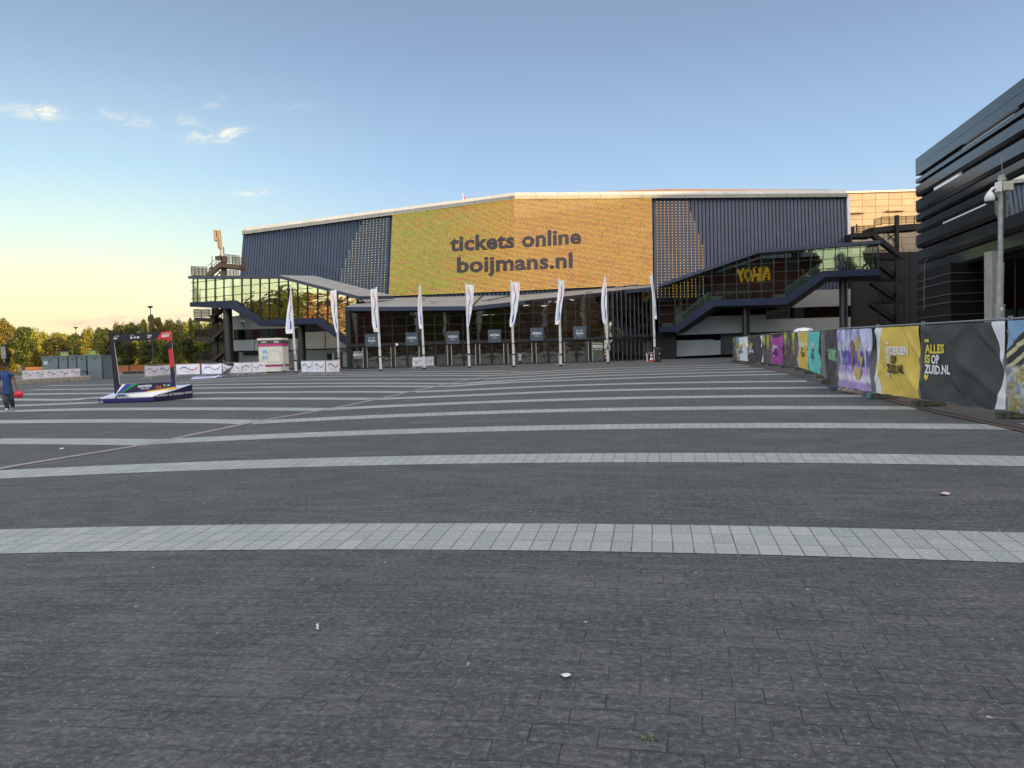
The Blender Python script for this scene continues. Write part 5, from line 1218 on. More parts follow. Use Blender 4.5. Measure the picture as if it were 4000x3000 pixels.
for i, ((tx, ty), (bx, by)) in enumerate(poles):
    base = gnd(bx, by); top = at(tx, ty, base.y); dd = (top - base)
    e = empty('flagpole', base, fl_words[i], 'flagpole', 'white flagpoles in front of the entrance')
    MB().tube([base, lerp(base, top, .5), top], [.115, .10, .07], 12).build('pole', POLEW, e)
    MB().tube([base, base + Vector((0, 0, .14))], .15, 10).build('pole_foot', BLACKM, e); mb = MB()
    for t_ in (.12 + .05 * h1(i), .27): p = lerp(base, top, t_); MB().tube([p, p + dd.normalized() * (.12 if t_ < .2 else .05)], .125, 10).build('pole_ring', BLACKM, e)
    if i in (0, 1, 7):
        for k in range(6): p = lerp(base, top, .15 + .014 * k); mb.box(p.x - .05, p.x + .05, p.y - .13, p.y - .10, p.z, p.z + .06)
    if mb.f: mb.build('pole_marking', BLACKM, e)
    rows_ = flags[i]; Yd = base.y - .16; y0, y1 = rows_[0][0], rows_[-1][0]
    def fxy(u, v, rows_=rows_, Yd=Yd, i=i, y0=y0, y1=y1):
        yy = lerp(y0, y1, v)
        for ra, rb_ in zip(rows_[:-1], rows_[1:]):
            if yy <= rb_[0] + .001:
                t = (yy - ra[0]) / (rb_[0] - ra[0]); xl, xr = lerp(ra[1], rb_[1], t), lerp(ra[2], rb_[2], t); break
        wd = xr - xl; sk = 6 * (u - .5) if i in (4, 5, 6) else -3 * (u - .5)
        fold = .07 * math.sin(u * (9 if wd > 18 else 5) + v * 4 + i) + .03 * math.sin(u * 17 - v * 7 + i * 2)
        return at(lerp(xl, xr, u), yy + sk * (1 - abs(v - .5)), Yd + fold)
    NU, NV = 14, 26; V = [fxy(a / NU, c / NV) for c in range(NV + 1) for a in range(NU + 1)]
    F = [(c * (NU + 1) + a, c * (NU + 1) + a + 1, (c + 1) * (NU + 1) + a + 1, (c + 1) * (NU + 1) + a) for c in range(NV) for a in range(NU)]
    fb_ = MB().mesh(V, F).build('banner', FLAGW, e, smooth=True)
    mb = MB(); g_ = lambda u, v: fxy(max(0, min(1, u)), max(0, min(1, v))) + Vector((0, -.045, 0))
    col_ = lambda t: 1 if t < .10 else (2 if t < .38 else (3 if t < .55 else (4 if t < .68 else 5)))
    flip = i in (4, 5); ax_ = .55 if not flip else .40
    pts = [(ax_ - .05, .06), (ax_ - .10, .14), (ax_ + .10, .24), (ax_ + .12, .38), (ax_ - .04, .52), (ax_ + .03, .64), (ax_ + .14, .78), (ax_ + .12, .9)]
    V0 = smooth_line([Vector(p) for p in pts], 6)
    for k in range(len(V0) - 1):
        a, c = V0[k], V0[k + 1]; hw = .035 + .03 * h1(k, i) + (.05 if k > len(V0) * .75 else 0)
        t_ = k / (len(V0) - 1); mb.face([g_(a.x - hw, a.y), g_(a.x + hw, a.y), g_(c.x + hw, c.y), g_(c.x - hw, c.y)], col_(t_))
    mb.build('printed_ribbon', INK, fb_)

# ---- crowd barriers with white printed covers
BAN = mat('white_banner_cloth', (.80, .80, .88), .75, 0, .06, 3, .25, 6)
GALV = mat('galvanised_steel', (.38, .39, .40), .45, .4, .15, 8)
PRN = [BAN, mat('faded_red', (.50, .16, .22), .7, 0, 0), mat('faded_green', (.22, .36, .22), .7, 0, 0), mat('faded_blue', (.16, .28, .58), .7, 0, 0), C_BLK, mat('faded_pale_blue', (.50, .58, .74), .7, 0, 0)]
def barrier(a, b_, h=1.08, label='', bh=(.26, 1.06), wave=0, sag=0.0, nfeet=2, cover=True, flip=False):
    a, b_ = Vector(a), Vector(b_); L = (b_ - a).length; ax = (b_ - a).normalized(); n_ = Vector((ax.y, -ax.x, 0)).normalized(); u = Vector((0, 0, 1))
    e = empty('crowd_barrier', (a + b_) / 2, label, 'crowd barrier', 'crowd barriers with printed white covers')
    mb = MB(); mb.tube([a + u * .2, a + u * h, b_ + u * h, b_ + u * .2, a + u * .2], .02, 6)
    for k in range(1, 9): p = lerp(a, b_, k / 9); mb.tube([p + u * .2, p + u * h], .009, 5)
    mb.build('frame', GALV, e)
    for k in range(nfeet):
        p = lerp(a, b_, .06 + .88 * k / max(1, nfeet - 1)); mb = MB(); mb.tube([p + n_ * .34 + u * .02, p + n_ * .12 + u * .2, p - n_ * .12 + u * .2, p - n_ * .34 + u * .02], .02, 6); mb.tube([p + u * .18, p + u * .3], .02, 6)
        mb.tube([p + ax * .3 + u * .02, p + u * .22, p - ax * .3 + u * .02], .018, 6); mb.build('foot', GALV, e)
    if cover:
        def f(uu, v):
            z = lerp(bh[0], bh[1] - sag * math.sin(uu * math.pi) * v, v)
            return lerp(a, b_, uu) + u * z + n_ * (.035 + .02 * math.sin(uu * 14 + v * 3 + wave) * (1 - .5 * v) + .012 * math.sin(uu * 31 + wave))
        NU, NV = 22, 6; V = [f(i / NU, j / NV) for j in range(NV + 1) for i in range(NU + 1)]
        F = [(j * (NU + 1) + i, j * (NU + 1) + i + 1, (j + 1) * (NU + 1) + i + 1, (j + 1) * (NU + 1) + i) for j in range(NV) for i in range(NU)]
        c = MB().mesh(V, F).build('cover', BAN, e, smooth=True)
        mb = MB(); nrep = 1 if L < 3 else 2
        for r in range(nrep):
            o_ = r / nrep; s_ = 1 / nrep
            X_ = (lambda t: o_ + s_ * (1 - t)) if flip else (lambda t: o_ + s_ * t)
            g_ = lambda uu, v: f(uu, v) + n_ * .014
            P_ = smooth_line([Vector(p) for p in [(.08, .72), (.18, .50), (.34, .42), (.48, .55), (.62, .72), (.76, .68), (.86, .55)]], 5)
            for k in range(len(P_) - 1):
                p, q_ = P_[k], P_[k + 1]; t = k / (len(P_) - 1); w_ = .035 + .05 * h1(k, wave); mi = 1 if t < .32 else (2 if t < .66 else 3)
                mb.face([g_(X_(p.x), p.y - w_), g_(X_(q_.x), q_.y - w_), g_(X_(q_.x), q_.y + w_), g_(X_(p.x), p.y + w_)], mi)
            P_ = smooth_line([Vector(p) for p in [(.2, .16), (.4, .2), (.6, .32), (.78, .36)]], 4)
            for k in range(len(P_) - 1):
                p, q_ = P_[k], P_[k + 1]; mb.face([g_(X_(p.x), p.y - .02), g_(X_(q_.x), q_.y - .02), g_(X_(q_.x), q_.y + .02), g_(X_(p.x), p.y + .02)], 5)
        mb.build('printed_wave', PRN, c)
    return e
def bpx(x0, y0, x1, y1): return gnd(x0, y0), gnd(x1, y1)
def bh_(p, ytop):   # height of a pixel row above the ground at this spot
    q_ = onplane(2000 + p.x / p.y * 3000, ytop, p, Vector((0, 1, 0))); return max(.6, q_.z - p.z)
for x0, y0, x1, y1, yt, lb_, kw in (
    (566, 1484, 664, 1474, 1438, 'white banner barrier seen through the photo frame opening', dict(bh=(.25, 1.06), sag=.05, flip=True)),
    (690, 1476, 782, 1473, 1434, 'white banner barrier just right of the photo frame', dict(flip=True)),
    (790, 1473, 868, 1471, 1430, 'white banner barrier before the foot of the fire stair', dict(sag=.06, flip=True)),
    (872, 1470, 945, 1469, 1430, 'white banner barrier beside the torn slanting cover', dict(sag=.25)),
    (915, 1470, 984, 1467, 1424, 'white banner barrier left of the one touching the kiosk', dict()),
    (986, 1467, 1037, 1465, 1420, 'short white banner barrier touching the kiosk', dict()),
    (1179, 1466, 1224, 1466, 1416, 'left one of three linked barriers between the first two flagpoles', dict(flip=True)),
    (1226, 1467, 1272, 1467, 1417, 'middle one of three linked barriers between the first two flagpoles', dict(flip=True)),
    (1274, 1468, 1326, 1465, 1417, 'right one of three linked barriers, at the second flagpole', dict(flip=True)),
    (1612, 1443, 1652, 1441, 1400, 'left half of the small barrier pair before the doors', dict()),
    (1655, 1441, 1694, 1437, 1396, 'right half of the small barrier pair, crossing behind the fourth flagpole', dict())):
    a, c = bpx(x0, y0, x1, y1); H_ = 1.1; barrier(a, c, 1.1, lb_, wave=x0, **kw)
a = gnd(2183, 1429); barrier(a, Vector((a.x + .25, a.y + 2.2, gz(a.x, a.y + 2.2))), 1.1, 'barrier seen end-on beside the seventh flagpole', wave=3)
a = gnd(1106, 1456); c = gnd(1121, 1452); barrier(a, Vector((c.x, c.y + .5, c.z)), 1.05, 'narrow barrier half hidden behind the right side of the kiosk', wave=5)
# torn cover hanging down to the ground, and one lying flat
mb = MB(); A = [gnd(745, 1484), gnd(868, 1476), gnd(868, 1469), gnd(760, 1474)]; NU = 18; V = []
for j in range(5):
    for i in range(NU + 1):
        p = lerp(lerp(A[0], A[1], i / NU), lerp(A[3], A[2], i / NU), j / 4); V.append(p + Vector((0, 0, .03 + .10 * h1(i, j) * math.sin(j / 4 * math.pi))))
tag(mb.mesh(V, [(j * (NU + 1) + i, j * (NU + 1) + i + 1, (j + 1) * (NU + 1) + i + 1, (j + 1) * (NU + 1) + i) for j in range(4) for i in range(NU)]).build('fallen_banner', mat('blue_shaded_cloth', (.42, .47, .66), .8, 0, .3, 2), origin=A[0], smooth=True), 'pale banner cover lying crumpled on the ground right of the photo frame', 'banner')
mb = MB(); V = []; a0, a1, b0, b1 = gnd(845, 1478) + Vector((0, 0, .05)), gnd(930, 1470) + Vector((0, -.3, .95)), gnd(835, 1476) + Vector((0, 0, .03)), gnd(905, 1470) + Vector((0, -.3, .25))
for j in range(6):
    for i in range(15): p = lerp(lerp(b0, b1, i / 14), lerp(a0, a1, i / 14), j / 5); V.append(p + Vector((0, -.3 + .12 * math.sin(j * 1.4 + i * .5), 0)))
mb.mesh(V, [(j * 15 + i, j * 15 + i + 1, (j + 1) * 15 + i + 1, (j + 1) * 15 + i) for j in range(5) for i in range(14)], 0)
for i in range(6, 12):
    f = lambda ii, v: lerp(lerp(b0, b1, ii / 14), lerp(a0, a1, ii / 14), v) + Vector((0, -.46, 0)); mb.face([f(i, .35), f(i + 1, .4), f(i + 1, .62), f(i, .57)], 2 if i < 9 else 1)
tag(mb.build('torn_banner', PRN, origin=b0, smooth=True), 'torn white cover slanting from a barrier top down to the ground', 'banner')
# covers in front of the ticket booths, behind the concrete blocks
for k, (x0, x1) in enumerate(((58, 102), (102, 150), (150, 200), (200, 246), (246, 290))):
    a, c = gnd(x0, lerp(1499, 1485, (x0 - 58) / 232) - 1), gnd(x1, lerp(1499, 1485, (x1 - 58) / 232) - 1); a.y += .9; c.y += .9
    barrier(a, c, .98, ['barrier cover nearest the walking person, behind the concrete blocks', 'second barrier cover from the walking person', 'middle barrier cover of the row below the first ticket booth', 'fourth barrier cover of the row, below the second ticket booth', 'last barrier cover of the row, ending below the third ticket booth'][k], bh=(.30, .94), wave=k * 2.3, flip=True)
for k in range(8):
    x0 = -10 + k * 43.5; x1 = x0 + 42; a, c = gnd(x0, lerp(1508, 1484, (x0 + 10) / 350)), gnd(x1, lerp(1508, 1484, (x1 + 10) / 350)); m_ = (a + c) / 2; ax = (c - a) / 2; n_ = Vector((-ax.y, ax.x, 0)).normalized() * .3
    o = MB(); hh_ = .19 + .015 * h1(k); o.obox(m_ + Vector((0, .3, hh_ - .05)), ax * .985, n_, (0, 0, hh_)); o = o.build('concrete_block', CONC, origin=m_, bevel=.05)
    tag(o, ['rough concrete block at the left edge behind the person', 'concrete block right behind the walking person', 'concrete block just right of the red bag, in the row of blocks', 'concrete block below the second barrier cover', 'concrete block below the middle barrier cover', 'concrete block below the fourth barrier cover', 'concrete block below the end of the barrier covers', 'last concrete block of the row, against the ticket booth'][k], 'concrete block', 'concrete blocks in a row before the ticket booths')
# ---- ticket booths
BOOTH = mat('blue_grey_booth', (.115, .165, .19), .5, 0, .08, .8); BLK = mat('booth_gap', (.02, .025, .03), .7)
KGRN = mat('green_sign', (.06, .14, .11), .6, 0, .1, 3); KYEL = mat('yellow_green_letters', (.50, .56, .05), .6, 0, 0)
YB = 67.0
for k, (x0, x1, yt, yb_, Yd, sign) in enumerate(((163, 227, 1396, 1466, 68.5, None), (229, 264, 1393, 1466, 68.3, (235, 1373, 270, 1389)), (266, 298, 1391, 1466, 68.2, None), (300, 337, 1391, 1466, 68.0, None), (340, 398, 1392, 1480, 66.8, (347, 1367, 378, 1384)))):
    a, c = at(x0, yt, Yd), at(x1, yt, Yd); z1 = a.z; e = empty('ticket_booth', ((a.x + c.x) / 2, Yd, .3), ['wide blue grey ticket booth at the left end of the row', 'blue grey ticket booth carrying the left yellow lettered sign', 'narrow blue grey booth panel right of the left sign', 'blue grey booth with a dark gap under it, fourth in the row', 'tallest blue grey ticket booth standing forward, with the right yellow sign'][k], 'ticket booth', 'blue grey ticket booths')
    b0_ = .3 if k in (0, 1, 2, 4) else 1.0
    MB().box(a.x, c.x, Yd, Yd + 2.4, b0_, z1).build('body', BOOTH, e, bevel=.03)
    mb = MB(); mb.box(a.x - .03, c.x + .03, Yd - .05, Yd + 2.45, z1 - .02, z1 + .08); 
    mb.build('roof_rim', BOOTH, e)
    mb = MB(); mb.box(c.x - .05, c.x + .05, Yd - .012, Yd + .05, b0_, z1 - .05); mb.box((a.x + c.x) / 2 - .08, (a.x + c.x) / 2 + .08, Yd - .012, Yd + .05, 2.0, 2.12); mb.build('door_edge', BLK, e)
    if k == 3: MB().box(a.x + .1, c.x - .15, Yd + .15, Yd + 2.2, .3, 1.0).build('plinth', BOOTH, e)
    if k == 0: MB().box(a.x + .15, a.x + .5, Yd - .02, Yd, z1 - .65, z1 - .35).build('sticker', mat('pale_sticker', (.35, .48, .58), .6), e)
    if sign:
        s0, s1 = at(sign[0], sign[1], Yd + .3), at(sign[2], sign[3], Yd + .3); mb = MB(); mb.box(s0.x, s1.x, Yd + .25, Yd + .4, z1, s0.z); sg = mb.build('sign', KGRN, e)
        mb = MB(); w_ = s1.x - s0.x; text_on(mb, 'KASSA', quadfn((s0.x + w_ * .08, Yd + .24, s1.z), (s1.x - w_ * .06, Yd + .24, s1.z), (s0.x + w_ * .08, Yd + .24, s0.z - .08)), .03); mb.build('lettering', KYEL, sg)
for k, (x0, x1, yt, yb_) in enumerate(((383, 406, 1436, 1478), (407, 428, 1434, 1476))):
    p, q_ = gnd(x0, yb_), gnd(x1, yb_); z1 = at(x0, yt, p.y).z; mb = MB(); e = empty('wheelie_bin', ((p.x + q_.x) / 2, p.y, p.z), ['left one of two black wheelie bins beside the tall ticket booth', 'right one of two black wheelie bins beside the tall ticket booth'][k], 'wheelie bin', 'black bins beside the ticket booths')
    BINB = mat('black_bin', (.012, .012, .014), .5, 0, .1, 2); w_ = (q_.x - p.x) / 2 - .02; cx = (p.x + q_.x) / 2
    o = MB(); o.mesh([(cx - w_ * .86, p.y + .06, .34), (cx + w_ * .86, p.y + .06, .34), (cx + w_ * .86, p.y + .6, .34), (cx - w_ * .86, p.y + .6, .34), (cx - w_, p.y, z1 - .12), (cx + w_, p.y, z1 - .12), (cx + w_, p.y + .7, z1 - .12), (cx - w_, p.y + .7, z1 - .12)], [(0, 3, 2, 1), (4, 5, 6, 7), (0, 1, 5, 4), (1, 2, 6, 5), (2, 3, 7, 6), (3, 0, 4, 7)]); o.build('body', BINB, e)
    MB().box(cx - w_ * 1.04, cx + w_ * 1.04, p.y - .04, p.y + .74, z1 - .12, z1).build('lid', BINB, e, bevel=.03)
    mb = MB()
    for s_ in (-1, 1): mb.tube([(cx + s_ * w_ * .7, p.y + .62, .4), (cx + s_ * w_ * .9, p.y + .62, .4)], .1, 10)
    mb.build('wheels', BINB, e)
# ---- kiosk
KIO = mat('cream_plastic', (.70, .69, .63), .35, 0, .03, 2); KPK = mat('pink_stripe', (.50, .04, .20), .4, 0, 0); KDK = mat('dark_stripe', (.06, .055, .065), .4, 0, 0)
kb0, kb1 = gnd(1022, 1459), gnd(1106, 1455); kY = kb1.y; KX = lambda x_: at(x_, 1400, kY).x; KZ = lambda y_, x_=1050: at(x_, y_, kY).z
e = empty('kiosk', ((KX(1012) + KX(1106)) / 2, kY + 1, .3), 'cream kiosk tower with black and pink stripes at the top', 'kiosk')
def rbox(x0, x1, y0, y1, z0, z1, r_=.25, n=5):
    mb = MB(); pts = []
    for cx, cy, a0 in ((x1 - r_, y1 - r_, 0), (x0 + r_, y1 - r_, 90), (x0 + r_, y0 + r_, 180), (x1 - r_, y0 + r_, 270)):
        for k in range(n + 1): a = R(a0 + 90 * k / n); pts.append((cx + r_ * math.cos(a), cy + r_ * math.sin(a)))
    mb.prism([(x_, y_, z1) for x_, y_ in pts], (0, 0, z0 - z1)); return mb
x0, x1 = KX(1008), KX(1104); zb0, z_a, z_b, z_c, z_d, z_t = .42, KZ(1433), KZ(1425), KZ(1353), KZ(1343), KZ(1329)
rbox(x0, x1, kY, kY + 2.2, zb0, z_a).build('base', KIO, e); rbox(x0 - .02, x1 + .02, kY - .02, kY + 2.22, z_a, z_a + .12).build('lower_pink_stripe', KPK, e); rbox(x0 - .02, x1 + .02, kY - .02, kY + 2.22, z_a + .12, z_b + .02).build('lower_dark_stripe', KDK, e)
rbox(x0, x1, kY, kY + 2.2, z_b + .02, z_c).build('body', KIO, e); rbox(x0 - .03, x1 + .03, kY - .03, kY + 2.23, z_c, z_d).build('pink_stripe', KPK, e); rbox(x0 - .03, x1 + .03, kY - .03, kY + 2.23, z_d, z_t).build('dark_stripe', KDK, e)
rbox(x0 - .08, x1 - .03, kY - .08, kY + 2.28, z_t, z_t + .2).build('roof', KIO, e)
mb = MB(); text_on(mb, 'Lockers', quadfn((KX(1023), kY - .04, z_d + .1), (KX(1043), kY - .04, z_d + .1), (KX(1023), kY - .04, z_d + .28)), .02); text_on(mb, 'Kassa', quadfn((KX(1073), kY - .04, z_d + .1), (KX(1092), kY - .04, z_d + .1), (KX(1073), kY - .04, z_d + .32)), .03); mb.build('lettering', TXTW, e)
KGR = mat('kiosk_groove', (.25, .24, .21), .6, 0, 0)
mb = MB(); xa, xb = KX(1047), KX(1095); zl, zh = KZ(1415), KZ(1378); arch = [(xa, kY - .012, zl)] + [(lerp(xa, xb, k / 12), kY - .012, zh + .28 * math.sin(math.pi * k / 12)) for k in range(13)] + [(xb, kY - .012, zl)]
for a, c in zip(arch, arch[1:] + arch[:1]): mb.bar(a, c, .025, .02)
mb.bar((KX(1026), kY - .012, zl - .3), (KX(1026), kY - .012, zh), .025, .02); mb.bar((KX(1043), kY - .035, z_c), (KX(1043), kY - .035, z_t), .03, .02)
mb.build('hatch_outline', KGR, e)
for y_ in (1372, 1396): p = at(1034, y_, kY - .03); MB().box(p.x - .2, p.x + .2, p.y, p.y + .03, p.z - .16, p.z + .13).build('sticker', mat('blue_sticker', (.25, .45, .7), .5, 0, .4, 9), e)
MB().box(x0 + .2, x1 - .2, kY + .2, kY + 2, .3, .45).build('plinth', BLACKM, e)
# sandwich board by the second pole
p = gnd(1322, 1436); p = Vector((p.x, 92, .3)); e_ = at(1305, 1402, 92); f_ = at(1334, 1402, 92)
mb = MB(); mb.prism([(e_.x, 92, .3), (f_.x, 92, .3), (f_.x, 92.2, 2.1), ((e_.x + f_.x) / 2, 92.2, 2.35), (e_.x, 92.2, 2.1)], (0, .5, 0)); tag(mb.build('dark_cabinet', BLACKM, origin=p), 'small dark gabled cabinet against the wall behind the second flagpole', 'cabinet')

# ---- photo frame on its platform
PUR = mat('deep_purple_print', (.020, .012, .055), .45, 0, .1, 2); PURB = mat('purple_blue_print', (.035, .020, .16), .45, 0, .15, 1.5); PTOP = mat('pale_platform_top', (.55, .62, .78), .5, 0, .15, 1.2); PWH = mat('bright_white_panel', (.85, .86, .84), .5, 0, .03, 3)
FLg, FMg, FRg = gnd(386, 1576), gnd(600, 1570), gnd(753, 1556)
BLg = FLg + (FRg - FMg)
BLg = Vector((FLg.x + .95, FRg.y + .9, FLg.z)); BRg = FRg + Vector((.1, .6, 0))
S5 = lambda x_, y_: (380 + x_ / 5.185, 1280 + y_ / 5.185)
e = empty('photo_frame_stand', (FLg + FRg) / 2, 'giant black picture frame with red corner on a low purple and white ramped platform', 'photo frame')
def topz(px, py_, g): return at(px, py_, g.y).z
tFL = Vector((FLg.x, FLg.y, topz(386, 1557, FLg))); tFM = Vector((FMg.x, FMg.y, topz(602, 1551, FMg))); tFR = Vector((FRg.x, FRg.y, topz(749, 1501, FRg)))
bFL, bFM, bFR = FLg + Vector((0, 0, .03)), FMg + Vector((0, 0, .03)), FRg + Vector((0, 0, .03))
tBL = at(447, 1533, 32.2); tBR = at(722, 1503, 33.0)
mb = MB(); mb.face([bFL, bFM, tFM, tFL], 0); mb.face([bFM, bFR, tFR, tFM], 1); mb.face([bFR, Vector((tBR.x, tBR.y, .2)), tBR, tFR], 2); mb.face([Vector((tBR.x, tBR.y, .2)), Vector((tBL.x, tBL.y, .2)), tBL, tBR], 2); mb.face([Vector((tBL.x, tBL.y, .2)), bFL, tFL, tBL], 2)
pl = mb.build('platform_sides', [PURB, PUR, BLACKM], e)
mb = MB(); mb.face([tFL, tFM, tFR, tBR, tBL], 0); pt = mb.build('platform_top', PTOP, e)
mb = MB(); u_ = Vector((0, 0, .012)); mid = lambda a, c, t: lerp(a, c, t)
mb.face([mid(tFL, tFM, .60) + u_, mid(tFL, tFM, .98) + u_, mid(tFM, tFR, .55) + u_ * 1.5 + Vector((-.25, .1, 0)), mid(mid(tFL, tFM, .80), tBL, .52) + u_]); mb.build('white_patch', PWH, pt)
mb = MB(); mb.face([mid(tFL, tFM, .28) + u_, mid(tFL, tFM, .58) + u_, mid(mid(tFL, tFM, .66), tBL, .5) + u_, mid(mid(tFL, tFM, .42), tBL, .5) + u_]); mb.build('dark_patch', PUR, pt)
mb = MB()
def side_text(a, c, t0, t1, z0, z1, txt): text_on(mb, txt, quadfn(mid(a, c, t0) + Vector((0, -.012, z0)), mid(a, c, t1) + Vector((0, -.012, z0)), mid(a, c, t0) + Vector((0, -.012, z1))), .02)
side_text(bFL, bFM, .05, .31, .13, .20, '#OPENUP'); side_text(bFL, bFM, .34, .73, .135, .21, '#EUROVISIONROTTERDAM'); side_text(bFL, bFM, .75, .95, .14, .205, '#EUROVISION')
side_text(bFM, bFR, .08, .36, .15, .23, '#OPENUP'); side_text(bFM, bFR, .39, .78, .16, .25, '#ROTTERDAMAHOY'); side_text(bFM, bFR, .80, .98, .18, .26, '#EUROVISION')
mb.build('side_lettering', TXTW, pl)
mb = MB(); p = FLg + Vector((.12, -.02, 0)); mb.tube([p + Vector((0, -.03, .05)), p + Vector((0, .03, .05))], .06, 10); mb.build('castor', ALU, e)
# the frame board
fa, fb2 = at(*S5(350, 1342), 30.4), at(*S5(1600, 1250), 31.2); nF = Vector((0, 1, 0)); dF = fb2 - fa; dF.z = 0; nF = Vector((-dF.y, dF.x, 0)).normalized()
ff = lambda x_, y_, off=0.0: onplane(*S5(x_, y_), fa - nF * off, nF)
outer = [(243, 150), (1490, 64), (1600, 1250), (350, 1342)]; inner = [(333, 283), (1413, 232), (1500, 1100), (452, 1152)]
mb = MB(); D_ = nF * .22
for k in range(4):
    j = (k + 1) % 4; o0, o1, i0, i1 = ff(*outer[k]), ff(*outer[j]), ff(*inner[k]), ff(*inner[j])
    mb.face([o0, i0, i1, o1], 0); mb.face([o0 + D_, o1 + D_, i1 + D_, i0 + D_], 1); mb.face([o0, o1, o1 + D_, o0 + D_], 2 if k in (1, 3) else 0); mb.face([i0, i0 + D_, i1 + D_, i1], 2 if k in (1, 3) else 0)
fo = mb.build('frame_board', [mat('frame_black_print', (.018, .016, .024), .45, 0, .1, 2), PUR, PWH], e)
def patch(name, pts, m, off=.006): mb = MB(); mb.face([ff(x_, y_, off) for x_, y_ in pts][::-1]); mb.build(name, m, fo)
FRED = mat('frame_red', (.62, .03, .035), .5, 0, .05, 2)
patch('lower_panel', [(350, 1342), (335, 1190), (452, 1152), (1500, 1100), (1520, 900), (1570, 900), (1600, 1250)], PUR, .003)
patch('red_corner', [(1310, 78), (1490, 66), (1505, 235), (1428, 312), (1413, 232), (1195, 243)], FRED); patch('red_band', [(1517, 400), (1437, 460), (1480, 820), (1550, 775)], FRED)
patch('white_wedge', [(505, 1148), (575, 1145), (400, 1328), (383, 1325)], PWH); patch('blue_wedge', [(578, 1145), (730, 1138), (455, 1332), (403, 1332)], mat('frame_blue', (.03, .07, .42), .5, 0, 0)); patch('green_wedge', [(730, 1138), (830, 1134), (490, 1330), (455, 1333)], mat('frame_green', (.02, .30, .03), .5, 0, 0))
patch('yellow_wedge', [(1000, 1283), (1585, 1195), (1600, 1250), (1020, 1302)], mat('frame_yellow', (.75, .45, .04), .5, 0, 0)); patch('red_tip', [(915, 1298), (1010, 1280), (1020, 1302)], FRED); patch('red_tip', [(1585, 1205), (1604, 1203), (1606, 1248), (1600, 1250)], FRED)
patch('orange_logo', [(1340, 1150), (1375, 1150), (1390, 1185), (1335, 1190)], mat('frame_orange', (.7, .3, .05), .5, 0, 0)); patch('blue_logo', [(1412, 1145), (1470, 1142), (1472, 1182), (1414, 1186)], mat('frame_cyan', (.08, .42, .65), .5, 0, 0))
mb = MB()
def ft(t, xa, ya, xb, yb_, h_, b_=.02): text_on(mb, t, lambda u, v: ff(lerp(xa, xb, u), lerp(ya, yb_, u) - h_ * v, .01), b_)
ft('EUROVISION', 825, 1212, 1100, 1195, 46, .05); ft('SONG CONTEST', 875, 1250, 1060, 1240, 28); ft('ROTTERDAM', 1305, 130, 1470, 122, 20); ft('AHOY', 1298, 190, 1465, 180, 52, .09); ft('EBU', 333, 235, 405, 230, 34, .06); ft('EUROVISION', 333, 184, 445, 178, 14)
ft('NPO', 735, 216, 793, 212, 34, .06); ft('presented by', 665, 160, 752, 155, 13); ft('host city', 1020, 138, 1095, 133, 12); ft('ROTTERDAM', 1015, 180, 1100, 172, 28, .05); ft('MADE IT', 1018, 210, 1075, 206, 26, .05)
for cx, cy in ((688, 203), (830, 197)): mb.face([ff(cx + 24 * math.cos(k * .628), cy + 24 * math.sin(k * .628), .01) for k in range(10)])
mb.build('lettering', TXTW, fo)
mb = MB(); ft('moroccanoil', 1160, 1215, 1300, 1208, 14)
for k in range(3): x_ = 1190 + k * 35; mb.face([ff(x_, 1225, .01), ff(x_ + 8, 1225, .01), ff(x_ + 20, 1170, .01), ff(x_ + 12, 1170, .01)]); mb.face([ff(x_ + 12, 1170, .01), ff(x_ + 20, 1170, .01), ff(x_ + 34, 1225, .01), ff(x_ + 26, 1225, .01)])
mb.build('orange_emblem', mat('frame_copper', (.6, .16, .05), .5, 0, 0), fo)

# ---- litter bin, cone and white post by the last pole
p0 = gnd(2563, 1415); p1 = gnd(2589, 1415); zt_ = at(2575, 1362, p0.y).z
e = empty('litter_bin', ((p0.x + p1.x) / 2, p0.y + .3, p0.z), 'black litter bin with a domed lid beside the last flagpole', 'litter bin')
rbox(p0.x, p1.x, p0.y, p0.y + .75, p0.z, zt_ - .15, .12).build('body', mat('black_bin', (.012, .012, .014), .5), e); rbox(p0.x - .03, p1.x + .03, p0.y - .03, p0.y + .78, zt_ - .15, zt_ - .02, .14).build('lid', mat('black_bin', (.012, .012, .014), .5), e)
mb = MB(); mb.lathe(((p0.x + p1.x) / 2, p0.y + .37, zt_ - .02), [(.36, 0), (.25, .09), (0, .14)], 14); mb.build('dome', MATS['black_bin'], e)
mb = MB(); mb.box(p1.x - .16, p1.x - .06, p0.y - .02, p0.y, zt_ - .5, zt_ - .38); mb.box(p1.x - .22, p1.x - .12, p0.y - .02, p0.y, p0.z + .34, p0.z + .4); mb.build('sticker', mat('dull_paper', (.4, .42, .42), .8), e)
c0 = gnd(2545, 1414); e = empty('traffic_cone', c0, 'red and white traffic cone between the last flagpole and a white post', 'traffic cone'); CR = mat('cone_red', (.65, .06, .03), .5, 0, .05, 5)
MB().box(c0.x - .24, c0.x + .24, c0.y - .24, c0.y + .24, c0.z, c0.z + .04).build('base', CR, e, bevel=.01)
mb = MB(); mb.lathe(c0 + Vector((0, 0, .04)), [(.2, 0), (.168, .18)], 18, 0); mb.lathe(c0 + Vector((0, 0, .04)), [(.168, .18), (.135, .36)], 18, 1); mb.lathe(c0 + Vector((0, 0, .04)), [(.135, .36), (.105, .54)], 18, 0); mb.lathe(c0 + Vector((0, 0, .04)), [(.105, .54), (.075, .70)], 18, 1); mb.lathe(c0 + Vector((0, 0, .04)), [(.075, .70), (.04, .9), (0, .91)], 18, 0)
mb.build('cone_body', [CR, WHITE], e, smooth=False)
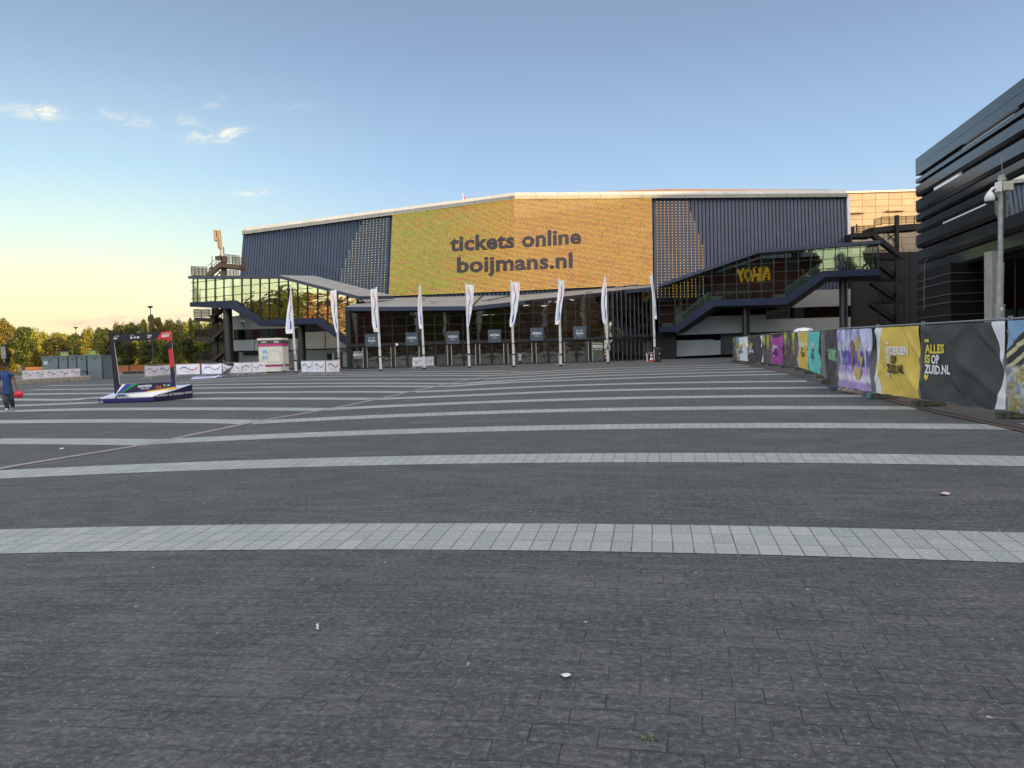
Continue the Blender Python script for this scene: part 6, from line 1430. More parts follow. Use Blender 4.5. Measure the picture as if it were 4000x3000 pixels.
c1 = gnd(2529, 1412); mb = MB(); mb.tube([c1, c1 + Vector((-.08, 0, .82))], .07, 10); tag(mb.build('white_post', POLEW, origin=c1), 'short white post standing left of the traffic cone', 'post')
mb = MB(); a = at(2533, 1379, c1.y); mb.bar(a, a + Vector((.45, 0, .02)), .05, .06); tag(mb.build('barrier_tape', mat('green_white_tape', (.35, .55, .42), .6, 0, .3, 9), origin=a), 'green and white tape end from the white post to the cone', 'tape')

# ---------------------------------------------------------------- construction fence with printed covers
fence_px = [(4290, 12.2), (3948, 15.1), (3607, 18.35), (3430, 20.9), (3274, 24.4), (3236, 28.0), (3212, 31.4), (3164, 35.4), (3125, 39.3), (3066, 43.2), (3015, 47.0), (2986, 51.0), (2927, 55.5), (2881, 60.5), (2868, 64.5)]
fp = [Vector((at(px, 1400, Yd).x, Yd, 0)) for px, Yd in fence_px]
for p in fp: p.z = gz(p.x, p.y)
GV2 = mat('fence_galvanised', (.30, .33, .34), .4, .5, .15, 6)
YLW, BLKC, WHC, MAG, TEA = mat('cover_yellow', (.84, .60, .12), .75, 0, .06, 2), mat('cover_charcoal', (.068, .073, .075), .6, 0, .10, 1.5), mat('cover_white', (.86, .88, .93), .75, 0, .05, 2), mat('cover_magenta', (.42, .09, .38), .7, 0, .08, 2), mat('cover_turquoise', (.17, .68, .64), .7, 0, .06, 2)
def picture(name, ramp_pts, scale=(1, 1, 1), rot=0, detail=4, dist=1.0, s=2.0, extra=None):
    m, q, b = newmat(name); uv = q.node('ShaderNodeUVMap').outputs[0]; n = q.noise(q.mapping(uv, scale, (0, 0, rot)), s, detail, .6, dist)
    r = q.node('ShaderNodeValToRGB'); q.link(n, r.inputs[0]); ramp(r, ramp_pts); col = r.outputs[0]
    if extra: col = extra(q, uv, col)
    q.link(col, b.inputs['Base Color']); b.inputs['Roughness'].default_value = .7; return m
def ex_dance(q, uv, col):
    s = q.node('ShaderNodeSeparateXYZ'); q.link(uv, s.inputs[0])
    top = q.noise(q.mapping(uv, (5, .7, 1)), 2.2, 4, .6, .3); rr = q.node('ShaderNodeValToRGB'); q.link(top, rr.inputs[0]); ramp(rr, [(.3, (.22, .17, .46)), (.48, (.46, .46, .76)), (.6, (.72, .74, .95)), (.72, (.42, .26, .58))])
    mid = q.mix(q.rng(q.noise(q.mapping(uv, (4, 1, 1)), 2.5, 3), .45, .6, 0, .7), (.13, .12, .48), (.28, .20, .50))
    c = q.mix(q.rng(s.outputs[1], .62, .66, 0, 1), mid, rr.outputs[0]); c = q.mix(q.rng(s.outputs[1], .40, .37, 0, 1), c, (.58, .42, .76)); c = q.mix(q.rng(s.outputs[1], .30, .20, 0, 1), c, (.88, .80, .92)); return q.mix(q.rng(s.outputs[1], .15, .10, 0, 1), c, q.mix(q.noise(q.mapping(uv, (1, 6, 1)), 6, 4, .6, 2), (.32, .18, .52), (.64, .50, .80)))
PIC_D = picture('dance_picture', [(0, (0, 0, 0)), (1, (1, 1, 1))], extra=ex_dance)
def ex_stad(q, uv, col):
    s = q.node('ShaderNodeSeparateXYZ'); q.link(uv, s.inputs[0]); u, v = s.outputs[0], s.outputs[1]
    inn = q.math('MULTIPLY', q.math('MULTIPLY', q.rng(u, .28, .34), q.rng(u, 1.3, 1.2)), q.math('MULTIPLY', q.rng(v, .42, .45), q.rng(v, .66, .63))); return q.mix(inn, col, q.mix(q.noise(uv, 5, 3), (.14, .38, .12), (.36, .58, .40)))
PIC_S = picture('stadium_picture', [(.3, (.035, .025, .035)), (.5, (.07, .06, .07)), (.62, (.16, .11, .13)), (.75, (.05, .05, .06))], (2, 9, 1), 0, 5, .5, 3, ex_stad)
def ex_prof(q, uv, col):
    s = q.node('ShaderNodeSeparateXYZ'); q.link(uv, s.inputs[0]); w_ = q.math('ADD', s.outputs[0], q.math('MULTIPLY', q.math('SUBTRACT', q.noise(q.mapping(uv, (1, 2, 1)), 2.2, 3), .5), .35))
    a = q.math('MULTIPLY', q.rng(w_, .06, .10), q.rng(w_, .26, .22)); c_ = q.math('MULTIPLY', q.rng(w_, .60, .64), q.rng(w_, .86, .80)); k = q.math('MULTIPLY', q.math('MAXIMUM', a, c_), q.rng(s.outputs[1], .25, .55)); return q.mix(k, col, q.mix(q.rng(s.outputs[1], .4, .8), (.35, .20, .06), (.48, .55, .02)))
PIC_P = picture('dark_photo_cover', [(.3, (.06, .05, .055)), (.5, (.12, .10, .11)), (.68, (.20, .17, .19)), (.78, (.45, .40, .5))], (3, 1, 1), 0, 4, 1, 2, ex_prof)
def ex_city(q, uv, col):
    s = q.node('ShaderNodeSeparateXYZ'); q.link(uv, s.inputs[0]); u, v = s.outputs[0], s.outputs[1]
    dia = q.math('ADD', v, q.math('MULTIPLY', u, -.75)); bandz = q.math('FRACT', q.math('MULTIPLY', q.math('ADD', dia, q.math('MULTIPLY', q.noise(uv, 5, 2), .06)), 7.5))
    c = q.mix(q.rng(bandz, .55, .62), (.05, .055, .06), (.72, .66, .38)); sky_ = q.rng(q.math('SUBTRACT', v, q.math('MULTIPLY', u, .95)), .66, .69); c = q.mix(sky_, c, q.mix(q.noise(uv, 4, 3), (.12, .32, .62), (.45, .62, .8)))
    low = q.mix(q.rng(q.noise(q.mapping(uv, (3, 5, 1)), 2.5, 4, .6, 1), .42, .6), (.42, .30, .08), (.62, .64, .62)); low = q.mix(q.rng(q.noise(q.mapping(uv, (2, 1, 1)), 3, 3), .5, .6, 0, .8), low, (.15, .25, .48)); return q.mix(q.rng(v, .52, .47), c, low)
PIC_C = picture('city_picture', [(0, (0, 0, 0)), (1, (1, 1, 1))], extra=ex_city)
COVM = [YLW, BLKC, WHC, MAG, TEA, PIC_D, PIC_S, PIC_P, PIC_C]
T_WH, T_BK, T_YL = mat('cover_white_letters', (.88, .88, .90), .7, 0, 0), mat('cover_black_letters', (.03, .03, .03), .7, 0, 0), mat('cover_yellow_letters', (.88, .66, .08), .7, 0, 0)
def cover(k, e, a, b_, kind, z0=.17, z1=1.93, droop=0.0, vis=(0, 1)):
    """a: far/left end, b_: near/right end as seen from the square"""
    a, b_ = Vector(a), Vector(b_); ax = (b_ - a); L = ax.length; ax.normalize(); n_ = Vector((ax.y, -ax.x, 0)).normalized()
    if n_.dot(EYE - a) < 0: n_ = -n_
    A = lerp(a, b_, vis[0]); Bq = lerp(a, b_, vis[1])
    def f(u, v, o_=0.0):
        zt1 = z1 - droop * (math.sin(math.pi * u) ** .7 if 0 < u < 1 else 0); w_ = 0
        s_ = u * L * .9; edge = math.sin(math.pi * max(0, min(1, v))) ** .5
        w_ += .035 * math.sin(3.1 * (s_ + v * 1.5) + k) * edge + .022 * math.sin(7.0 * (s_ * .8 - v * 1.1) + k * 2) * edge
        # diagonal pulls from the upper corners, flatter where the lettering is
        pull = .05 * math.exp(-((v - (1 - .9 * u)) / .07) ** 2) * edge * (.6 + .4 * math.sin(k)) + .045 * math.exp(-((v - (1.3 - 1.35 * abs(u - .62) - .25)) / .06) ** 2) * edge - .03 * math.exp(-((v - (.55 - .8 * u)) / .06) ** 2) * edge + .04 * math.exp(-((v - (.95 - 1.5 * u)) / .05) ** 2) * edge
        if kind in ('alles', 'ieder', 'geel2', 'teal', 'mag', 'white'):
            uc, ur = (.22, .26) if kind == 'alles' else (.5, .32)
            calm = sstep((math.hypot((u - uc) / ur, (v - .55) / .36) - .75) / .5); w_ = w_ * (.3 + .7 * calm); pull *= calm
        w_ = max(-.035, w_ + pull)
        return lerp(A, Bq, u) + Vector((0, 0, lerp(z0, zt1, v) + .012 * math.sin(u * 19 + k) * (1 - v))) + n_ * (.075 + w_ + o_)
    NU, NV = 70, 36; mb = MB()
    def edge_at(v):
        if kind == 'alles': return .865 + .13 * max(0, 1 - abs(v - .45) / .52) ** .8, 1, 2
        if kind == 'ieder': return .15 * min(1, abs(v - .42) / .5) ** .8 + .004, 2, 0
        if kind == 'geel2': return .12 * min(1, abs(v - .5) / .5) + .004, 2, 0
        if kind == 'white': return .28, 8, 2
        m_ = {'teal': 4, 'mag': 3, 'dance': 5, 'stad': 6, 'prof': 7, 'city': 8}[kind]; return .5, m_, m_
    NA = {'alles': 60, 'ieder': 10, 'geel2': 8}.get(kind, 35); V = []; UV = []
    for j in range(NV + 1):
        v = j / NV; ed_ = edge_at(v)[0]
        for i in range(NU + 1):
            u = ed_ * i / NA if i <= NA else lerp(ed_, 1, (i - NA) / (NU - NA)); V.append(f(u, v)); UV.append((u, v))
    for j in range(NV):
        _, ma, mc = edge_at(j / NV)
        for i in range(NU):
            q4 = [j * (NU + 1) + i, j * (NU + 1) + i + 1, (j + 1) * (NU + 1) + i + 1, (j + 1) * (NU + 1) + i]
            mb.f.append(tuple(q4)); mb.m.append(ma if i < NA else mc); mb.uv.append([UV[x_] for x_ in q4])
    mb.v = [tuple(p) for p in V]; co = mb.build('printed_cover', COVM, e, smooth=True)
    mb = MB()
    def tx(t, u0, u1, v0, v1, mi, bold=.07, sk=0.0): text_on(mb, t, lambda u, v: f(lerp(u0, u1, u), lerp(v0, v1, v) - sk * u, .03), bold, mi)
    def heart(u0, v0, s_, mi): pts = [(0, 1), (.5, .68), (1, 1), (1, .45), (.5, 0), (0, .45)]; mb.face([f(u0 + x_ * s_, v0 + y_ * s_ * 2.0, .022) for x_, y_ in pts], mi)
    LM = [T_WH, T_BK, T_YL]
    if kind == 'alles':
        mb.mesh([f(.055, .815, .022), f(.115, .815, .022), f(.115, .775, .022), f(.055, .775, .022)], [(0, 1, 2, 3)], 2)
        tx('ALLES', .06, .335, .635, .755, 2, .045); tx('IS', .06, .135, .50, .62, 2, .045); tx('OP', .15, .265, .50, .62, 0, .045); tx('ZUID.NL', .06, .40, .365, .485, 0, .045); heart(.06, .26, .05, 2)
    elif kind in ('ieder', 'geel2'):
        mb.mesh([f(.29, .785, .022), f(.35, .785, .022), f(.35, .75, .022), f(.29, .75, .022)], [(0, 1, 2, 3)], 0)
        tx('IEDEREEN', .29, .78, .605, .725, 0, .045); tx('IS', .29, .37, .475, .59, 0, .045); tx('OP', .40, .53, .475, .59, 1, .045); tx('ZUID.NL', .28, .70, .335, .46, 1, .045); heart(.28, .235, .07, 0)
    elif kind in ('teal', 'mag', 'white'):
        ca, cb = (0, 1) if kind != 'white' else (2, 1)
        tx({'teal': 'SPORT', 'mag': 'VERHAAL', 'white': 'KUNST'}[kind], .22, .62, .60, .72, ca, .035); tx('IS', .22, .34, .475, .585, ca, .035); tx('OP', .38, .55, .475, .585, cb, .035); tx('ZUID', .24, .58, .335, .455, cb, .035); heart(.28, .235, .08, ca)
    elif kind == 'dance':
        for cx, w_, c_ in ((.13, .05, 0), (.27, .06, 0), (.47, .055, 2), (.88, .055, 0)):
            pts = [(-.1, .80), (.15, .86), (.35, .80), (.9, .74), (.55, .66), (.35, .52), (.15, .30), (.05, .14), (-.1, .14), (-.1, .34), (-.45, .56), (-.6, .70), (-.95, .76), (-.4, .80)]
            mb.face([f(cx + x_ * w_, y_ - .02, .018) for x_, y_ in pts], 3 if c_ == 0 else 4)
        mb.face([f(x_, y_, .014) for x_, y_ in [(.55, .86), (.68, .86), (.80, .52), (.66, .16), (.50, .16), (.62, .52)]], 5)
    if mb.f: mb.build('print', LM + [mat('dancer_white', (.62, .60, .62), .7, 0, .2, 8), mat('dancer_brown', (.34, .17, .09), .7, 0, .2, 8), mat('gauze_yellow', (.60, .46, .16), .7, 0, .1, 3)], co)
kinds = ['city', 'alles', 'ieder', 'dance', 'stad', None, 'teal', 'geel2', 'prof', 'mag', 'prof', 'alles', 'white', 'prof']
kw_ = ['fence panel with a picture of a dark building and yellow lines at the right edge', 'charcoal fence panel reading ALLES IS OP ZUID.NL, largest in the photo', 'yellow fence panel reading IEDEREEN IS OP ZUID.NL beside the big charcoal one', 'fence panel with purple picture of dancers', 'fence panel with a dark stadium picture and green pitch', 'bare wire fence panel between the stadium picture and the turquoise cover', 'turquoise fence panel with white and black lettering', 'narrow yellow fence panel left of the turquoise one', 'dark fence panel with yellow green figures left of the narrow yellow one', 'magenta fence panel with a drooping top edge', 'thin dark picture panel left of the magenta one', 'small charcoal fence panel reading ALLES, far down the row', 'white fence panel with small ochre lettering near the far end', 'last blue fence panel at the far end of the row']
for k in range(len(fp) - 1):
    b_, a = fp[k], fp[k + 1]; e = empty('site_fence', (a + b_) / 2, kw_[k], 'fence panel', 'construction fence panels along the square')
    u = Vector((0, 0, 1)); ax = (b_ - a).normalized(); aa, bb2 = a + ax * .05, b_ - ax * .05
    mb = MB(); mb.tube([aa + u * .12, aa + u * 2.03], .022, 8); mb.tube([bb2 + u * .12, bb2 + u * 2.03], .022, 8); mb.tube([aa + u * 1.97, bb2 + u * 1.97], .021, 8); mb.tube([aa + u * .15, bb2 + u * .15], .019, 8)
    L = (bb2 - aa).length
    for j in range(1, int(L / .16)): p = lerp(aa, bb2, j * .16 / L); mb.bar(p + u * .15, p + u * 1.97, .006)
    for z in (.45, .75, 1.05, 1.35, 1.65): mb.bar(aa + u * z, bb2 + u * z, .006)
    mb.build('frame', GV2, e)
    kd = kinds[k]
    if kd:
        vis = (0, 1); dr = 0
        if k == 3: vis = (.06, .93)
        if k == 9: dr = .22
        cover(k, e, aa, bb2, kd, droop=dr, vis=vis)
    mb = MB(); 
    for z in (.5, 1.7): mb.box(a.x - .04, a.x + .04, a.y - .05, a.y + .05, a.z + z, a.z + z + .06)
    mb.build('clamp', ALU, e)
FOOT = mat('mossy_fence_foot', (.095, .10, .07), .9, 0, .4, 4, .4, 25); FOOTB = mat('blue_fence_foot', (.045, .10, .14), .8, 0, .3, 4)
fw_ = ['nearest fence block at the right edge', 'mossy concrete fence block below the white edge of the big charcoal cover', 'mossy concrete fence block between the yellow and charcoal covers', 'fence block with blue green end below the yellow cover left edge', 'blue grey fence block at the left of the dancer picture', 'fence block under the stadium picture', 'fence block under the turquoise cover right side', 'fence block under the turquoise cover left side', 'fence block under the narrow yellow cover', 'fence block with blue patch left of the dark figures cover', 'fence block under the magenta cover', 'fence block under the thin dark panel', 'fence block under the small charcoal cover', 'fence block under the white cover', 'farthest fence block at the end of the row']
for k, p in enumerate(fp):
    if k == 0: continue
    ax = (fp[min(k + 1, len(fp) - 1)] - fp[max(k - 1, 0)]).normalized(); n_ = Vector((ax.y, -ax.x, 0)); n_ = n_ if n_.x < 0 else -n_
    mb = MB(); c = p + n_ * -.12; mb.obox(c + Vector((0, 0, .085)), n_ * .36, ax * .115, (0, 0, .065)); mb.obox(c + n_ * .27 + Vector((0, 0, .015)), n_ * .09, ax * .115, (0, 0, .015)); mb.obox(c - n_ * .27 + Vector((0, 0, .015)), n_ * .09, ax * .115, (0, 0, .015))
    if k in (3, 9): mb.obox(c + n_ * .375 + Vector((0, 0, .09)), n_ * .02, ax * .12, (0, 0, .075), 1)
    tag(mb.build('ballast_block', [FOOTB if k in (4,) else FOOT, mat('teal_end', (.10, .26, .28), .8)], origin=p, bevel=.015), fw_[k], 'ballast block', 'concrete ballast blocks of the fence')
# rubble stones below the dancer cover
ST = mat('loose_stone', (.33, .27, .24), .85, 0, .2, 8, .3, 20)
a, c = gnd(3290, 1532), gnd(3372, 1545)
for k in range(9):
    p = lerp(a, c, (k + .3 * h1(k)) / 8.3) + Vector((.1 - .2 * h1(k, 2), .15 * h1(k, 5), 0)); p.z = gz(p.x, p.y); s_ = .075 + .05 * h1(k, 7); mb = MB(); V = []
    rnd = random.Random(k); mb.lathe(p, [(0, 0)] + [(s_ * math.sin(t * math.pi) * rnd.uniform(.8, 1.1), s_ * (1 - math.cos(t * math.pi)) * rnd.uniform(.75, .95)) for t in (.25, .4, .55, .7, .85)] + [(0, s_ * 1.75)], 7, 0, 1.15, .85)
    tag(mb.build('cobblestone', ST, origin=p), '%s loose brown cobblestone from the left under the purple dancer cover' % ('first', 'second', 'third', 'fourth', 'fifth', 'sixth', 'seventh', 'eighth', 'ninth')[k], 'stone', 'loose cobblestones under the fence')
p = gnd(3262, 1508); p = Vector((p.x, p.y + .2, p.z)); 
# white rounded roof of a cabin behind the fence
c = at(3144, 1312, 52); e = empty('toilet_cabin', (c.x, 52, .3), 'white domed roof of a cabin showing above the fence', 'cabin'); w_ = 41 / 3000 * 52
zt_ = at(3144, 1281, 52).z; rbox(c.x - w_ * .9, c.x + w_ * .9, 51.3, 53, .3, zt_ - .3, .3).build('body', mat('cabin_grey', (.35, .38, .4), .5), e)
MB().lathe((c.x, 52.2, zt_ - .42), [(w_ * 1.02, 0), (w_ * 1.0, .1), (w_ * .92, .26), (w_ * .62, .40), (0, .46)], 28, 0, 1, .8).build('roof', mat('cabin_white', (.80, .81, .83), .35, 0, .03, 2), e, smooth=True)
MB().tube([(c.x - w_ * .8, 51.3, zt_ - .38), (c.x + w_ * .7, 51.3, zt_ - .24)], .025, 6).build('handle_rail', BLACKM, e)
# ---- camera post
YP = 22.0; pt_ = at(3909, 690, YP); pb_ = at(3905, 1230, YP); base = Vector((pb_.x, YP, gz(14, YP)))
e = empty('camera_post', base, 'galvanised post with a white dome camera and a pale box on top', 'camera post'); GP = mat('post_galvanised', (.34, .36, .37), .5, .3, .22, 6)
zs = at(3905, 1194, YP).z; zm = at(3908, 1030, YP).z
MB().tube([base, (base.x, YP, zs)], .125, 20).build('post_base', GP, e); MB().tube([(base.x, YP, zs), (pt_.x - .01, YP, zm)], .092, 20).build('lower_pole', GP, e); MB().tube([(pt_.x - .01, YP, zm), (pt_.x, YP, pt_.z)], .067, 18).build('upper_pole', GP, e)
MB().tube([(base.x, YP, zs - .02), (base.x, YP, zs + .03)], .14, 20).build('collar', GP, e); MB().tube([(pt_.x - .01, YP, zm - .03), (pt_.x - .01, YP, zm + .03)], .10, 18).build('collar', GP, e)
p = at(3890, 1208, YP); mb = MB(); mb.box(base.x - .05, base.x + .01, YP - .132, YP - .12, p.z - .04, p.z + .06); mb.build('sticker', WHITE, e)
p = at(3929, 729, YP); MB().box(p.x - .14, p.x + .14, YP - .14, YP + .08, p.z - .13, p.z + .13).build('junction_box', mat('box_cream', (.50, .49, .38), .5, 0, .05, 3), e, bevel=.02)
p = at(3898, 730, YP); MB().box(p.x - .06, p.x + .06, YP - .10, YP + .06, p.z - .15, p.z + .13).build('bracket', WHITE, e, bevel=.01)
a = at(3893, 735, YP); d_ = at(3866, 745, YP); mb = MB(); mb.tube([a, lerp(a, d_, .5) + Vector((0, 0, .04)), d_ + Vector((0, 0, -.02)), d_ + Vector((0, 0, -.12))], .04, 12); mb.build('camera_arm', WHITE, e)
c = at(3866, 772, YP); mb = MB(); mb.lathe(c, [(.05, .17), (.09, .12), (.13, .02), (.135, -.06), (.115, -.10)], 24); dc = mb.build('camera_housing', WHITE, e, smooth=True)
MB().lathe(c, [(.112, -.10), (.10, -.16), (.06, -.20), (0, -.215)], 24).build('camera_dome', mat('smoked_dome', (.03, .03, .035), .1, 0, 0, spec=.9), dc, smooth=True)
p = at(3914, 700, YP); mb = MB(); mb.tube([p - Vector((0, 0, .05)), p + Vector((0, 0, .12))], .09, 12); mb.tube([p + Vector((-.13, 0, .0)), p + Vector((.13, 0, .0))], .02, 6); mb.tube([p + Vector((.02, 0, .1)), p + Vector((-.02, 0, .62))], .008, 5); mb.build('top_bracket', GP, e)

# ---------------------------------------------------------------- litter
def litter(px, py_, wpx_, col, label, cat='litter', name='paper_scrap', h_=.02, tilt=0, asp=.35):
    p = gnd(px, py_); w_ = wpx_ / 3000 * p.y / 2; mb = MB(); rnd = random.Random(px); n_ = 9
    V = [p + Vector((math.cos(k / n_ * 6.283 + tilt) * w_ * rnd.uniform(.75, 1.1), math.sin(k / n_ * 6.283) * w_ * asp * 3 * rnd.uniform(.7, 1.1), .012 + h_ * rnd.random())) for k in range(n_)] + [p + Vector((0, 0, .012 + h_ * 1.2))]
    mb.mesh(V, [(k, (k + 1) % n_, n_) for k in range(n_)]); tag(mb.build(name, mat('litter_%d' % px, col, .8, 0, .1, 9), origin=p), label, cat)
litter(2212, 2650, 44, (.70, .74, .80), 'white feather shaped scrap on the dark paving, low centre', 'feather', 'feather', .012, 0, .28)
litter(3690, 1934, 46, (.62, .48, .52), 'crumpled pinkish paper lying on the paving at the right')
litter(1825, 1550, 14, (.62, .42, .05), 'small yellow scrap on a pale stripe before the entrance')
litter(242, 1756, 22, (.55, .56, .55), 'flat white scrap left of the diagonal gutter')
litter(1480, 1617, 30, (.40, .16, .15), 'thin reddish strip on the paving near the gutter', asp=.12)
litter(1830, 2612, 12, (.5, .52, .5), 'tiny pale pebble on the near paving left of the feather', 'pebble', 'pebble')
p = gnd(1240, 2453); mb = MB(); mb.tube([p + Vector((-.006, .04, .01)), p + Vector((-.01, .02, .012)), p + Vector((.005, 0, .012)), p + Vector((.004, -.03, .01)), p + Vector((.018, -.045, .01))], .005, 6); tag(mb.build('straw', mat('straw_white', (.75, .75, .68), .6), origin=p), 'bent white straw lying on the near paving, left of centre', 'straw')
# weeds in the joints
GW = mat('weed_green', (.16, .26, .04), .8, 0, .2, 9)
for px, py_, n_, lb_ in ((2537, 2888, 16, 'small green weed in a joint at the lower right of centre'), (1694, 2717, 8, 'tiny green weed in a joint left of the feather'), (2310, 2535, 6, 'tiny weed tuft in a joint above the feather')):
    p = gnd(px, py_); mb = MB(); rnd = random.Random(px)
    for k in range(n_):
        a = rnd.random() * 6.28; q_ = p + Vector((rnd.uniform(-.03, .03), rnd.uniform(-.02, .02), .002)); L = rnd.uniform(.008, .02); t = q_ + Vector((math.cos(a) * L, math.sin(a) * L, L * .7)); s_ = Vector((-math.sin(a), math.cos(a), 0)) * .004
        mb.face([q_ - s_, q_ + s_, t])
    tag(mb.build('weed', GW, origin=p), lb_, 'weed')

# ---------------------------------------------------------------- the walking person
pf = gnd(30, 1606); YP2 = pf.y; PX = lambda x_, y_, d=0.0: at(x_, y_, YP2 + d)
e = empty('person', pf, 'person in a blue t-shirt and dark trousers walking with a red carrier bag', 'person')
def skin(name, pts, edges, m, parent, sub=2, root=0):
    me = bpy.data.meshes.new(name); o0 = wloc(parent); me.from_pydata([tuple(Vector(p[0]) - o0) for p in pts], edges, []); me.update()
    o = bpy.data.objects.new(name, me); COL.objects.link(o); o.parent = parent; me.materials.append(m)
    s_ = o.modifiers.new('skin', 'SKIN'); s_.use_smooth_shade = True; sv = me.skin_vertices[0].data
    for k, p in enumerate(pts):
        r_ = p[1]; sv[k].radius = (r_, r_) if not isinstance(r_, tuple) else r_; sv[k].use_root = (k == root)
    su_ = o.modifiers.new('sub', 'SUBSURF'); su_.levels = sub; su_.render_levels = sub; return o
SKINM = mat('brown_skin', (.17, .085, .055), .6, 0, .05, 6); SHIRT = mat('blue_shirt', (.020, .065, .20), .8, 0, .15, 5); TROU = mat('dark_trousers', (.045, .052, .065), .8, 0, .15, 6); SHOE = mat('grey_shoe', (.5, .49, .49), .6)
J = {}
hip = PX(28, 1521)
def J_(x_, y_, d=0): return PX(x_, y_, d)
body = [(hip, .13), (J_(27, 1500), .115), (J_(25, 1478), .135), (J_(24, 1462), .14), (J_(20, 1452), .06), (J_(17, 1444), .055), (J_(16, 1436), .085), (J_(15.5, 1428), .088),
        (J_(38, 1457), .058), (J_(46, 1461), .052), (J_(53, 1478), .044), (J_(59, 1496, -.02), .036), (J_(66, 1513, -.06), .027), (J_(69, 1520, -.08), .030),
        (J_(8, 1457), .058), (J_(2, 1462), .052), (J_(-2, 1480, .06), .044), (J_(-3, 1498, .04), .036), (J_(1, 1518, -.1), .027), (J_(2, 1526, -.12), .030),
        (J_(37, 1532), .088), (J_(44, 1560, .0), .062), (J_(50, 1586, .25), .042), (J_(52, 1593, .25), .036), (J_(53, 1597, .05), .035),
        (J_(20, 1534), .088), (J_(22, 1565, -.15), .062), (J_(29, 1595, -.05), .042), (J_(30, 1602, -.05), .036), (J_(30, 1606, -.25), .035)]
ed = [(0, 1), (1, 2), (2, 3), (3, 4), (4, 5), (5, 6), (6, 7), (3, 8), (8, 9), (9, 10), (10, 11), (11, 12), (12, 13), (3, 14), (14, 15), (15, 16), (16, 17), (17, 18), (18, 19), (0, 20), (20, 21), (21, 22), (22, 23), (23, 24), (0, 25), (25, 26), (26, 27), (27, 28), (28, 29)]
skin('body', body, ed, SKINM, e)
def infl(idx, add): return [(body[k][0], body[k][1] + add) for k in idx]
sh_i = [0, 1, 2, 3, 8, 9, 10, 14, 15, 16]; shp = infl(sh_i, .022); shp[0] = (J_(28.5, 1521), .158); shp[6] = (lerp(body[9][0], body[10][0], .75), .066); shp[9] = (lerp(body[15][0], body[16][0], .75), .066)
shp.append((J_(21.5, 1453.5), .085)); shp.append((J_(28.5, 1535), .165))
skin('shirt', shp, [(0, 1), (1, 2), (2, 3), (3, 4), (4, 5), (5, 6), (3, 7), (7, 8), (8, 9), (3, 10), (0, 11)], SHIRT, e)
tr_i = [0, 20, 21, 22, 25, 26, 27]; skin('trousers', [(J_(28, 1522), .150)] + infl(tr_i[1:], .028) + [(J_(28, 1508), .140), (J_(52, 1594, .2), .05), (J_(30, 1602, -.05), .05)], [(0, 1), (1, 2), (2, 3), (0, 4), (4, 5), (5, 6), (0, 7), (3, 8), (6, 9)], TROU, e)
for a, c in ((23, 24), (28, 29)):
    h_ = body[a][0]; t_ = body[c][0]; z_ = .045 + gz(h_.x, h_.y); skin('shoe', [(Vector((h_.x, h_.y + .06, z_ + .02)), .05), (Vector((h_.x, h_.y - .08, z_ + .012)), .052), (Vector((t_.x, h_.y - .19, z_ - .005)), .04)], [(0, 1), (1, 2)], SHOE, e)
hd = body[7][0]; hc = (body[6][0] + body[7][0]) / 2
mb = MB(); mb.lathe(hd + Vector((0, .022, 0)), [(.093, -.03), (.104, .01), (.10, .06), (.075, .095), (0, .112)], 18, 0, .92, 1.0); mb.build('hair', mat('black_hair', (.012, .010, .009), .8, 0, .2, 20, .5, 60), e, smooth=True)
HM = mat('eye_dark', (.01, .01, .01), .3, 0, 0); f_ = hc + Vector((.012, -.088, 0))
mb = MB(); mb.mesh([f_ + Vector((-.012, .0, -.012)), f_ + Vector((.016, .0, -.012)), f_ + Vector((.002, -.022, -.014)), f_ + Vector((.002, .002, .03))], [(0, 2, 3), (2, 1, 3), (0, 1, 2)]); mb.build('nose', SKINM, e)
mb = MB()
for s_ in (-1, 1): mb.lathe(f_ + Vector((s_ * .030, .004, .022)), [(0, -.007), (.011, 0), (0, .007)], 8)
mb.box(f_.x - .022, f_.x + .022, f_.y - .002, f_.y + .008, f_.z - .040, f_.z - .034); mb.build('eyes_and_mouth', HM, e)
mb = MB()
for s_ in (-1, 1): mb.lathe(hc + Vector((s_ * .088, 0, .0)), [(0, -.03), (.014, -.015), (.016, .015), (0, .03)], 8)
mb.build('ears', SKINM, e)
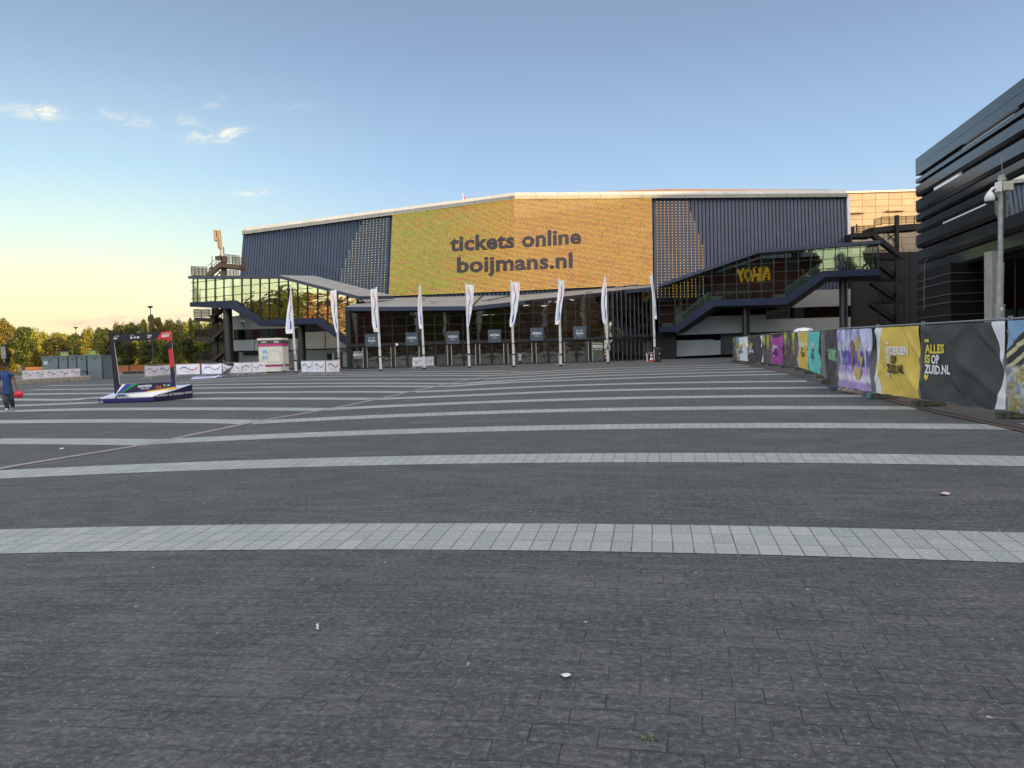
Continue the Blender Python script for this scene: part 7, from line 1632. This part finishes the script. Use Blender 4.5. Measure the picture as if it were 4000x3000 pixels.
def hand(w_, s_, curl):
    """five separate fingers rooted in a palm hanging from the wrist w_"""
    pts = [(w_, .026), (w_ + Vector((s_ * .005, -.01, -.045)), .030), (w_ + Vector((s_ * .008, -.015, -.075)), .027)]; edg = [(0, 1), (1, 2)]
    for k, L in enumerate((.062, .072, .068, .052)):
        y_ = -.035 + .021 * k; b0_ = len(pts); pts += [(w_ + Vector((s_ * .008, y_, -.088)), .0105), (w_ + Vector((s_ * .012 - s_ * curl * .02, y_, -.088 - L * .5)), .0095), (w_ + Vector((s_ * .004 - s_ * curl * .05, y_, -.088 - L * (.85 - curl * .35))), .008)]; edg += [(2, b0_), (b0_, b0_ + 1), (b0_ + 1, b0_ + 2)]
    b0_ = len(pts); pts += [(w_ + Vector((-s_ * .008, -.035, -.050)), .012), (w_ + Vector((-s_ * .016, -.05, -.085)), .009)]; edg += [(1, b0_), (b0_, b0_ + 1)]
    skin('hand', pts, edg, SKINM, e, 1)
hand(body[13][0], 1, 1.0); hand(body[19][0], -1, .5)
# the bag hangs from the hand
bg_ = PX(72, 1541, -.08); e2 = empty('carrier_bag', bg_, 'bright red plastic carrier bag held by the walking person', 'bag')
RB = mat('red_plastic', (.62, .02, .035), .35, 0, .25, 14, .5, 12); mb = MB(); hw = 15 / 3000 * YP2; V = []; F = []
zt2 = PX(72, 1527).z - PX(72, 1541).z; zb2 = PX(72, 1554).z - PX(72, 1541).z
lv = [(zb2, .86, .05), (zb2 + .03, 1.0, .085), (0, 1.0, .09), (zt2 * .55, .86, .075), (zt2, .42, .04), (zt2 + .03, .16, .02)]
for z, sx_, sy_ in lv:
    for k in range(20): a = k / 20 * 6.283; r_ = 1 + .10 * math.sin(a * 5 + z * 30) ; V.append(bg_ + Vector((math.copysign(abs(math.cos(a)) ** .7, math.cos(a)) * hw * sx_ * r_, math.sin(a) * sy_ * r_, z)))
for j in range(len(lv) - 1):
    for k in range(20): F.append((j * 20 + k, j * 20 + (k + 1) % 20, (j + 1) * 20 + (k + 1) % 20, (j + 1) * 20 + k))
F.append(tuple(range(20))[::-1]); mb.mesh(V, F).build('bag_body', RB, e2, smooth=True)
hpt = body[13][0] + Vector((0, -.01, -.11)); mb = MB(); mb.tube([bg_ + Vector((-.05, 0, zt2)), hpt, bg_ + Vector((.05, 0, zt2))], .012, 6); mb.build('handle', RB, e2)
mb = MB(); mb.tube([bg_ + Vector((.02, 0, zt2)), bg_ + Vector((.10, 0, zt2 - .05)), bg_ + Vector((.17, 0, zt2 - .09))], [.02, .03, .012], 6); mb.build('loose_corner', RB, e2)
